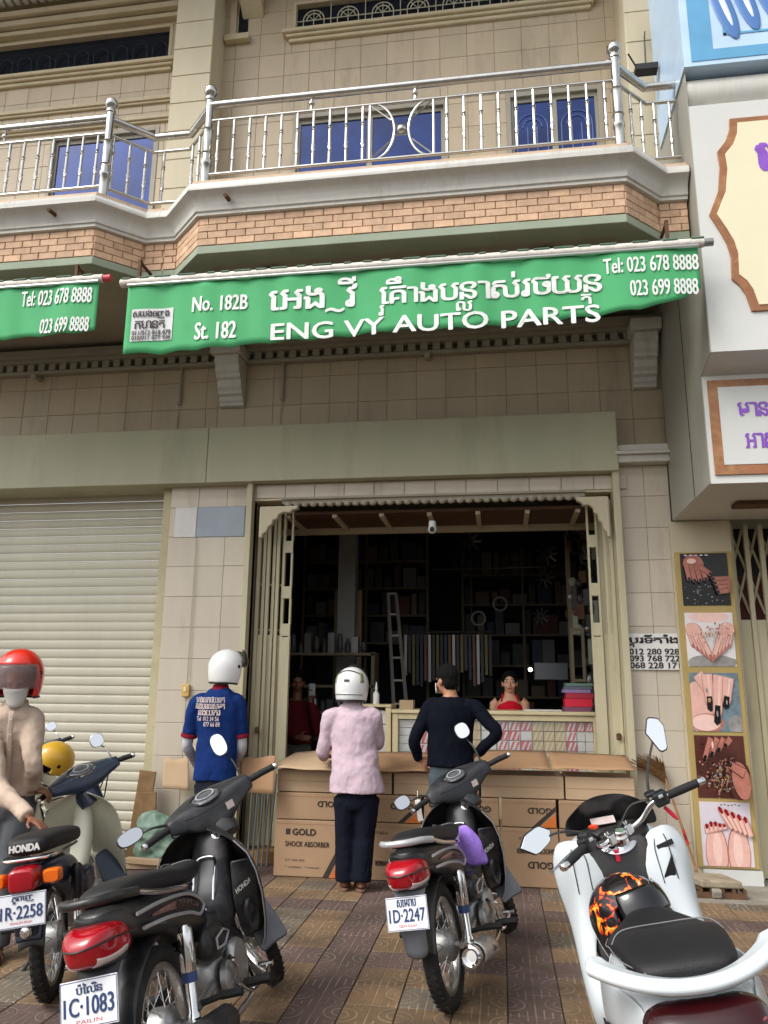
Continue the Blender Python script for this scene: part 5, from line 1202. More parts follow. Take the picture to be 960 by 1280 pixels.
def mirror(root, T, base, elbow, c, n, w_, h_, m=None, diamond=False):
    """stem, shell and glass; n is where the glass looks"""
    n_ = Vector(n).normalized(); at_ = Vector(c)-n_*.022+(Vector(elbow)-Vector(c)).normalized()*min(w_, h_)*.55
    b = MB(); b.tube([base, elbow, Vector(elbow).lerp(at_, .6)-n_*.012, at_], [.0065, .006, .005, .005], 8, smooth=4); st = xf(b, T).build('mirror_stem', M_bk if m is None else m, root, smooth=True)
    n = Vector(n).normalized(); u = Vector((0, 0, 1)).cross(n).normalized(); v = n.cross(u)
    def rg(k, d):
        out = []
        for q in range(20):
            a = 2*math.pi*q/20; ca, sa = math.cos(a), math.sin(a)
            if diamond:
                pl = [(-.62, .30), (.05, 1.0), (.72, .72), (.86, .25), (.25, -.95), (-.30, -.95), (-.62, .30)] if w_ < h_ else [(-1.0, .15), (-.45, .85), (.45, .95), (1.0, .15), (.75, -.6), (-.3, -.95), (-1.0, .15)]
                u_ = q/20*6; i_ = int(u_); fr_ = u_-i_; x_ = pl[i_][0]*(1-fr_)+pl[i_+1][0]*fr_; y_ = pl[i_][1]*(1-fr_)+pl[i_+1][1]*fr_
            else: x_ = math.copysign(abs(ca)**.8, ca); y_ = math.copysign(abs(sa)**.8, sa)
            out.append(Vector(c)+u*x_*w_*k+v*y_*h_*k+n*d)
        return out
    b = MB(); b.rings([rg(.3, -.028), rg(.75, -.022), rg(1, -.004), rg(1, .004), rg(.95, .006)]); xf(b, T).build('mirror_shell', M_bk if m is None else m, st, smooth=True)
    b = MB(); b.rings([rg(.93, .0062), rg(.92, .0075)]); xf(b, T).build('mirror_glass', M_mir, st)
def side_text(root, body, o, e1, e2, wd, ht, m, bold=.02, name='lettering'):
    """flat lettering: origin, direction of reading, up direction"""
    V = MB(); wall_text(V, body, 0, wd, 0, ht, 0, bold); e1 = Vector(e1).normalized(); e2 = Vector(e2); e2 = (e2-e1*e2.dot(e1)).normalized(); n = e1.cross(e2); o = Vector(o)
    V.v = [tuple(o+e1*x+e2*z+n*(-y+.001)) for x, y, z in V.v]; return V.build(name, m, root, recalc=False)

def underbone(name, label, loc, P):
    """step-through motorbike of the Dream / Cub family"""
    cub = P['kind'] == 'cub'
    root = thing(name, label, 'motorbike', group='motorbikes parked on the pavement'); root.matrix_world = bike_matrix(*loc)
    I = Matrix.Identity(4); FX = 1.22
    TS = Matrix(((1, 0, 0, 0), (0, .82 if not cub else .9, 0, 0), (-.065, 0, 1, .0325), (0, 0, 0, 1)))     # the whole tail kicks up towards the back
    gw = 0 if not cub else .055
    axd = Vector((-.26, 0, .53)).normalized(); S = about(Vector((.90, 0, .90)), axd, R(P['steer']))
    m_bar = M_navy if cub else M_gk; m_leg = M_ivory if cub else M_bk; m_tail = M_navy if cub else M_bk
    wheel(root, I, (0, 0, .285), .285, .080 if not cub else .070, True, nm='rear_wheel'); wheel(root, S, (FX, 0, .280), .280, .068 if not cub else .062, True, nm='front_wheel')
    # --- rear mudguard: hoop over the wheel then a flap down behind
    rows = []
    for k in range(15):
        a = R(40+k*9.5); rr = .335; hw = .062
        rows.append([Vector((rr*math.cos(a)+(.0), y*hw, .30+rr*math.sin(a)-(.022*abs(y)**2.5))) for y in (-1, -.8, -.4, 0, .4, .8, 1)])
    b = MB(); b.grid(rows); b.build('rear_mudguard', M_bk, root, sub=1, solid=.004)
    if not cub:
        MB.XF = TS; b = MB(); path = [(-.30, .64, .105, .03), (-.39, .60, .10, .032), (-.435, .53, .088, .028), (-.45, .44, .075, .024), (-.44, .36, .072, .02), (-.42, .275, .070, .018)]
        rs = []
        for i, (x, z, hw, t) in enumerate(path):
            d = Vector((path[min(i+1, 5)][0]-path[max(i-1, 0)][0], 0, path[min(i+1, 5)][1]-path[max(i-1, 0)][1])).normalized(); n = Vector((d.z, 0, -d.x))
            if n.x > 0: n = -n
            rs.append([Vector((x, y*hw, z))+n*(t*(1-abs(y)**3)-.008) for y in (-1, -.85, -.5, 0, .5, .85, 1)]+[Vector((x, y*hw, z))-n*.016 for y in (1, 0, -1)])
        b.rings(rs); b.build('mud_flap', P.get('flap', M_mud), root, sub=1)
    # --- tail cowl, seat, tail lamp
    MB.XF = TS
    if cub:
        loft([(-.36, .60, .06, .03), (-.30, .60, .10, .06), (-.1, .585, .12, .085), (.1, .55, .12, .11), (.28, .50, .11, .13), (.42, .46, .09, .12)]).build('tail_body', m_tail, root, sub=1)
        loft([(-.40, .735, .08, .030), (-.37, .74, .115, .045), (-.2, .745, .13, .05), (.05, .735, .13, .05), (.22, .725, .125, .048), (.38, .715, .10, .042), (.47, .71, .06, .028)], p=3.4).build('seat', M_seat, root, sub=1)
        side_text(root, 'HONDA', (-.417, .075, .722), (0, -1, 0), (.12, 0, 1), .15, .032, M_pw, .05)
        b = MB(); b.tube([(.1, .135, .69), (-.3, .135, .685), (-.40, .10, .685), (-.41, 0, .685), (-.40, -.10, .685), (-.3, -.135, .685), (.1, -.135, .69)], .008, 8, smooth=4); b.build('seat_trim', M_chr, root, smooth=True)
        loft([(-.34, .60, .065, .055), (-.40, .605, .070, .055), (-.475, .60, .066, .050), (-.485, .60, .055, .040)], p=5).build('tail_lamp', M_red, root, bevel=.004, smooth=True)
        b = MB(); b.bx(-.34, -.20, -.05, .05, .55, .66); b.build('tail_bracket', M_bk, root, bevel=.01)
        for s in (-1, 1):
            ind = loft([(-.36, .60, .02, .02), (-.38, .60, .045, .033), (-.43, .60, .045, .033), (-.445, .60, .035, .024)], p=4, yc=s*.135).build('indicator', M_org, root, smooth=True)
            b = MB(); b.tube([(-.37, s*.05, .60), (-.37, s*.10, .60)], .010, 8); b.build('stalk', M_bk, ind, smooth=True)
        plate(root, Vector((-.475, 0, .475)), R(8), .235, .145, *P['plate'])
        b = MB(); b.bx(-.44, -.30, -.05, .05, .355, .43); b.build('plate_bracket', M_navy, root, bevel=.01)
        b = MB(); b.lathe([(.028, -.012), (.03, .0), (.024, .012), (0.005, .018)], (-.455, -.01, .375), (-1, 0, 0), 16); b.build('reflector', M_chr, root, smooth=True)
        b = MB(); b.grid([[Vector((-.33-.05*t, y*.07, .52-.20*t-.01*y*y)) for y in (-1, -.5, 0, .5, 1)] for t in (0, .3, .6, 1)]); b.build('mud_flap', M_navy, root, sub=1, solid=.006)
    else:
        loft([(-.44, .715, .05, .02), (-.40, .705, .105, .05), (-.28, .69, .13, .07), (-.1, .675, .14, .08), (.1, .645, .14, .09), (.25, .61, .135, .10), (.38, .58, .12, .10), (.47, .56, .08, .08)], p=3.0).build('tail_cowl', m_tail, root, sub=1)
        loft([(-.37, .772, .07, .016), (-.34, .78, .105, .032), (-.22, .785, .13, .042), (0, .775, .14, .045), (.14, .758, .14, .045), (.22, .75, .135, .045), (.36, .755, .11, .045), (.46, .765, .085, .035), (.51, .765, .05, .018)], p=3.0).build('seat', M_seat, root, sub=1)
        for s in (-1, 1):   # stitched stripes near the nose of the seat
            b = MB(); b.tube([(.26, s*.03, .803), (.34, s*.055, .803), (.41, s*.06, .796)], .0028, 5, smooth=4); b.build('seat_stripe', M_sil, root)
        tl = loft([(-.31, .650, .128, .05), (-.38, .650, .126, .066), (-.44, .645, .112, .066), (-.49, .634, .085, .052), (-.515, .625, .055, .034), (-.522, .622, .03, .02)], p=3.6, sl=-.30, n=28).build('tail_lamp', M_red, root, sub=1)
        LS = [(-.38, .650, .126, .066), (-.44, .645, .112, .066), (-.49, .634, .085, .052), (-.515, .625, .055, .034)]
        for s in (-1, 1):
            g = []
            for i in range(9):
                u_ = i/8*2.6; q0 = LS[int(u_)]; q1 = LS[min(int(u_)+1, 3)]; w_ = u_-int(u_); x_, zc_, hw_, hh_ = [q0[m_]*(1-w_)+q1[m_]*w_ for m_ in range(4)]
                row = []
                for k_ in range(9):
                    a_ = R(-72+62*k_/8-8*math.sin(i/8*math.pi)); c_, s_ = math.cos(a_), math.sin(a_); y_ = abs(c_)**(2/3.6)*hw_*.985; z_ = -abs(s_)**(2/3.6)*hh_*.985
                    row.append(Vector((x_-.30*z_-.001, s*y_, zc_+z_)))
                g.append(row)
            b = MB(); b.grid(g); b.build('indicator_lens', M_clr, tl, smooth=True, solid=.003)
        b = MB(); b.tube([(-.30, .129, .652), (-.42, .119, .660), (-.50, .08, .655), (-.535, 0, .648), (-.50, -.08, .655), (-.42, -.119, .660), (-.30, -.129, .652)], .0035, 6, smooth=4); b.build('lens_seam', M_bk, tl, smooth=True)
        loft([(-.30, .59, .12, .02), (-.42, .585, .10, .018), (-.47, .59, .07, .012)], p=3).build('lamp_base', M_gk, root, sub=1)
        b = MB(); b.tube([(.20, .145, .715), (.05, .165, .725), (-.15, .165, .745), (-.30, .15, .775)], .011, 10, smooth=4); b.build('grab_rail', M_chr, root, smooth=True)
        b = MB(); b.tube([(.20, -.145, .715), (.05, -.165, .725), (-.15, -.165, .745), (-.30, -.15, .775)], .011, 10, smooth=4); b.build('grab_rail', M_chr, root, smooth=True)
        b = MB(); b.tube([(-.30, .15, .775), (-.40, .125, .785), (-.47, .07, .785), (-.485, 0, .785), (-.47, -.07, .785), (-.40, -.125, .785), (-.30, -.15, .775)], .016, 10, smooth=4); b.build('grab_handle', P.get('grab', M_bk), root, smooth=True)
        # side decal: two silver lines closing to an arrow, with the model strip between
        for s in (-1, 1):
            b = MB()
            def sp(x, z, e=.004): 
                hwv = .140 if x < .12 else .140-.09*(x-.12); return (x, s*(hwv+e), z)
            b.tube([sp(-.30, .700, -.004), sp(-.1, .705, .002), sp(.14, .690, .003), sp(.30, .648, .003), sp(.36, .610, .003)], .0075, 6, smooth=4); b.tube([sp(-.26, .645, -.004), sp(-.06, .640, .001), sp(.16, .615, .002), sp(.29, .585, .003), sp(.36, .610, .003)], .0075, 6, smooth=4)
            b.build('side_trim', M_sil, root, smooth=True)
            b = MB(); b.tube([sp(-.18, .672, -.001), sp(0, .670, .001), sp(.18, .648, .002), sp(.28, .622, .002)], [.004, .016, .014, .004], 6, smooth=4, flat=(.25, 1) if False else None); b.build('model_strip', mat('model_strip', srgb(150, 110, 104), .3, .3, var=.4, vs=60), root, smooth=True)
            e1 = (1, 0, -.15) if s < 0 else (-1, 0, .15)
            side_text(root, 'DREAM', (.0, -.160, .655) if s < 0 else (.20, .160, .632), e1, (0, 0, 1), .19, .028, M_bk, .06)
        plate(root, Vector((-.482, 0, .487)), R(10), .245, .142, *P['plate'])
    MB.XF = None
    # --- suspension and running gear
    for s in (-1, 1):
        b = MB(); b.lathe([(.016, 0), (.028, .015), (.030, .03), (.030, .16), (.026, .17)], (.035, s*.135, .62), (-.08, 0, -1), 14); sh_ = b.build('shock_absorber', M_chr if not cub else M_bk, root, smooth=True)
        b = MB(); b.lathe([(.020, .165), (.020, .30), (.026, .31), (.026, .335), (.012, .34)], (.035, s*.135, .62), (-.08, 0, -1), 12); b.build('shock_tube', M_chr, sh_, smooth=True)
        if not cub:
            b = MB(); b.lathe([(.0302, .165), (.0302, .20)], (.035, s*.135, .62), (-.08, 0, -1), 14); b.build('shock_sticker', M_pblue, sh_, smooth=True)
        b = MB(); b.tube([(.42, s*.075, .30), (.2, s*.10, .295), (-.03, s*.105, .285)], [.022, .018, .016], 8); b.build('swing_arm', M_eng, root, smooth=True)
        b = MB(); b.tube([(.15, s*.11, .30), (.17, s*.20, .31)], .012, 8).tube([(.17, s*.19, .31), (.17, s*.28, .31)], .017, 8); b.build('pillion_peg', M_grip, root, smooth=True)
    b = MB(); b.bx(.02, .42, .075, .11, .235, .345); b.build('chain_case', M_bk, root, bevel=.03, bseg=3)
    b = MB(); b.tube([(.42, -.13, .20), (.2, -.14, .24), (0, -.12, .23)], .005, 6); b.build('brake_rod', M_chr, root, smooth=True)
    # --- engine
    eng = loft([(.36, .31, .07, .06), (.40, .315, .105, .10), (.55, .31, .115, .11), (.66, .315, .10, .095), (.70, .32, .07, .07)], p=3.2).build('engine', M_eng, root, sub=1)
    b = MB(); b.lathe([(.105, 0), (.105, .02), (.095, .035), (.05, .045), (.0, .046)], (.57, -.115, .315), (0, -1, 0), 26); b.lathe([(.075, 0), (.075, .025), (.06, .035), (0, .036)], (.45, -.115, .30), (0, -1, 0), 22); b.build('clutch_cover', M_eng, eng, smooth=True)
    b = MB(); b.lathe([(.09, 0), (.09, .02), (.075, .04), (0, .042)], (.56, .11, .315), (0, 1, 0), 22); b.build('magneto_cover', M_eng, eng, smooth=True)
    b = MB()
    for k in range(7): b.lathe([(.072, 0), (.072, .006)], (.705+.022*k, 0, .335+.002*k), 'x', 14)
    b.lathe([(.05, 0), (.05, .16), (.06, .165), (.06, .21), (.03, .23)], (.70, 0, .335), 'x', 14); b.build('cylinder', M_eng, eng, smooth=True)
    b = MB(); b.ell((.52, -.02, .45), (.06, .05, .05), 12, 8).tube([(.5, -.02, .45), (.4, -.03, .48)], .03, 10); b.build('carburettor', M_eng, eng, smooth=True)
    for s in (-1, 1):
        loft([(.26, .47, .02, .03), (.30, .47, .045, .07), (.40, .465, .055, .085), (.48, .46, .05, .07), (.53, .455, .02, .03)], p=2.8, yc=s*.09).build('side_cover', m_tail, root, sub=1)
        if not cub:
            b = MB(); b.tube([(.32, s*.148, .485), (.40, s*.152, .50), (.47, s*.15, .475), (.40, s*.152, .44), (.32, s*.148, .445), (.32, s*.148, .485)], .005, 6); b.build('cover_badge', M_sil, root, smooth=True)
    # --- exhaust
    b = MB(); b.tube([(.86, -.02, .30), (.90, -.04, .24), (.84, -.09, .17), (.70, -.13, .145), (.45, -.145, .15), (.30, -.155, .18)], .016, 10, smooth=5); b.build('exhaust_pipe', M_chr, root, smooth=True)
    d = Vector((-.60, -.02, .10)).normalized(); b = MB(); b.lathe([(.018, 0), (.034, .03), (.045, .08), (.050, .30), (.052, .50), (.050, .53), (.040, .535), (.030, .53), (.026, .50), (.012, .50), (.0, .50)], (.33, -.165, .185), d, 22); mf = b.build('muffler', P.get('muf', M_chr), root, smooth=True)
    rows = []
    for i in range(7):
        t = .10+.36*i/6; c = Vector((.33, -.165, .185))+d*t; rows.append([c+Vector((0, -math.cos(a)*.060, math.sin(a)*.060)) for a in [R(-35+k*15) for k in range(9)]])
    b = MB(); b.grid(rows); hsd = b.build('heat_shield', P.get('shield', M_gk), mf, smooth=True, solid=.004)
    b = MB(); c = Vector((.33, -.165, .185))+d*.22; b.prism([(c.x-.03, c.z-.005), (c.x+.05, c.z-.01), (c.x-.01, c.z+.022)], c.y-.066, c.y-.055, 'y'); b.build('shield_slot', M_bk, hsd)
    # --- pegs, pedals, stands
    b = MB(); b.tube([(.52, -.26, .235), (.52, .26, .235)], .012, 8); pg = b.build('footrest_bar', M_bk, root, smooth=True)
    for s in (-1, 1): b = MB(); b.tube([(.52, s*.17, .24), (.52, s*.29, .245)], .024, 10, flat=(1.1, .8)); b.build('footrest_rubber', M_grip, pg, smooth=True)
    b = MB(); b.tube([(.45, -.165, .27), (.55, -.19, .20), (.72, -.20, .215), (.77, -.20, .235)], .009, 8, smooth=4).tube([(.75, -.235, .24), (.75, -.165, .24)], .012, 8); b.build('brake_pedal', M_chr, root, smooth=True)
    b = MB(); b.tube([(.44, -.16, .29), (.42, -.18, .34), (.34, -.185, .40), (.30, -.20, .405), (.27, -.235, .40)], .010, 8, smooth=4); b.build('kick_start', M_chr, root, smooth=True)
    b = MB(); b.tube([(.48, .10, .22), (.42, .24, .045), (.40, .265, .012)], .011, 8).tube([(.41, .25, .02), (.36, .28, .016)], .012, 6); b.build('side_stand', M_bk, root, smooth=True)
    # --- main pipe cover and leg shield
    if cub:
        loft([(.40, .46, .06, .07), (.52, .44, .06, .06), (.66, .48, .06, .06), (.78, .58, .06, .08), (.86, .70, .06, .12), (.90, .82, .06, .12)], p=2.6, sl=-.25).build('main_tube', M_navy if False else M_ivory, root, sub=1)
    else:
        loft([(.43, .52, .085, .085), (.52, .48, .095, .085), (.62, .48, .10, .09), (.72, .54, .105, .13), (.80, .64, .105, .18), (.86, .75, .10, .17), (.90, .84, .085, .11)], p=3.0, sl=-.2).build('main_tube_cover', M_gk, root, sub=1)
        b = MB(); b.lathe([(.024, 0), (.024, .008), (.016, .010), (.0, .010)], (.795, -.045, .845), (-.85, -.15, .35), 16); kl = b.build('ignition_lock', M_chr, root, smooth=True); b = MB(); b.box((.782, -.048, .852), (.012, .004, .02)); b.build('key', M_bk, kl)
        b = MB(); b.tube([(.60, .045, .55), (.65, .05, .66), (.70, .05, .735), (.72, .03, .76), (.72, -.03, .76), (.70, -.05, .735), (.65, -.05, .66), (.60, -.045, .55)], .006, 8, smooth=4); b.tube([(.52, .04, .57), (.56, .045, .49), (.62, .05, .47)], .006, 8); b.tube([(.52, -.04, .57), (.50, -.07, .50), (.52, -.11, .43)], .006, 8, smooth=3); b.build('luggage_hook', M_chr, root, smooth=True)
    def xfz(z): return 1.10-.48*(z-.33)
    Wz = [(.28, .15), (.33, .18), (.42, .21), (.55, .235), (.66, .24), (.75, .225), (.82, .18), (.87, .12), (.90, .06)] if not cub else [(.22, .16), (.28, .21), (.40, .235), (.55, .24), (.70, .235), (.78, .215), (.84, .17), (.88, .10), (.90, .05)]
    for s in (-1, 1):
        rows = []
        for z, wv in Wz:
            row = []
            for k in range(9):
                t = k/8; y = .02+(wv-.02)*t; x = xfz(z)-.02-(.17 if not cub else .10)*(t**2.6); row.append(Vector((x, s*y, z)))
            if not cub: row.append(Vector((xfz(z)-.235, s*(wv-.002), z)))
            rows.append(row)
        b = MB(); b.grid(rows); lg = b.build('leg_shield', m_leg, root, sub=1, solid=.006)
        if not cub:
            b = MB(); b.tube([(xfz(z)-.238, s*(wv+.001), z) for z, wv in Wz[:-2]], .0035, 6); b.build('edge_line', M_sil, lg, smooth=True)
            # flank panel joining the shield to the tube cover
            rows = []
            for z, y0, y1, x0, x1 in ((.36, .12, .18, .76, .89), (.45, .11, .208, .72, .85), (.55, .108, .225, .70, .80), (.65, .108, .230, .73, .765), (.72, .106, .216, .745, .735)):
                rows.append([Vector((x0+(x1-x0)*t, s*(y0+(y1-y0)*t**1.5), z)) for t in (0, .25, .5, .75, 1)])
            b = MB(); b.grid(rows); b.build('flank_panel', M_bk, lg, sub=1, solid=.004)
            if s < 0: side_text(root, 'HONDA', (.69, -.135, .575), (.75, -.5, .28), (-.2, .1, 1), .10, .024, M_pw, .02)
            b = MB(); b.torus((.77, s*.165, .45), (-.35, s, 0), .035, [(-.006, -.01), (.008, -.008), (.008, .01), (-.006, .008)], 18); b.v = [(x, y, .43+(z-.43)*1.7) for x, y, z in b.v]; b.build('vent_ring', M_gk, lg, smooth=True)
        else:
            if s < 0:
                b = MB(); b.lathe([(.035, 0), (.035, .01)], (xfz(.36)-.085, s*.19, .36), (-1, 0, 0), 16); b.v = [(x, y, .36+(z-.36)*1.6) for x, y, z in b.v]; b.build('shield_opening', M_black, lg, smooth=True)
    # --- front fork, mudguard
    for s in (-1, 1):
        b = MB(); b.tube([(FX-.005, s*.07, .28), (1.14, s*.07, .42), (1.02, s*.06, .66), (.93, s*.05, .82)], [.024, .024, .02, .02], 10); xf(b, S).build('fork_leg', M_chr if not cub else M_navy, root, smooth=True)
    rows = []
    for k in range(13):
        a = R(15+k*11.5); rr = .318; rows.append([Vector((FX+rr*math.cos(a), y*.058, .285+rr*math.sin(a)-.02*abs(y)**2.5)) for y in (-1, -.8, -.4, 0, .4, .8, 1)])
    b = MB(); b.grid(rows); fm = xf(b, S).build('front_mudguard', m_leg, root, sub=1, solid=.004)
    b = MB(); b.grid([[Vector((FX-.28-.07*t, y*(.066+.016*t), .50-.26*t-.012*y*y)) for y in (-1, -.5, 0, .5, 1)] for t in (0, .3, .65, 1)]); xf(b, S).build('front_flap', M_mud if not cub else M_navy, fm, sub=1, solid=.006)
    # --- handlebar assembly
    hb = []
    for y, xc, zc, hx, hz in ((-.235, .815, .985, .022, .022), (-.225, .817, .986, .034, .031), (-.17, .84, .986, .052, .040), (-.10, .868, .978, .088, .058), (-.05, .876, .974, .100, .070), (.05, .876, .974, .100, .070), (.10, .868, .978, .088, .058), (.17, .84, .986, .052, .040), (.225, .817, .986, .034, .031), (.235, .815, .985, .022, .022)):
        ring = []
        for k in range(16):
            a = 2*math.pi*k/16; c, s = math.cos(a), math.sin(a); ring.append(Vector((xc+math.copysign(abs(c)**.55, c)*hx, y, zc+math.copysign(abs(s)**.55, s)*hz+.25*math.copysign(abs(c)**.55, c)*hx)))
        hb.append(ring)
    if not cub: hb = [[Vector((.86+(q.x-.86)*1.0, q.y, .985+(q.z-.985)*1.25-.012*math.exp(-(q.y/.1)**2))) for q in rg_] for rg_ in hb]
    b = MB(); b.rings(hb); hd = xf(b, S).build('handlebar_cover', m_bar, root, sub=1)
    b = MB(); b.lathe([(.075, -.02), (.095, .03), (.088, .12)] if not cub else [(.075, -.03), (.085, .03), (.075, .13)], (.885, 0, .92), (-.35, 0, -1), 18); xf(b, S).build('steering_neck', m_bar, root, smooth=True)
    b = MB(); b.ell((.835, 0, 1.024), (.055, .085, .014), 20, 10, Matrix.Rotation(R(-28), 3, 'Y')); sp_ = xf(b, S).build('speedometer', mat('meter_glass', srgb(84, 86, 90), .12, coat=.6, var=.5, vs=70), hd, smooth=True)
    b = MB(); b.torus((.835, 0, 1.026), (-.47, 0, .88), .062, [(-.004, -.004), (.004, -.004), (.004, .006), (-.004, .006)], 24); b.v = [(x, y*1.4, z) for x, y, z in b.v]; xf(b, S).build('meter_bezel', M_bk if not cub else M_chr, sp_, smooth=True)
    b = MB(); b.torus((.833, 0, 1.040), (-.47, 0, .88), .036, [(-.003, -.001), (.003, -.001), (.003, .002), (-.003, .002)], 20); b.v = [(x, y*1.3, z) for x, y, z in b.v]; xf(b, S).build('dial_ring', M_sil, sp_, smooth=True)
    if not cub:
        b = MB(); b.tube([(.776, -.16, .985), (.768, -.10, .972), (.770, 0, .968), (.768, .10, .972), (.776, .16, .985)], .0022, 5, smooth=4); xf(b, S).build('cover_seam', M_black, hd)
        b = MB(); b.box((.772, -.075, .935), (.004, .040, .036), Matrix.Rotation(-.2, 3, 'Y')); xf(b, S).build('sticker', M_clr, hd)
    b = MB(); b.lathe([(.02, 0), (.075, .03), (.085, .06), (.08, .075), (.03, .09)], (.93, 0, .965), (1, 0, .05), 20); xf(b, S).build('headlamp', M_clr, hd, smooth=True)
    for s in (-1, 1):
        b = MB(); b.tube([(.815, s*.225, .985), (.79, s*(.30-gw*.6), .985), (.765, s*(.365-gw), .98)], [.0165, .0175, .0165], 12); gp = xf(b, S).build('grip', M_grip, root, smooth=True)
        b = MB(); b.lathe([(.016, 0), (.018, .006), (.014, .018), (.0, .022)], (.765, s*(.365-gw), .98), (-.35, s, -.05), 12); xf(b, S).build('bar_end', M_chr, gp, smooth=True)
        b = MB(); b.box((.825, s*.215, .99), (.045, .035, .055)); xf(b, S).build('switch_housing', M_bk, root, bevel=.008)
        if s < 0 or cub: b = MB(); b.tube([(.85, s*.205, .98), (.865, s*.27, .975), (.835, s*(.37-gw), .965), (.825, s*(.385-gw), .962)], [.006, .006, .005, .007], 8, smooth=4); xf(b, S).build('brake_lever', M_chr, root, smooth=True)
    for k_, (ya, yb_, zc_) in enumerate(((-.21, -.10, .80), (.21, .08, .78), (-.19, -.02, .84))):
        b = MB(); p0 = S @ Vector((.845, ya, .975)); p1 = S @ Vector((.93, ya*.95, .93)); b.tube([p0, p1, Vector((.965, (p1.y+yb_)/2, .86)), Vector((.94, yb_, zc_)), Vector((.93, yb_*.5, zc_-.12))], .0045, 6, smooth=5); b.build('cable', M_black, root, smooth=True)
    for mr in P['mirrors']: mirror(root, S, *mr)
    return root

dreamC = underbone('motorbike', 'black step-through motorbike with plate 1C 1083, beside the cream shielded bike', (-1.245, 3.13, -1.5, 13.0), dict(kind='dream', steer=41, plate=([('ប', None, 0, 1), ('៉', -.4, 0, 1), ('ៃ', None, 0, 1), ('ល', None, 0, 1), ('ិ', -.4, 0, 1), ('ន', None, 0, 1)], '1C·1083', 'PAILIN'), flap=M_gk,
    mirrors=[((.83, -.205, 1.0), (.85, -.215, 1.10), (.86, -.19, 1.22), (-.9, .35, .25), .040, .062), ((.83, .205, 1.0), (.83, .30, 1.035), (.83, .40, 1.05), (-.95, -.2, .2), .068, .036)]))
dreamD = underbone('motorbike', 'black step-through motorbike with purple cloth and plate 1D 2247', (-.267, 4.285, 10.0, 10.2), dict(kind='dream', steer=41, plate=([('ស', None, 0, 1), ('េ', None, 0, 1), ('ម', None, 0, 1), ('រ', None, 0, 1), ('ា', None, 0, 1), ('ប', None, 0, 1)], '1D·2247', 'SIEM REAP'), grab=M_sil, shield=mat('pale_heat_shield', (.62, .62, .61, 1), .3, .7),
    mirrors=[((.83, -.205, 1.0), (.85, -.215, 1.12), (.86, -.20, 1.245), (-.9, .2, .15), .048, .052), ((.83, .205, 1.0), (.83, .30, 1.03), (.83, .39, 1.045), (-.95, -.2, .2), .055, .040)]))
cubA = underbone('motorbike', 'navy step-through motorbike with cream leg shield and plate 1R 2258', (-2.29, 4.06, -17.5, 7.0), dict(kind='cub', steer=38, plate=([('ភ', None, 0, 1), ('្', -.4, 0, 1), ('ន', -.4, -.4, .55), ('ព', None, 0, 1), ('េ', None, 0, 1), ('ញ', None, 0, 1)], '1R·2258', 'PHNOM PENH'),
    mirrors=[((.83, -.205, 1.0), (.84, -.20, 1.08), (.85, -.16, 1.16), (-.95, .1, .1), .045, .045, M_chr), ((.83, .205, 1.0), (.83, .25, 1.06), (.83, .29, 1.12), (-.95, -.1, .1), .045, .045, M_chr)]))
cubB = underbone('motorbike', 'navy step-through motorbike with a yellow helmet hanging from it', (-3.72, 5.60, -9.0, 8.5), dict(kind='cub', steer=38, plate=(None, None, None),
    mirrors=[((.83, -.205, 1.0), (.84, -.22, 1.06), (.85, -.20, 1.14), (-.95, .1, .1), .045, .038, M_chr), ((.83, .205, 1.0), (.83, .25, 1.06), (.83, .29, 1.12), (-.95, -.1, .1), .045, .045, M_chr)]))

# purple cloth and strap hung on the middle motorbike; mask on its bar
pc_ = thing('purple_cloth', 'crumpled purple cloth bag hung on the middle motorbike', 'cloth'); pc_.matrix_world = dreamD.matrix_world.copy()
b = MB(); rs = []
for j in range(9):
    t = j/8; r_ = .018+.062*math.sin(min(1, t*1.25)*math.pi*.62)**.8
    rs.append([Vector((.545+.04*t+r_*.5*math.cos(2*math.pi*k/14)*(1+.25*math.sin(3*k+j)), -.075-.03*t+r_*.95*math.sin(2*math.pi*k/14)*(1+.2*math.sin(2*k+1.7*j)), .77-.235*t+.012*math.sin(2.3*k+j))) for k in range(14)])
b.rings(rs); b.build('bag_cloth', mat('purple_fabric', srgb(150, 116, 208), .8, var=.18, vs=18, bump=.4, bs=60), pc_, sub=1)
mk = thing('face_mask', 'white face mask dangling from the middle motorbike handlebar', 'mask'); mk.matrix_world = dreamD.matrix_world.copy()
b = MB(); b.grid([[Vector((.70+.008*math.sin(j*1.3+k), .225+.035*(k/4-.5), .93-.13*j/6)) for k in range(5)] for j in range(7)]); b.build('mask_fabric', M_pw, mk, sub=1, solid=.003)
b = MB(); b.tube([(.73, .225, .98), (.705, .225, .93)], .002, 5); b.build('ear_loop', M_pw, mk)
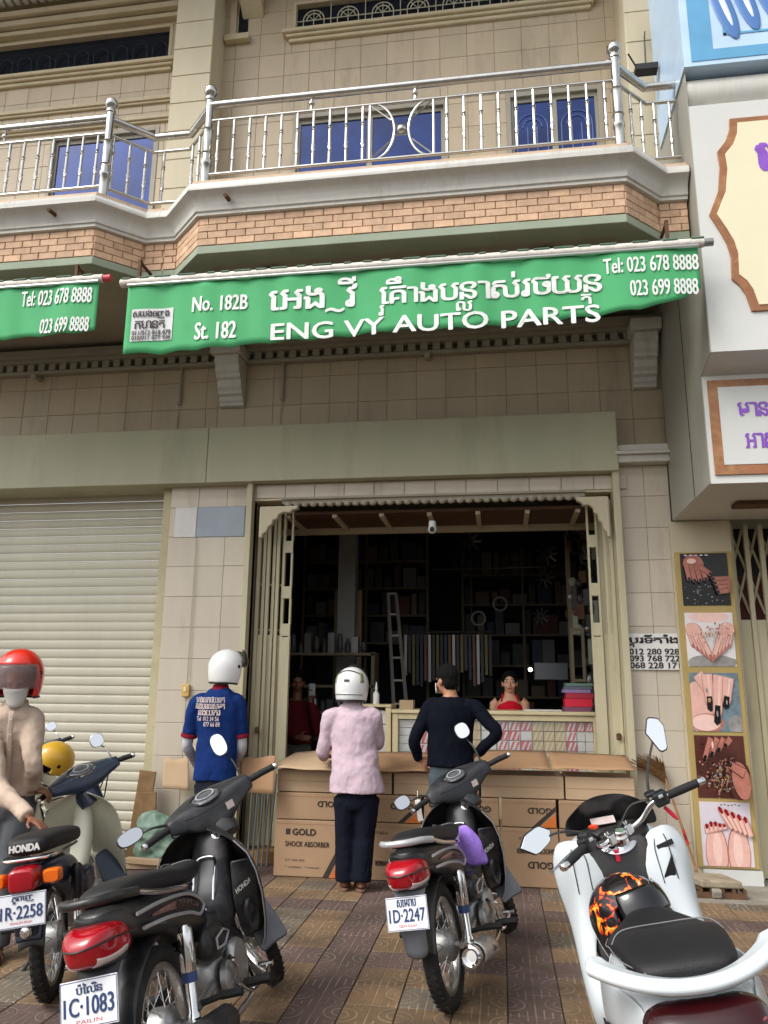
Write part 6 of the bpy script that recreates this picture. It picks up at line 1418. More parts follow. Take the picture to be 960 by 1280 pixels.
# ================================================================ white scooter
def scooter(label, loc):
    root = thing('scooter', label, 'scooter', group=None); root.matrix_world = bike_matrix(*loc[:4]); I = Matrix.Identity(4)
    S = about(Vector((1.0, 0, .95)), Vector((-.42, 0, .9)).normalized(), R(loc[4])); WB = 1.315
    wheel(root, I, (0, 0, .265), .265, .10, False, True, 'rear_wheel'); wheel(root, Matrix.Translation((-.1315, 0, 0)) @ S, (WB, 0, .265), .265, .085, False, True, 'front_wheel'); MB.XF = Matrix.Diagonal((.9, 1, 1, 1))
    # white shields sweeping down from the dash into the footboards, one each side
    rows = [((1.00, .15, .93), (1.01, .225, .945), (1.06, .285, .93)), ((.965, .085, .83), (.96, .245, .88), (1.05, .330, .86)), ((.935, .085, .71), (.93, .25, .735), (1.05, .328, .73)), ((.90, .19, .60), (.90, .255, .60), (1.01, .295, .60)),
            ((.80, .215, .49), (.81, .255, .475), (.88, .28, .43)), ((.64, .205, .425), (.64, .25, .41), (.66, .275, .35)), ((.44, .195, .42), (.44, .24, .41), (.44, .262, .34)), ((.24, .185, .50), (.24, .225, .48), (.24, .24, .40))]
    for s in (-1, 1):
        b = MB(); g = []
        for a, m_, c in rows:
            a, m_, c = Vector(a), Vector(m_), Vector(c); g.append([Vector((p.x, s*p.y*(.92 if p.z > .55 else 1), p.z)) for p in (a, a.lerp(m_, .6)+Vector((-.004, 0, 0)), m_, m_.lerp(c, .5)+Vector((0, .006, 0)), c)])
        b.grid(g); sd = b.build('front_shield', M_wht, root, sub=2, solid=.012)
        # panel joints, slot and warning label
        b = MB()
        for uu in (.55, 1.0): b.tube([Vector((lambda A_, M_, t_: (A_[0]+(M_[0]-A_[0])*t_-.007-.004*math.sin(math.pi*t_), s*.92*(A_[1]+(M_[1]-A_[1])*t_), A_[2]+(M_[2]-A_[2])*t_))(rows[int(r_)][0] if r_ == int(r_) else tuple((a_+b_)/2 for a_, b_ in zip(rows[int(r_)][0], rows[int(r_)+1][0])), rows[int(r_)][1] if r_ == int(r_) else tuple((a_+b_)/2 for a_, b_ in zip(rows[int(r_)][1], rows[int(r_)+1][1])), uu*.9)) for r_ in (.5, 1, 1.5, 2)], .0022, 5, smooth=3)
        b.build('panel_joint', M_black, sd)
        if s < 0:
            b = MB(); b.prism([(.15, .74), (.21, .78), (.215, .86), (.16, .78)], .915, .955, 'x'); b.v = [(x+.012, -y, z-.03) for x, y, z in b.v]; b.build('vent_slot', M_black, sd)
            b = MB(); b.box((.958, -.20, .868), (.004, .075, .022), Matrix.Rotation(-.25, 3, 'X')); b.build('warning_label', M_gk, sd)
        # side skirt and floorboard
        b = MB(); b.grid([[Vector((x, s*(.262-.02*t), .345-.13*t)) for t in (0, .4, 1)] for x in (.90, .7, .5, .3, .15)]); b.build('side_skirt', M_gk, root, sub=1, solid=.01)
        b = MB(); b.bx(.36, .86, s*.17-.045, s*.17+.045, .37, .40); b.build('floorboard', M_bk, root, bevel=.01)
        # lower white side panel under the seat with silver edge
        b = MB(); b.grid([[Vector((x, s*(w_+.02*math.sin(math.pi*t)), z0+(z1-z0)*t)) for t in (0, .33, .66, 1)] for x, w_, z0, z1 in ((.34, .20, .36, .60), (.15, .225, .36, .68), (-.10, .225, .40, .72), (-.35, .195, .47, .745), (-.52, .14, .54, .74))]); b.build('rear_side_panel', M_wht, root, sub=2, solid=.01)
        b = MB(); b.grid([[Vector((x, s*(w_-.012), z0+(z1-z0)*t)) for t in (0, .5, 1)] for x, w_, z0, z1 in ((.30, .20, .24, .37), (.1, .23, .22, .37), (-.15, .225, .27, .41), (-.40, .18, .36, .48))]); b.build('lower_trim', M_gk, root, sub=1, solid=.01)
        b = MB(); b.tube([(.30, s*.208, .24), (.1, s*.236, .22), (-.15, s*.232, .27), (-.40, s*.188, .36)], .006, 6, smooth=4); b.build('trim_edge', M_sil, root, smooth=True)
        b = MB(); b.lathe([(.024, 0), (.028, .10), (.022, .30), (.014, .31), (.014, .38)], (-.10, s*.155, .58), (.12, 0, -1), 12); b.build('shock_absorber', M_chr, root, smooth=True)
    V = side_text(root, 'PCX', (-.12, .252, .555), (-1, -.16, .10), (.0, 0, 1), .125, .045, M_gk, .05, 'badge')
    # inner black panel, tunnel
    b = MB(); b.grid([[Vector((x, y*hw, z)) for y in (-1, -.5, 0, .5, 1)] for x, hw, z in ((.99, .14, .93), (.965, .14, .84), (.94, .16, .72), (.905, .205, .60), (.84, .21, .45))]); b.build('inner_panel', M_bk, root, sub=1, solid=.01)
    loft([(.40, .52, .10, .12), (.55, .50, .115, .13), (.75, .52, .12, .15), (.92, .60, .12, .17)], p=3).build('centre_tunnel', M_bk, root, sub=1)
    loft([(1.06, .74, .29, .26), (1.16, .72, .25, .24), (1.27, .68, .18, .19), (1.36, .64, .08, .10)], p=2.8).build('nose_fairing', M_wht, root, sub=1)
    loft([(1.03, .88, .12, .035), (1.07, .91, .17, .05), (1.15, .93, .17, .05), (1.22, .90, .12, .04)], p=3).build('dashboard', M_bk, root, sub=1)
    b = MB(); g = []
    for t in (0, .25, .5, .75, 1):
        g.append([Vector((1.20-.11*t-.07*abs(y)**2, y*(.215-.03*t**2)*(1 if t < .9 else .86), .93+.17*t-.05*t*abs(y)**3)) for y in (-1, -.7, -.35, 0, .35, .7, 1)])
    b.grid(g); b.build('windscreen', M_bk, root, sub=2, solid=.005)
    b = MB(); b.lathe([(.085, 0), (.088, .006), (.072, .010), (.03, .004)], (1.0, 0, .905), (-.5, 0, .87), 24); b.build('meter_ring', M_chr, root, smooth=True)
    b = MB(); b.box((1.10, .03, .985), (.05, .11, .003), Matrix.Rotation(-.5, 3, 'Y')); b.build('meter_screen', M_clr, root)
    # seat: deep saddle with a high pillion step
    loft([(-.455, .775, 0.090, .022), (-.44, .785, 0.135, .036), (-.36, .795, 0.162, .042), (-.20, .796, 0.173, .044), (-.08, .782, 0.176, .044), (-.01, .752, 0.180, .040), (.08, .735, 0.184, .040), (.18, .722, 0.180, .042), (.25, .718, 0.149, .048), (.31, .722, 0.104, .054), (.37, .726, 0.077, .052), (.43, .715, 0.068, .040), (.46, .70, 0.045, .02)], p=3.6).build('seat', M_seat, root, sub=2)
    b = MB(); b.tube([(-.10, .178, .795), (-.075, .135, .825), (-.06, 0, .826), (-.075, -.135, .825), (-.10, -.178, .795)], .0022, 5, smooth=5).tube([(.20, .172, .735), (.1, .188, .742), (0, .183, .76), (-.3, .172, .80), (-.44, .118, .80)], .0020, 5, smooth=4); b.build('seat_stitching', mat('grey_thread', srgb(120, 120, 122), .8), root)
    # tail: white deck, winged grab rail, smoked lamp
    loft([(-.58, .70, .09, .045), (-.52, .69, .155, .075), (-.38, .68, .195, .095), (-.15, .67, .205, .10), (.1, .65, .205, .11), (.3, .62, .18, .11)], p=3).build('tail_cowl', M_wht, root, sub=1)
    def wing(t):   # centre line of the rail round the back of the seat, t in -1..1
        a = t*math.pi/2*1.02; return Vector((-.555+.15*abs(t)**2.2, .245*t, .79+.03*abs(t)**2))
    ringl = []
    ts = [-1.0+2*k/24 for k in range(25)]
    cl = [Vector((-.365, -.250, .828))]+[wing(t) for t in ts]+[Vector((-.365, .250, .828))]
    for i, c in enumerate(cl):
        d = (cl[min(i+1, len(cl)-1)]-cl[max(i-1, 0)]); d.z = 0; d.normalize(); out = Vector((d.y, -d.x, 0)); 
        if out.dot(Vector((c.x+.2, c.y, 0))) < 0: out = -out
        wv = .046 if 0 < i < len(cl)-1 else .030; hv = .020
        ringl.append([c+out*wv*a+Vector((0, 0, hv*e+(.010*a))) for a, e in ((-1, .2), (-.75, 1), (.45, 1.05), (1, -.25), (.75, -1.1), (-.9, -.9))])
    b = MB(); b.rings(ringl); b.build('grab_rail', M_wht, root, smooth=True, bevel=.008, bseg=3)
    tl = loft([(-.50, .675, .185, .085), (-.575, .675, .172, .085), (-.625, .665, .135, .068), (-.645, .655, .09, .045)], p=3.6, sl=.25).build('tail_lamp', M_dkred, root, sub=1)
    b = MB(); b.tube([(-.595, .13, .655), (-.645, .05, .62), (-.650, 0, .615), (-.645, -.05, .62), (-.595, -.13, .655)], .014, 8, smooth=4); b.build('lamp_strip', M_red, tl, smooth=True)
    b = MB(); b.tube([(-.592, .145, .705), (-.642, .06, .685), (-.650, 0, .68), (-.642, -.06, .685), (-.592, -.145, .705)], .004, 6, smooth=4); b.build('lamp_line', mat('dull_pink_line', srgb(140, 70, 76), .3), tl, smooth=True)
    for s in (-1, 1): b = MB(); b.ell((-.50, s*.15, .585), (.06, .035, .03), 12, 8); b.build('indicator', M_clr, root, smooth=True)
    loft([(-.45, .50, .09, .03), (-.56, .46, .085, .025), (-.64, .36, .075, .02), (-.66, .30, .07, .015)], p=3).build('rear_mudguard', M_bk, root, sub=1)
    loft([(-.12, .30, .06, .08), (.1, .30, .10, .11), (.35, .30, .11, .11), (.45, .32, .06, .06)], p=3, yc=.06).build('engine', M_eng, root, sub=1)
    b = MB(); b.lathe([(.03, 0), (.06, .06), (.065, .40), (.05, .44), (0, .44)], (.18, -.20, .27), (-1, -.05, .12), 18); b.build('muffler', M_gk, root, smooth=True)
    for s in (-1, 1): b = MB(); b.tube([(WB, s*.075, .265), (WB-.10, s*.075, .50), (WB-.2, s*.06, .72)], .022, 10); xf(b, S).build('fork_leg', M_bk, root, smooth=True)
    b = MB(); b.grid([[Vector((WB+.29*math.cos(a), y*.06, .265+.29*math.sin(a)-.02*abs(y)**2)) for y in (-1, -.5, 0, .5, 1)] for a in [R(20+k*14) for k in range(11)]]); xf(b, S).build('front_mudguard', M_wht, root, sub=1, solid=.005)
    b = MB(); b.tube([(.42, .12, .22), (.38, .28, .05), (.36, .30, .012)], .012, 8); b.build('side_stand', M_bk, root, smooth=True)
    # bare chrome handlebar
    S0 = S; S = S @ Matrix(((1, 0, 0, 0), (0, 1.12, 0, 0), (0, 0, 1, -.055), (0, 0, 0, 1)))
    b = MB(); b.tube([(.80, .36, 1.045), (.845, .25, 1.05), (.88, .20, 1.05), (.905, .165, 1.045), (.955, .125, 1.00), (.975, .08, .985), (.98, 0, .985), (.975, -.08, .985), (.955, -.125, 1.00), (.905, -.165, 1.045), (.88, -.20, 1.05), (.845, -.25, 1.05), (.80, -.36, 1.045)], .0125, 12, smooth=4); hb = xf(b, S).build('handlebar', M_chr, root, smooth=True)
    b = MB(); b.lathe([(.034, 0), (.034, .05), (.024, .06), (.024, .075)], (.985, 0, .94), (-.42, 0, .9), 16).box((.975, .045, .988), (.05, .035, .045)).box((.975, -.045, .988), (.05, .035, .045)); xf(b, S).build('bar_clamp', M_chr, hb, bevel=.006)
    for k, (y, z) in enumerate(((.05, 1.012), (-.05, 1.012))): b = MB(); b.lathe([(.009, 0), (.009, .014)], (.975, y, z), 'z', 8); xf(b, S).build('clamp_bolt', M_chr, hb, smooth=True)
    for s in (-1, 1):
        b = MB(); b.tube([(.862, s*.225, 1.05), (.835, s*.28, 1.048), (.805, s*.348, 1.045)], [.0175, .019, .018], 14); gp = xf(b, S).build('grip', M_grip, root, smooth=True)
        b = MB(); b.lathe([(.0175, 0), (.0175, .028), (.012, .034), (0, .034)], (.806, s*.346, 1.045), (-.38, s, -.02), 14); xf(b, S).build('bar_end', M_chr, gp, smooth=True)
        b = MB(); b.box((.878, s*.198, 1.052), (.052, .062, .066), Matrix.Rotation(s*.45, 3, 'Z')); b.box((.90, s*.175, 1.085), (.05, .05, .024), Matrix.Rotation(s*.45, 3, 'Z')); sw_ = xf(b, S).build('switch_housing', M_bk, root, bevel=.012)
        b = MB(); b.box((.853, s*.187, 1.065), (.012, .02, .014)); xf(b, S).build('switch_button', M_sil, sw_, bevel=.003)
        b = MB(); b.tube([(.915, s*.19, 1.045), (.925, s*.26, 1.038), (.885, s*.37, 1.03), (.875, s*.388, 1.03)], [.008, .007, .005, .0085], 8, smooth=4); xf(b, S).build('brake_lever', M_chr, root, smooth=True)
        b = MB(); b.tube([(.92, s*.17, 1.06), (.99, s*.12, 1.06), (1.03, s*.06, 1.0), (1.02, s*.02, .95)], .007, 6, smooth=5); xf(b, S).build('cable', M_black, root, smooth=True)
    b = MB(); b.box((.90, .13, 1.09), (.05, .02, .016)); xf(b, S).build('red_button', mat('orange_red_plastic', srgb(206, 70, 40), .4), root, bevel=.003)
    b = MB(); b.tube([(.885, -.20, 1.01), (.875, -.215, .965), (.87, -.22, .94)], [.008, .010, .004], 8); xf(b, S).build('red_tag', M_pr, root, smooth=True)
    b = MB(); b.box((.93, .015, .86), (.010, .02, .05)); b.build('key_tag', M_pr, root, bevel=.003)
    mirror(root, S, (.905, -.175, 1.09), (.935, -.225, 1.15), (.985, -.385, 1.275), (-.95, .28, .15), .062, .088, None, True)
    mirror(root, S, (.905, .175, 1.09), (.95, .235, 1.125), (.985, .345, 1.14), (-.97, -.1, .05), .082, .055, None, True)
    MB.XF = None
    return root
pcx = scooter('white scooter with black seat and a painted helmet lying before it', (.668, 2.91, .5, 11.2, 32))

# ================================================================ helmets
def helmet(name, label, loc, rot, m, kind='open', visor=None, vis_mat=None, scale=1.0, trim=None, lift=0.0, vents=None):
    t = thing(name, label, 'helmet', loc, rot); A, B_, C = .135*scale, .16*scale, .145*scale     # local frame: face looks to +y
    def sp(az, el, k=1.0): return Vector((A*k*math.sin(az)*math.cos(el), B_*k*math.cos(az)*math.cos(el), C*k*math.sin(el)))
    def low(az, t_, k=1.0): q = 1-.13*t_**2.2; bk = max(0, -math.cos(az)); return Vector((A*k*q*math.sin(az), B_*k*(q-.06*bk*t_)*math.cos(az), -C*.95*t_*(1+.06*bk)))
    na, ne = 40, 22; b = MB(); vid = {}; vs = []; fs = []
    for i in range(ne+1):
        for j in range(na):
            az = -math.pi+2*math.pi*j/na; el = R(-58)+R(148)*i/ne
            lower = max(0, -el)/R(58); p = low(az, lower) if el < 0 else sp(az, el)
            vid[i, j] = len(vs); vs.append(p)
    for i in range(ne):
        for j in range(na):
            az = -math.pi+2*math.pi*(j+.5)/na; el = R(-58)+R(148)*(i+.5)/ne
            if kind == 'open' and abs(az) < R(66) and el < R(22): continue
            if kind == 'full' and abs(az) < R(62) and R(-24) < el < R(18): continue
            if kind == 'half' and el < R(-8 if abs(az) < R(60) else -28): continue
            fs.append((vid[i, j], vid[i, (j+1) % na], vid[i+1, (j+1) % na], vid[i+1, j]))
    b.add(vs, fs); me_o = b.build('shell', m, t, smooth=True, solid=.02, sub=1, recalc=False)
    bmx = bmesh.new(); bmx.from_mesh(me_o.data); bmesh.ops.delete(bmx, geom=[v for v in bmx.verts if not v.link_faces], context='VERTS'); bmesh.ops.recalc_face_normals(bmx, faces=bmx.faces); bmx.to_mesh(me_o.data); bmx.free()
    b = MB(); b.ell((0, -.005, .0), (A*.86, B_*.84, C*.86), 18, 12); li = b
    b2 = MB(); b2.v = [p for p in li.v]; b2.f = [f for f in li.f if not all(li.v[i][1] > .02 and li.v[i][2] < .05*scale for i in f)]; b2.mi = [0]*len(b2.f); b2.build('liner', M_black, t, smooth=True)
    b = MB(); pts = [low(a, 1.0, 1.03) for a in [R(68)+R(224)*k/20 for k in range(21)]] if kind != 'half' else [sp(a, R(-27), 1.0) for a in [R(60)+R(240)*k/20 for k in range(21)]]
    b.tube(pts, .010, 8); b.build('edge_trim', trim or M_black, t, smooth=True)
    for s in (-1, 1):
        b = MB(); b.lathe([(.022, 0), (.022, .006), (.012, .010), (0, .010)], sp(s*R(78), R(2), 1.0), (s, .2, 0), 14); b.build('visor_pivot', M_black, t, smooth=True)
    if vents:
        for s in (-1, 1):
            b = MB(); b.grid([[sp(R(s*(118+14*u)), R(2+34*v), 1.085) for u in (0, .33, .66, 1)] for v in (0, .25, .5, .75, 1)]); b.build('side_vent', vents, t, smooth=True, solid=.004)
        b = MB(); b.grid([[sp(R(180-48+96*u), R(30+10*math.sin(math.pi*u)+4*v), 1.08) for u in [k/12 for k in range(13)]] for v in (0, 1)]); b.build('ridge_line', M_gk, t, smooth=True, solid=.003)
        b = MB(); b.grid([[sp(R(180-9+18*u), R(2+7*v), 1.085) for u in [k/4 for k in range(5)]] for v in (0, 1)]); b.build('maker_strip', M_gk, t, smooth=True, solid=.003)
        b = MB(); b.grid([[low(R(180-60+120*u), .62+.08*v, 1.09) for u in [k/12 for k in range(13)]] for v in (0, 1)]); b.build('lower_band', M_sil, t, smooth=True, solid=.003)
    if visor:
        e0, e1, a_ = visor; rows = []
        for i in range(8):
            el = R(e0+(e1-e0)*i/7); rows.append([(sp(R(-a_+2*a_*j/18), el, 1.115+lift*i/7) if el >= 0 else low(R(-a_+2*a_*j/18), -el/R(58), 1.115))+Vector((0, .006, 0)) for j in range(19)])
        b = MB(); b.grid(rows); b.build('visor', vis_mat, t, smooth=True, solid=.003)
    return t
M_visc = mat('clear_scratched_visor', srgb(150, 128, 126), .12, alpha=.36, var=.25, vs=12); M_visd = mat('smoked_visor', srgb(70, 66, 60), .1, alpha=.75, var=.1)
M_hw = mat('white_helmet_shell', srgb(222, 222, 220), .2, coat=.6, var=.03); M_hr = mat('red_helmet_shell', srgb(214, 44, 30), .18, coat=.7, var=.05); M_hy = mat('yellow_helmet_shell', srgb(200, 156, 44), .3, coat=.3, var=.1)
def flame_mat():
    m = bpy.data.materials.new('flame_painted_shell'); m.use_nodes = True; n = m.node_tree.nodes; L = m.node_tree.links; b = n['Principled BSDF']; b.inputs['Roughness'].default_value = .25; b.inputs['Coat Weight'].default_value = .4
    tc = n.new('ShaderNodeTexCoord'); nz = n.new('ShaderNodeTexNoise'); nz.inputs['Scale'].default_value = 11; nz.inputs['Detail'].default_value = 3; nz.inputs['Distortion'].default_value = 2.2; L.new(tc.outputs['Object'], nz.inputs[0])
    cr = n.new('ShaderNodeValToRGB'); cr.color_ramp.interpolation = 'CONSTANT'; e = cr.color_ramp.elements
    e[0].position = 0; e[0].color = srgb(22, 20, 22); e[1].position = .55; e[1].color = srgb(196, 44, 22)
    for p_, c in ((.58, srgb(226, 120, 30)), (.63, srgb(240, 200, 60)), (.67, srgb(200, 40, 20)), (.72, srgb(230, 226, 220)), (.76, srgb(24, 22, 24))): q = e.new(p_); q.color = c
    L.new(nz.outputs['Fac'], cr.inputs[0]); L.new(cr.outputs[0], b.inputs['Base Color']); return m
hx = pcx.matrix_world @ Vector((.55, .05, .70))
hp = helmet('motorcycle_helmet', 'black full-face helmet painted with red and yellow flames', hx, (R(22), R(10), R(-140)), flame_mat(), 'full', (-6, 34, 58), mat('black_visor', srgb(16, 16, 18), .08, coat=.6), 1.0)
hy = cubB.matrix_world @ Vector((.80, -.30, .86))
helmet('motorcycle_helmet', 'yellow open helmet hanging from a navy motorbike handlebar', W(68, 950, 6.15), (R(14), R(-24), R(150)), M_hy, 'half', None, None, .98, M_gk)
# ================================================================ people
TEXW = bpy.data.textures.new('cloth_folds', 'CLOUDS'); TEXW.noise_scale = .13; TEXW.noise_depth = 2
TEXH = bpy.data.textures.new('hair_tufts', 'CLOUDS'); TEXH.noise_scale = .02; TEXH.noise_depth = 1
M_skin = mat('skin', srgb(168, 118, 88), .5, var=.06, vs=20); M_skin2 = mat('skin_tan', srgb(128, 84, 62), .5, var=.06, vs=20); M_skinw = mat('skin_light', srgb(196, 148, 120), .5, var=.05, vs=20)
M_hair = mat('black_hair', srgb(10, 9, 9), .75, bump=.8, bs=260, spec=.2)
def cloth(name, col, rough=.9):
    """woven cloth: two scales of creases in the bump, no sheen"""
    if name in MATS: return MATS[name]
    m = mat(name, col, rough, var=.045, vs=4, spec=.12); n = m.node_tree.nodes; L = m.node_tree.links; b = n['Principled BSDF']; geo = n.new('ShaderNodeNewGeometry')
    prev = None
    for sc_x, sc_, dist_, det, dd in ((1.0, 6.0, 1.4, 2, .018), (1.0, 30.0, .6, 3, .006), (1.0, 420.0, 0, 1, .002)):
        mp = n.new('ShaderNodeMapping'); mp.inputs['Scale'].default_value = (1.25, 1.25, .7); L.new(geo.outputs['Position'], mp.inputs[0])
        nz = n.new('ShaderNodeTexNoise'); nz.noise_type = 'RIDGED_MULTIFRACTAL' if sc_ < 20 else 'FBM'; nz.inputs['Scale'].default_value = sc_; nz.inputs['Detail'].default_value = det; nz.inputs['Distortion'].default_value = dist_; L.new(mp.outputs[0], nz.inputs['Vector'])
        bp = n.new('ShaderNodeBump'); bp.inputs['Strength'].default_value = .55; bp.inputs['Distance'].default_value = dd; L.new(nz.outputs['Fac'], bp.inputs['Height'])
        if prev is not None: L.new(prev, bp.inputs['Normal'])
        prev = bp.outputs[0]
    L.new(prev, b.inputs['Normal']); return m
def remeshed(b, name, m, parent, vox, fold=0, smooth=3):
    o = b.build(name, m, parent, smooth=True, recalc=False)
    q = o.modifiers.new('remesh', 'REMESH'); q.mode = 'VOXEL'; q.voxel_size = vox; q.use_smooth_shade = True
    q = o.modifiers.new('smooth', 'SMOOTH'); q.factor = .6; q.iterations = smooth
    if fold:
        q = o.modifiers.new('folds', 'DISPLACE'); q.texture = TEXW if fold < 1 else TEXH; q.texture_coords = 'GLOBAL'; q.strength = fold if fold < 1 else .012; q.mid_level = .5
    return o
def hand(b, wr, d, nrm, curl=.5, side=1, size=1.0):
    """wr wrist, d direction of the fingers, nrm back-of-hand normal, side of the thumb along nrm x d"""
    d = d.normalized(); nrm = (nrm-d*nrm.dot(d)).normalized(); u = nrm.cross(d)*side
    pc = wr+d*.05*size; rot = Matrix((u, d, nrm)).transposed()
    b.ell(pc, (.040*size, .052*size, .017*size), 12, 8, rot)
    for k, ln in enumerate((.072, .080, .074, .058)):
        base = wr+d*.088*size+u*(.028-.0185*k)*size; l1 = ln*size; a1 = curl*.8; a2 = curl*1.7
        p1 = base+(d*math.cos(a1)-nrm*math.sin(a1))*l1*.5; p2 = p1+(d*math.cos(a2)-nrm*math.sin(a2))*l1*.5
        b.tube([base-d*.02, base, p1, p2], [.0098*size, .0095*size, .0088*size, .0072*size], 8)
    t0 = wr+d*.030*size+u*.030*size; t1 = t0+(d*.55+u*.75-nrm*.25).normalized()*.042*size; t2 = t1+(d*.9+u*.25-nrm*.3).normalized()*.032*size
    b.tube([wr+d*.02, t0, t1, t2], [.014*size, .0125*size, .0105*size, .008*size], 8)
def person(label, J, P):
    """J: joints in world space (pairs are listed left, right as the viewer sees them); P: clothes"""
    V = lambda p: Vector(p)
    head, neck, hip = V(J['head']), V(J['neck']), V(J['hip']); sh = [V(p) for p in J['sh']]; el = [V(p) for p in J['el']]; wr = [V(p) for p in J['wr']]; kn = [V(p) for p in J['kn']]; an = [V(p) for p in J['an']]
    f = V(J['face']).normalized(); side = f.cross(Vector((0, 0, 1))).normalized(); upv = side.cross(f)
    bf = V(J.get('body', J['face'])); bf.z = 0; bf.normalize(); lat = bf.cross(Vector((0, 0, 1))).normalized(); dep = bf
    wf = P.get('wf', 1.0)
    t = thing('person', label, 'person', (hip.x, hip.y, min(a.z for a in an)-.07))
    b = MB(); HR = Matrix((side, f, upv)).transposed()
    # head
    b.ell(head+upv*.025, (.073, .092, .092), 18, 12, HR); b.ell(head+f*.022-upv*.045, (.058, .068, .070), 16, 10, HR); b.ell(head+f*.05-upv*.088, (.030, .028, .022), 10, 8, HR)
    b.ell(head+f*.100-upv*.028, (.013, .016, .020), 10, 8, HR); b.tube([head+f*.088+upv*.015, head+f*.104-upv*.026], [.008, .012], 8)
    for s in (-1, 1):
        b.ell(head+side*s*.073-upv*.015-f*.005, (.012, .022, .032), 10, 8, HR); b.ell(head+side*s*.042+f*.068-upv*.035, (.022, .02, .022), 10, 8, HR)
        b.ell(head+side*s*.032+f*.082+upv*.018, (.022, .012, .009), 10, 8, HR)
    b.ell(head+f*.088-upv*.063, (.022, .012, .012), 10, 8, HR)
    b.tube([head-upv*.05-f*.01, neck+Vector((0, 0, .02)), neck-Vector((0, 0, .05))], [.052, .054, .075], 14)
    # trunk and limbs under the clothes
    rings = []
    for k, (tt, hw, hd) in enumerate(((0, .135, .095), (.25, .125, .085), (.55, .15, .095), (.85, .155, .09), (1.0, .07, .06))):
        c = hip.lerp(neck, tt); rings.append([c+lat*hw*wf*math.cos(2*math.pi*q/16)+dep*hd*math.sin(2*math.pi*q/16) for q in range(16)])
    b.rings(rings)
    for i in (0, 1):
        b.tube([sh[i].lerp(neck, .2), sh[i], el[i], wr[i]], [.05, .05, .038, .026], 10); 
        hd_ = J['hand'][i]; hand(b, wr[i], V(hd_[0]), V(hd_[1]), hd_[2], hd_[3])
        hj = hip+lat*(-.08 if (kn[i]-hip).dot(lat) < 0 else .08)*wf
        b.tube([hj, kn[i], an[i]], [.075, .048, .036], 10)
        ft = V(J.get('foot', bf)).normalized(); b.ell(an[i]+ft*.065-Vector((0, 0, .045)), (.042, .12, .030), 12, 8, Matrix((Vector((ft.y, -ft.x, 0)), ft, Vector((0, 0, 1)))).transposed()); b.tube([an[i], an[i]-Vector((0, 0, .05))], [.038, .036], 8)
    body = remeshed(b, 'body', P['skin'], t, P.get('vox', .0085))
    local(t, body)
    # shirt
    b = MB(); rings = []; hem = P.get('hem', .0)
    prof = P.get('prof') or ((0, .185, .135), (.2, .175, .125), (.45, .175, .12), (.7, .19, .122), (.86, .175, .11), (.95, .12, .085), (1.0, .075, .065))
    for tt, hw, hd in prof:
        c = (hip+Vector((0, 0, hem))).lerp(neck+Vector((0, 0, .0)), tt); rings.append([c+lat*hw*wf*math.cos(2*math.pi*q/20)+dep*hd*math.sin(2*math.pi*q/20) for q in range(20)])
    b.rings(rings)
    if P['sleeve'] != 'none':
        for i in (0, 1):
            inn = sh[i].lerp(neck-Vector((0, 0, .06)), .35)
            if P['sleeve'] == 'long': b.tube([inn, sh[i], sh[i].lerp(el[i], .5), el[i], el[i].lerp(wr[i], .55), wr[i]+(wr[i]-el[i]).normalized()*-.01], [.070, .068*P.get('sf', 1), .060*P.get('sf', 1), .054*P.get('sf', 1), .048*P.get('sf', 1), .040*P.get('sf', 1)], 12, smooth=4)
            else: b.tube([inn, sh[i], sh[i].lerp(el[i], .45), sh[i].lerp(el[i], .72)], [.070, .070, .066, .066], 12, smooth=4)
    shirt = remeshed(b, 'shirt', P['shirt'], t, .011, P.get('fold', .022), 4); local(t, shirt)
    # trousers
    b = MB(); rings = []; pw = P.get('pw', 1)
    for dz, hw, hd in ((.10, .150, .11), (.02, .160, .118), (-.08, .155, .115), (-.13, .13, .10)):
        c = hip+Vector((0, 0, dz)); rings.append([c+lat*hw*wf*math.cos(2*math.pi*q/18)+dep*hd*math.sin(2*math.pi*q/18) for q in range(18)])
    b.rings(rings)
    for i in (0, 1):
        s = -1 if (kn[i]-hip).dot(lat) < 0 else 1; hj = hip+lat*s*.078*wf-Vector((0, 0, .04))
        b.tube([hj, hj.lerp(kn[i], .5), kn[i], kn[i].lerp(an[i], .5), an[i]+Vector((0, 0, -.02))], [.095*pw, .085*pw, .073*pw, .070*pw, .068*pw], 14)
    tr = remeshed(b, 'trousers', P['pants'], t, .011, .016, 4); local(t, tr)
    if P.get('sandals'):
        for i in (0, 1):
            ft = V(J.get('foot', bf)).normalized(); rt = Matrix((Vector((ft.y, -ft.x, 0)), ft, Vector((0, 0, 1)))).transposed(); c = an[i]+ft*.065; c.z = an[i].z-.082
            m_ = MB(); rr = []
            for zz, k_ in ((-.010, .96), (0, 1), (.012, 1), (.016, .95)): rr.append([c+rt @ Vector((.048*k_*math.cos(2*math.pi*q/20), .13*k_*math.sin(2*math.pi*q/20), zz)) for q in range(20)])
            m_.rings(rr); sdl = m_.build('sandal', mat('brown_sandal', srgb(110, 82, 66), .7), t, smooth=True); local(t, sdl)
            m_ = MB(); m_.tube([c+rt @ Vector((.046*math.cos(a), .03, .012+.05*math.sin(a))) for a in [math.pi*k/8 for k in range(9)]], .009, 6, flat=(1.8, .7)); o = m_.build('strap', mat('brown_sandal', (0, 0, 0)), sdl, smooth=True)
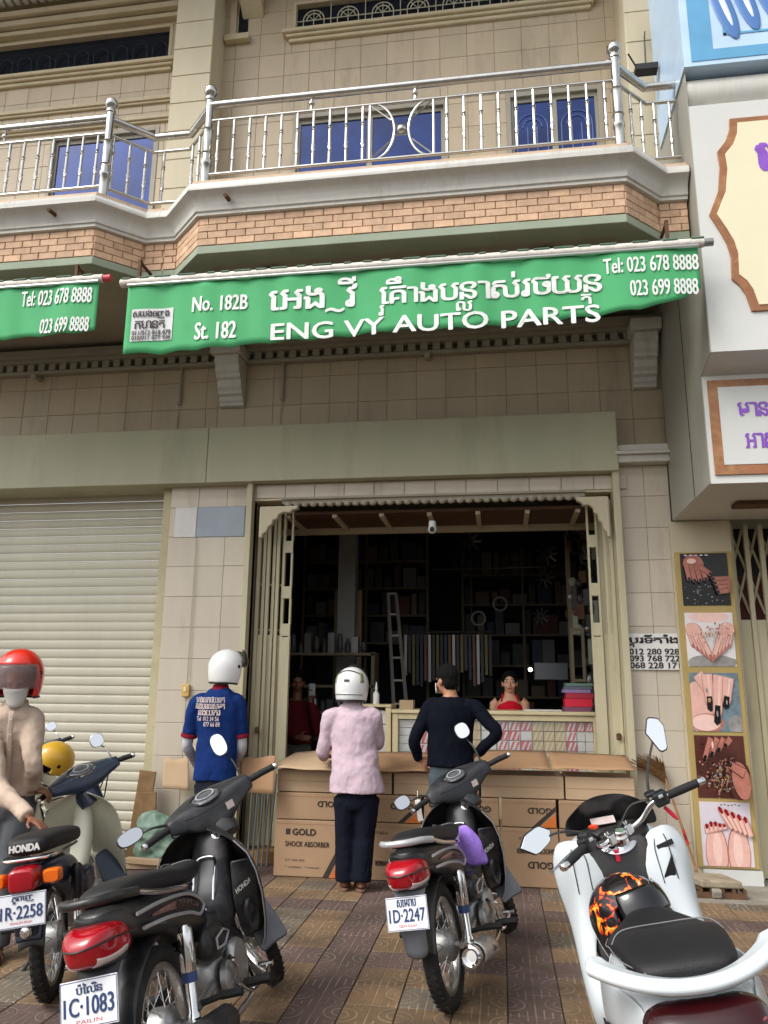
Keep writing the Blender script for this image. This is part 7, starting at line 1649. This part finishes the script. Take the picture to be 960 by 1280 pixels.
    if P.get('hair'):
        m_ = MB(); m_.ell(head+upv*.036-f*.012, (.083, .100, .094), 24, 16, HR)
        if P['hair'] == 'tied': m_.ell(head+upv*.01-f*.10, (.045, .045, .045), 12, 8, HR)
        else: m_.ell(head-upv*.025-f*.045, (.072, .055, .065), 18, 12, HR); m_.ell(head+upv*.075+f*.035, (.062, .055, .045), 14, 10, HR)
        fl = []
        cut = .062 if P['hair'] == 'tied' else .075
        o = remeshed(m_, 'hair', M_hair, t, .008, 1 if P['hair'] != 'tied' else 0, 2); local(t, o)
    if P.get('collar'):
        m_ = MB(); m_.rings([[neck+Vector((0, 0, z))+lat*r_*math.cos(2*math.pi*q/20)+dep*r_*.95*math.sin(2*math.pi*q/20) for q in range(20)] for z, r_ in ((-.030, .082), (.0, .074), (.028, .066), (.030, .060), (-.02, .068))], cap=False); o = m_.build('collar', P['collar'], t, sub=1); local(t, o)
    return t, dict(head=head, f=f, side=side, up=upv, lat=lat, dep=dep, body=body, shirt=shirt, neck=neck, hip=hip, HR=HR)
def head_rot(f):
    """helmet frame whose y looks along f"""
    f = Vector(f).normalized(); s = f.cross(Vector((0, 0, 1))).normalized(); u = s.cross(f); return Matrix((s, f, u)).transposed().to_euler()
def pt(px, py, Y): return W(px, py, Y)
dn = Vector((0, 0, -1))
# --- man in the pink shirt, back to us, leaning his arms on the cartons
Y0 = 6.42
hipP = pt(446, 990, Y0); 
pk, iP = person('man in pink shirt, dark trousers and white helmet with his back turned', dict(head=pt(440, 857, Y0+.04), neck=pt(440, 879, Y0+.01), hip=hipP, face=(.10, 1, -.22), body=(.03, 1, 0),
    sh=(pt(414, 897, Y0), pt(466, 897, Y0)), el=(pt(404, 938, Y0+.06), pt(472, 930, Y0+.12)), wr=(pt(405, 946, Y0+.27), pt(462, 912, Y0+.34)), kn=(pt(432, 1045, Y0+.02), pt(456, 1045, Y0+.02)), an=((pt(431, 1100, Y0).x, Y0, .092), (pt(452, 1105, Y0).x, Y0-.02, .092)),
    hand=(((.1, 1, .1), (0, 0, 1), .5, 1), ((-.5, .6, .5), (.3, -.8, .4), .8, -1)), foot=(-.25, 1, 0)), dict(skin=M_skin2, shirt=cloth('pink_shirt', srgb(196, 174, 184)), sleeve='long', sf=1.12, pants=cloth('dark_blue_trousers', srgb(22, 25, 36)), pw=1.14, fold=.030, sandals=True, collar=cloth('pink_shirt', (0, 0, 0)), wf=1.02,
    prof=((0, .225, .165), (.12, .215, .16), (.3, .19, .14), (.5, .18, .125), (.72, .185, .12), (.86, .165, .105), (.95, .11, .08), (1.0, .075, .065))))
helmet('motorcycle_helmet', 'white helmet with dark raised visor worn by the man in pink', pt(440, 856, Y0+.03), head_rot((.10, 1, -.12)), M_hw, 'open', (24, 84, 66), mat('black_visor', (0, 0, 0)), .95, M_gk, .10, mat('greenish_grey_vent', srgb(130, 132, 96), .4))
# --- man in the blue polo
Y0 = 6.55
hipB = pt(268, 975, Y0)
bl_, iB = person('man in blue polo shirt with red collar and white helmet facing the shop', dict(head=pt(284, 838, Y0+.05), neck=pt(276, 860, Y0), hip=hipB, face=(.62, .75, -.16), body=(.12, 1, 0),
    sh=(pt(245, 880, Y0), pt(298, 878, Y0+.02)), el=(pt(234, 932, Y0+.02), pt(302, 934, Y0+.04)), wr=(pt(246, 957, Y0+.22), pt(294, 957, Y0+.24)), kn=(pt(255, 1040, Y0), pt(281, 1040, Y0+.02)), an=((pt(257, 1035, Y0).x, Y0, .092), (pt(282, 1035, Y0).x, Y0, .092)),
    hand=(((.3, 1, .1), (0, -.3, 1), .6, 1), ((-.3, 1, .1), (0, -.3, 1), .6, -1))), dict(skin=M_skin, shirt=cloth('blue_polo', srgb(22, 46, 100)), sleeve='short', pants=cloth('dark_jeans', srgb(34, 36, 44)), fold=.026, collar=cloth('dark_red_knit', srgb(122, 26, 44)), sandals=True, wf=1.04))
helmet('motorcycle_helmet', 'white open helmet with smoked visor worn by the blue polo man', pt(284, 834, Y0+.05), head_rot((.62, .75, -.10)), M_hw, 'open', (8, 52, 66), M_visd, 1.0, M_gk, .26)
M_armw = cloth('grey_arm_sleeve', srgb(186, 186, 190))
for i in (0, 1):
    sh_, el_, wr_ = [Vector(v) for v in ((pt(243, 886, Y0), pt(234, 932, Y0+.02), pt(246, 957, Y0+.22)) if i == 0 else (pt(298, 884, Y0+.02), pt(302, 934, Y0+.04), pt(294, 957, Y0+.24)))]
    b = MB(); b.tube([sh_.lerp(el_, .6), el_, el_.lerp(wr_, .5), wr_], [.050, .046, .042, .034], 14, smooth=4); local(bl_, b.build('arm_sleeve', M_armw, bl_, smooth=True))
    b = MB(); d_ = (el_-sh_).normalized(); c = sh_.lerp(el_, .72); b.lathe([(.066, -.016), (.069, -.012), (.070, .014), (.064, .018), (.058, .01)], c, d_, 18); local(bl_, b.build('sleeve_band', cloth('dark_red_knit', (0, 0, 0)), bl_, smooth=True))
M_bprint = mat('shirt_print', srgb(206, 190, 180), .8)
b = MB(); xc = pt(266, 900, Y0).x; yb = Y0-.135
def onback(x, y, z):
    u = (x-iB['hip'].lerp(iB['neck'], .75).x); return x, Y0-.128+.9*u*u*2.2+(y-yb)-.018, z
for body, py0, py1, px0, px1 in (([('ហ', None, 0, 1), ('ង', None, 0, 1), ('ល', None, 0, 1), ('ក', None, 0, 1), ('ថ', None, 0, 1), ('យ', None, 0, 1), ('ន', None, 0, 1), ('ត', None, 0, 1)], 878, 871, 243, 281), ([('គ', None, 0, 1), ('រ', None, 0, 1), ('ង', None, 0, 1), ('ប', None, 0, 1), ('ន', None, 0, 1), ('ល', None, 0, 1), ('ស', None, 0, 1), ('ម', None, 0, 1), ('ត', None, 0, 1)], 886, 879, 242, 281), ([('ន', None, 0, 1), ('ង', None, 0, 1), ('យ', None, 0, 1), ('ក', None, 0, 1), ('រ', None, 0, 1)], 894, 887, 246, 276), ('Tel  012 34 56', 901, 896, 244, 274), ('077 66 88', 908, 903, 254, 275)):
    A = pt(px0, py0, yb); B_ = pt(px1, py1, yb); wall_text(b, body, A.x, B_.x, A.z, B_.z, yb, .012, onback)
local(bl_, b.build('back_print', M_bprint, bl_, recalc=False))
# --- man in the navy long-sleeved top, hands on hips
Y0 = 6.28
nv, iN = person('man in navy long-sleeved top standing with hands on his hips', dict(head=pt(559, 850, Y0+.02), neck=pt(563, 871, Y0), hip=pt(563, 962, Y0), face=(-.62, .74, -.10), body=(-.10, 1, 0),
    sh=(pt(537, 884, Y0), pt(594, 885, Y0)), el=(pt(517, 926, Y0-.06), pt(622, 916, Y0-.08)), wr=(pt(524, 951, Y0+.02), pt(596, 943, Y0+.02)), kn=(pt(553, 1045, Y0), pt(578, 1045, Y0)), an=((pt(553, 1050, Y0).x, Y0, .092), (pt(580, 1050, Y0).x, Y0, .092)),
    hand=(((.9, .15, -.1), (-.2, -.9, .3), .35, -1), ((-.8, .3, -.2), (.3, -.8, .4), .5, 1))), dict(skin=M_skin, shirt=cloth('navy_top', srgb(12, 15, 25)), sleeve='long', sf=.92, pants=cloth('grey_jeans', srgb(70, 78, 84)), fold=.02, hair='short', sandals=True, wf=1.02, hem=.02))
fN, sN, uN, hN = iN['f'], iN['side'], iN['up'], iN['head']
b = MB(); b.grid([[hN+fN*(.045+.062*math.cos(a))+sN*.075*math.sin(a)-uN*(.02+.075*k/4) for a in [R(-80+160*j/10) for j in range(11)]] for k in range(5)]); local(nv, b.build('face_mask', M_pw, nv, smooth=True, solid=.003))
for s in (-1, 1):
    b = MB(); b.tube([hN+sN*s*.074+fN*.04-uN*.03, hN+sN*s*.082-fN*.0-uN*.01, hN+sN*s*.078-fN*.018-uN*.025], .0022, 5); local(nv, b.build('mask_loop', M_pw, nv))
# --- shopkeeper behind the counter
Y0 = 8.42
wo, iW = person('woman in red sleeveless top standing behind the display counter', dict(head=pt(637, 853, Y0), neck=pt(637, 869, Y0), hip=(pt(637, 890, Y0).x, Y0+.02, .98), face=(-.02, -1, .02), body=(0, -1, 0),
    sh=(pt(618, 879, Y0), pt(656, 879, Y0)), el=((pt(615, 940, Y0).x, Y0, 1.08), (pt(660, 940, Y0).x, Y0, 1.08)), wr=((pt(618, 940, Y0).x, Y0-.18, 1.0), (pt(655, 940, Y0).x, Y0-.18, 1.0)), kn=((pt(632, 890, Y0).x, Y0, .62), (pt(643, 890, Y0).x, Y0, .62)), an=((pt(630, 890, Y0).x, Y0, FZ+.092), (pt(645, 890, Y0).x, Y0, FZ+.092)),
    hand=(((.2, -1, 0), (0, 0, 1), .4, 1), ((-.2, -1, 0), (0, 0, 1), .4, -1))), dict(skin=M_skinw, shirt=cloth('red_tank_top', srgb(190, 24, 44)), sleeve='none', pants=cloth('black_trousers', srgb(30, 30, 32)), fold=.008, hair='tied', wf=.86, prof=((0, .16, .12), (.3, .15, .11), (.6, .165, .115), (.76, .165, .108), (.84, .14, .10), (.90, .10, .085)), vox=.006))
fW, sW, uW, hW = iW['f'], iW['side'], iW['up'], iW['head']
for s in (-1, 1):
    b = MB(); b.ell(hW+sW*s*.031+fW*.086+uW*.006, (.014, .007, .0065), 12, 8, iW['HR']); ey = local(wo, b.build('eye', M_pw, wo, smooth=True)); b = MB(); b.ell(hW+sW*s*.031+fW*.0915+uW*.006, (.0065, .003, .0065), 10, 6, iW['HR']); b.build('iris', M_black, ey, smooth=True)
    b = MB(); b.tube([hW+sW*s*.014+fW*.092+uW*.024, hW+sW*s*.033+fW*.092+uW*.029, hW+sW*s*.050+fW*.082+uW*.024], .0035, 6); local(wo, b.build('eyebrow', M_hair, wo, smooth=True))
    b = MB(); b.tube([iW['neck']+sW*s*.085+fW*.05-Vector((0, 0, .07)), iW['neck']+sW*s*.075+fW*.02-Vector((0, 0, .005)), iW['neck']+sW*s*.085-fW*.06-Vector((0, 0, .05))], .020, 8, smooth=4, flat=(1.3, .5)); local(wo, b.build('shoulder_strap', cloth('red_tank_top', (0, 0, 0)), wo, smooth=True))
b = MB(); b.ell(hW+fW*.098-uW*.062, (.022, .005, .0075), 12, 8, iW['HR']); local(wo, b.build('lips', mat('lips', srgb(156, 74, 72), .4), wo, smooth=True))
# --- man inside in the dark, arms folded
Y0 = 8.75
dk, iD = person('man in dark red and black jersey standing inside the dark doorway', dict(head=pt(372, 852, Y0), neck=pt(371, 876, Y0), hip=(pt(372, 900, Y0).x, Y0+.02, .93), face=(.25, -1, -.05), body=(.15, -1, 0),
    sh=(pt(352, 888, Y0), pt(392, 888, Y0)), el=(pt(350, 918, Y0-.05), pt(396, 915, Y0-.05)), wr=(pt(372, 922, Y0-.22), pt(388, 876, Y0-.2)), kn=((pt(366, 900, Y0).x, Y0, .58), (pt(378, 900, Y0).x, Y0, .58)), an=((pt(366, 900, Y0).x, Y0, FZ+.092), (pt(378, 900, Y0).x, Y0, FZ+.092)),
    hand=(((1, -.2, 0), (0, -1, .2), .4, 1), ((0, -.1, 1), (0, 1, 0), .8, 1))), dict(skin=M_skin2, shirt=cloth('dark_red_jersey', srgb(96, 30, 34)), sleeve='long', pants=cloth('grey_cargo_trousers', srgb(110, 108, 104)), hair='short', vox=.010))
b = MB(); b.box(pt(390, 862, Y0-.24), (.07, .012, .13)); o = b.build('phone', M_sil, None, bevel=.006); tag(o, 'pale phone held up by the man inside the dark shop', 'phone')
# --- man in beige shirt and red helmet beside the navy motorbike
MA = cubA.matrix_world; SA = about(Vector((.90, 0, .90)), Vector((-.26, 0, .53)).normalized(), R(38))
gripL = MA @ (SA @ Vector((.785, .285, 1.0))); seatP = MA @ Vector((.02, .045, .80))
Y0 = gripL.y-.12
b1 = pt(20, 890, Y0)
rd, iR = person('man in beige shirt and red helmet leaning over the navy motorbike', dict(head=pt(24, 852, Y0-.02), neck=pt(20, 880, Y0+.0), hip=(pt(-2, 1010, Y0).x, Y0+.10, .90), face=(.35, -1, -.28), body=(.45, -1, 0),
    sh=(pt(-16, 900, Y0-.06), pt(38, 898, Y0+.04)), el=(pt(-2, 985, Y0-.22), pt(42, 952, Y0-.06)), wr=(seatP+Vector((-.10, .05, .06)), gripL+Vector((-.04, -.04, .045))), kn=((pt(-15, 1010, Y0).x, Y0+.02, .50), (pt(8, 1010, Y0).x, Y0+.06, .50)), an=((pt(-20, 1010, Y0).x, Y0, .092), (pt(8, 1010, Y0).x, Y0+.06, .092)),
    hand=(((.95, -.15, -.35), (.3, .1, 1), .35, -1), ((.8, .25, -.25), (.25, -.1, 1), .9, 1))), dict(skin=M_skin2, shirt=cloth('beige_shirt', srgb(186, 166, 148)), sleeve='long', sf=1.05, wf=.92, pants=cloth('grey_trousers', srgb(92, 94, 98)), fold=.034, sandals=True, collar=cloth('beige_shirt', (0, 0, 0)), vox=.0075))
fR, sR, uR, hR_ = iR['f'], iR['side'], iR['up'], iR['head']
helmet('motorcycle_helmet', 'glossy red open helmet with clear visor worn by the beige shirt man', pt(24, 842, Y0-.02), head_rot((.35, -1, -.06)), M_hr, 'open', (-36, 22, 66), M_visc, .98, M_black)
b = MB(); b.grid([[hR_+fR*(.052+.062*math.cos(a))+sR*.074*math.sin(a)*(1-.5*(k/5)**2)-uR*(.015+.115*k/5) for a in [R(-80+160*j/10) for j in range(11)]] for k in range(6)]); local(rd, b.build('face_mask', M_pw, rd, smooth=True, solid=.003))
for s in (-1, 1): b = MB(); b.ell(hR_+sR*s*.031+fR*.088+uR*.006, (.014, .007, .0065), 10, 6, iR['HR']); local(rd, b.build('eye', M_black, rd, smooth=True))
for kk, (u0, u1, v0, v1, nm) in enumerate(((-.016, .016, .05, .93, 'placket'), (-.125, -.045, .52, .68, 'chest_pocket'))):
    b = MB(); b.grid([[iR['hip'].lerp(iR['neck'], v0+(v1-v0)*j/12)-iR['lat']*(u0+(u1-u0)*i/3)+iR['dep']*((.139 if kk == 0 else .137)-.9*(u0+(u1-u0)*i/3)**2*2-(.02 if v0+(v1-v0)*j/12 > .8 else 0)*((v0+(v1-v0)*j/12-.8)/.13)) for i in range(4)] for j in range(13)]); local(rd, b.build(nm, cloth('beige_shirt', (0, 0, 0)), rd, smooth=True, solid=.004))
b = MB(); c = iR['hip'].lerp(iR['neck'], .62)+iR['dep']*.135+iR['lat']*-.08
for k in range(5):
    q = iR['hip'].lerp(iR['neck'], .2+.16*k)+iR['dep']*(.137); b.lathe([(.006, 0), (.006, .004)], q, iR['dep'], 8)
local(rd, b.build('shirt_buttons', M_pw, rd))
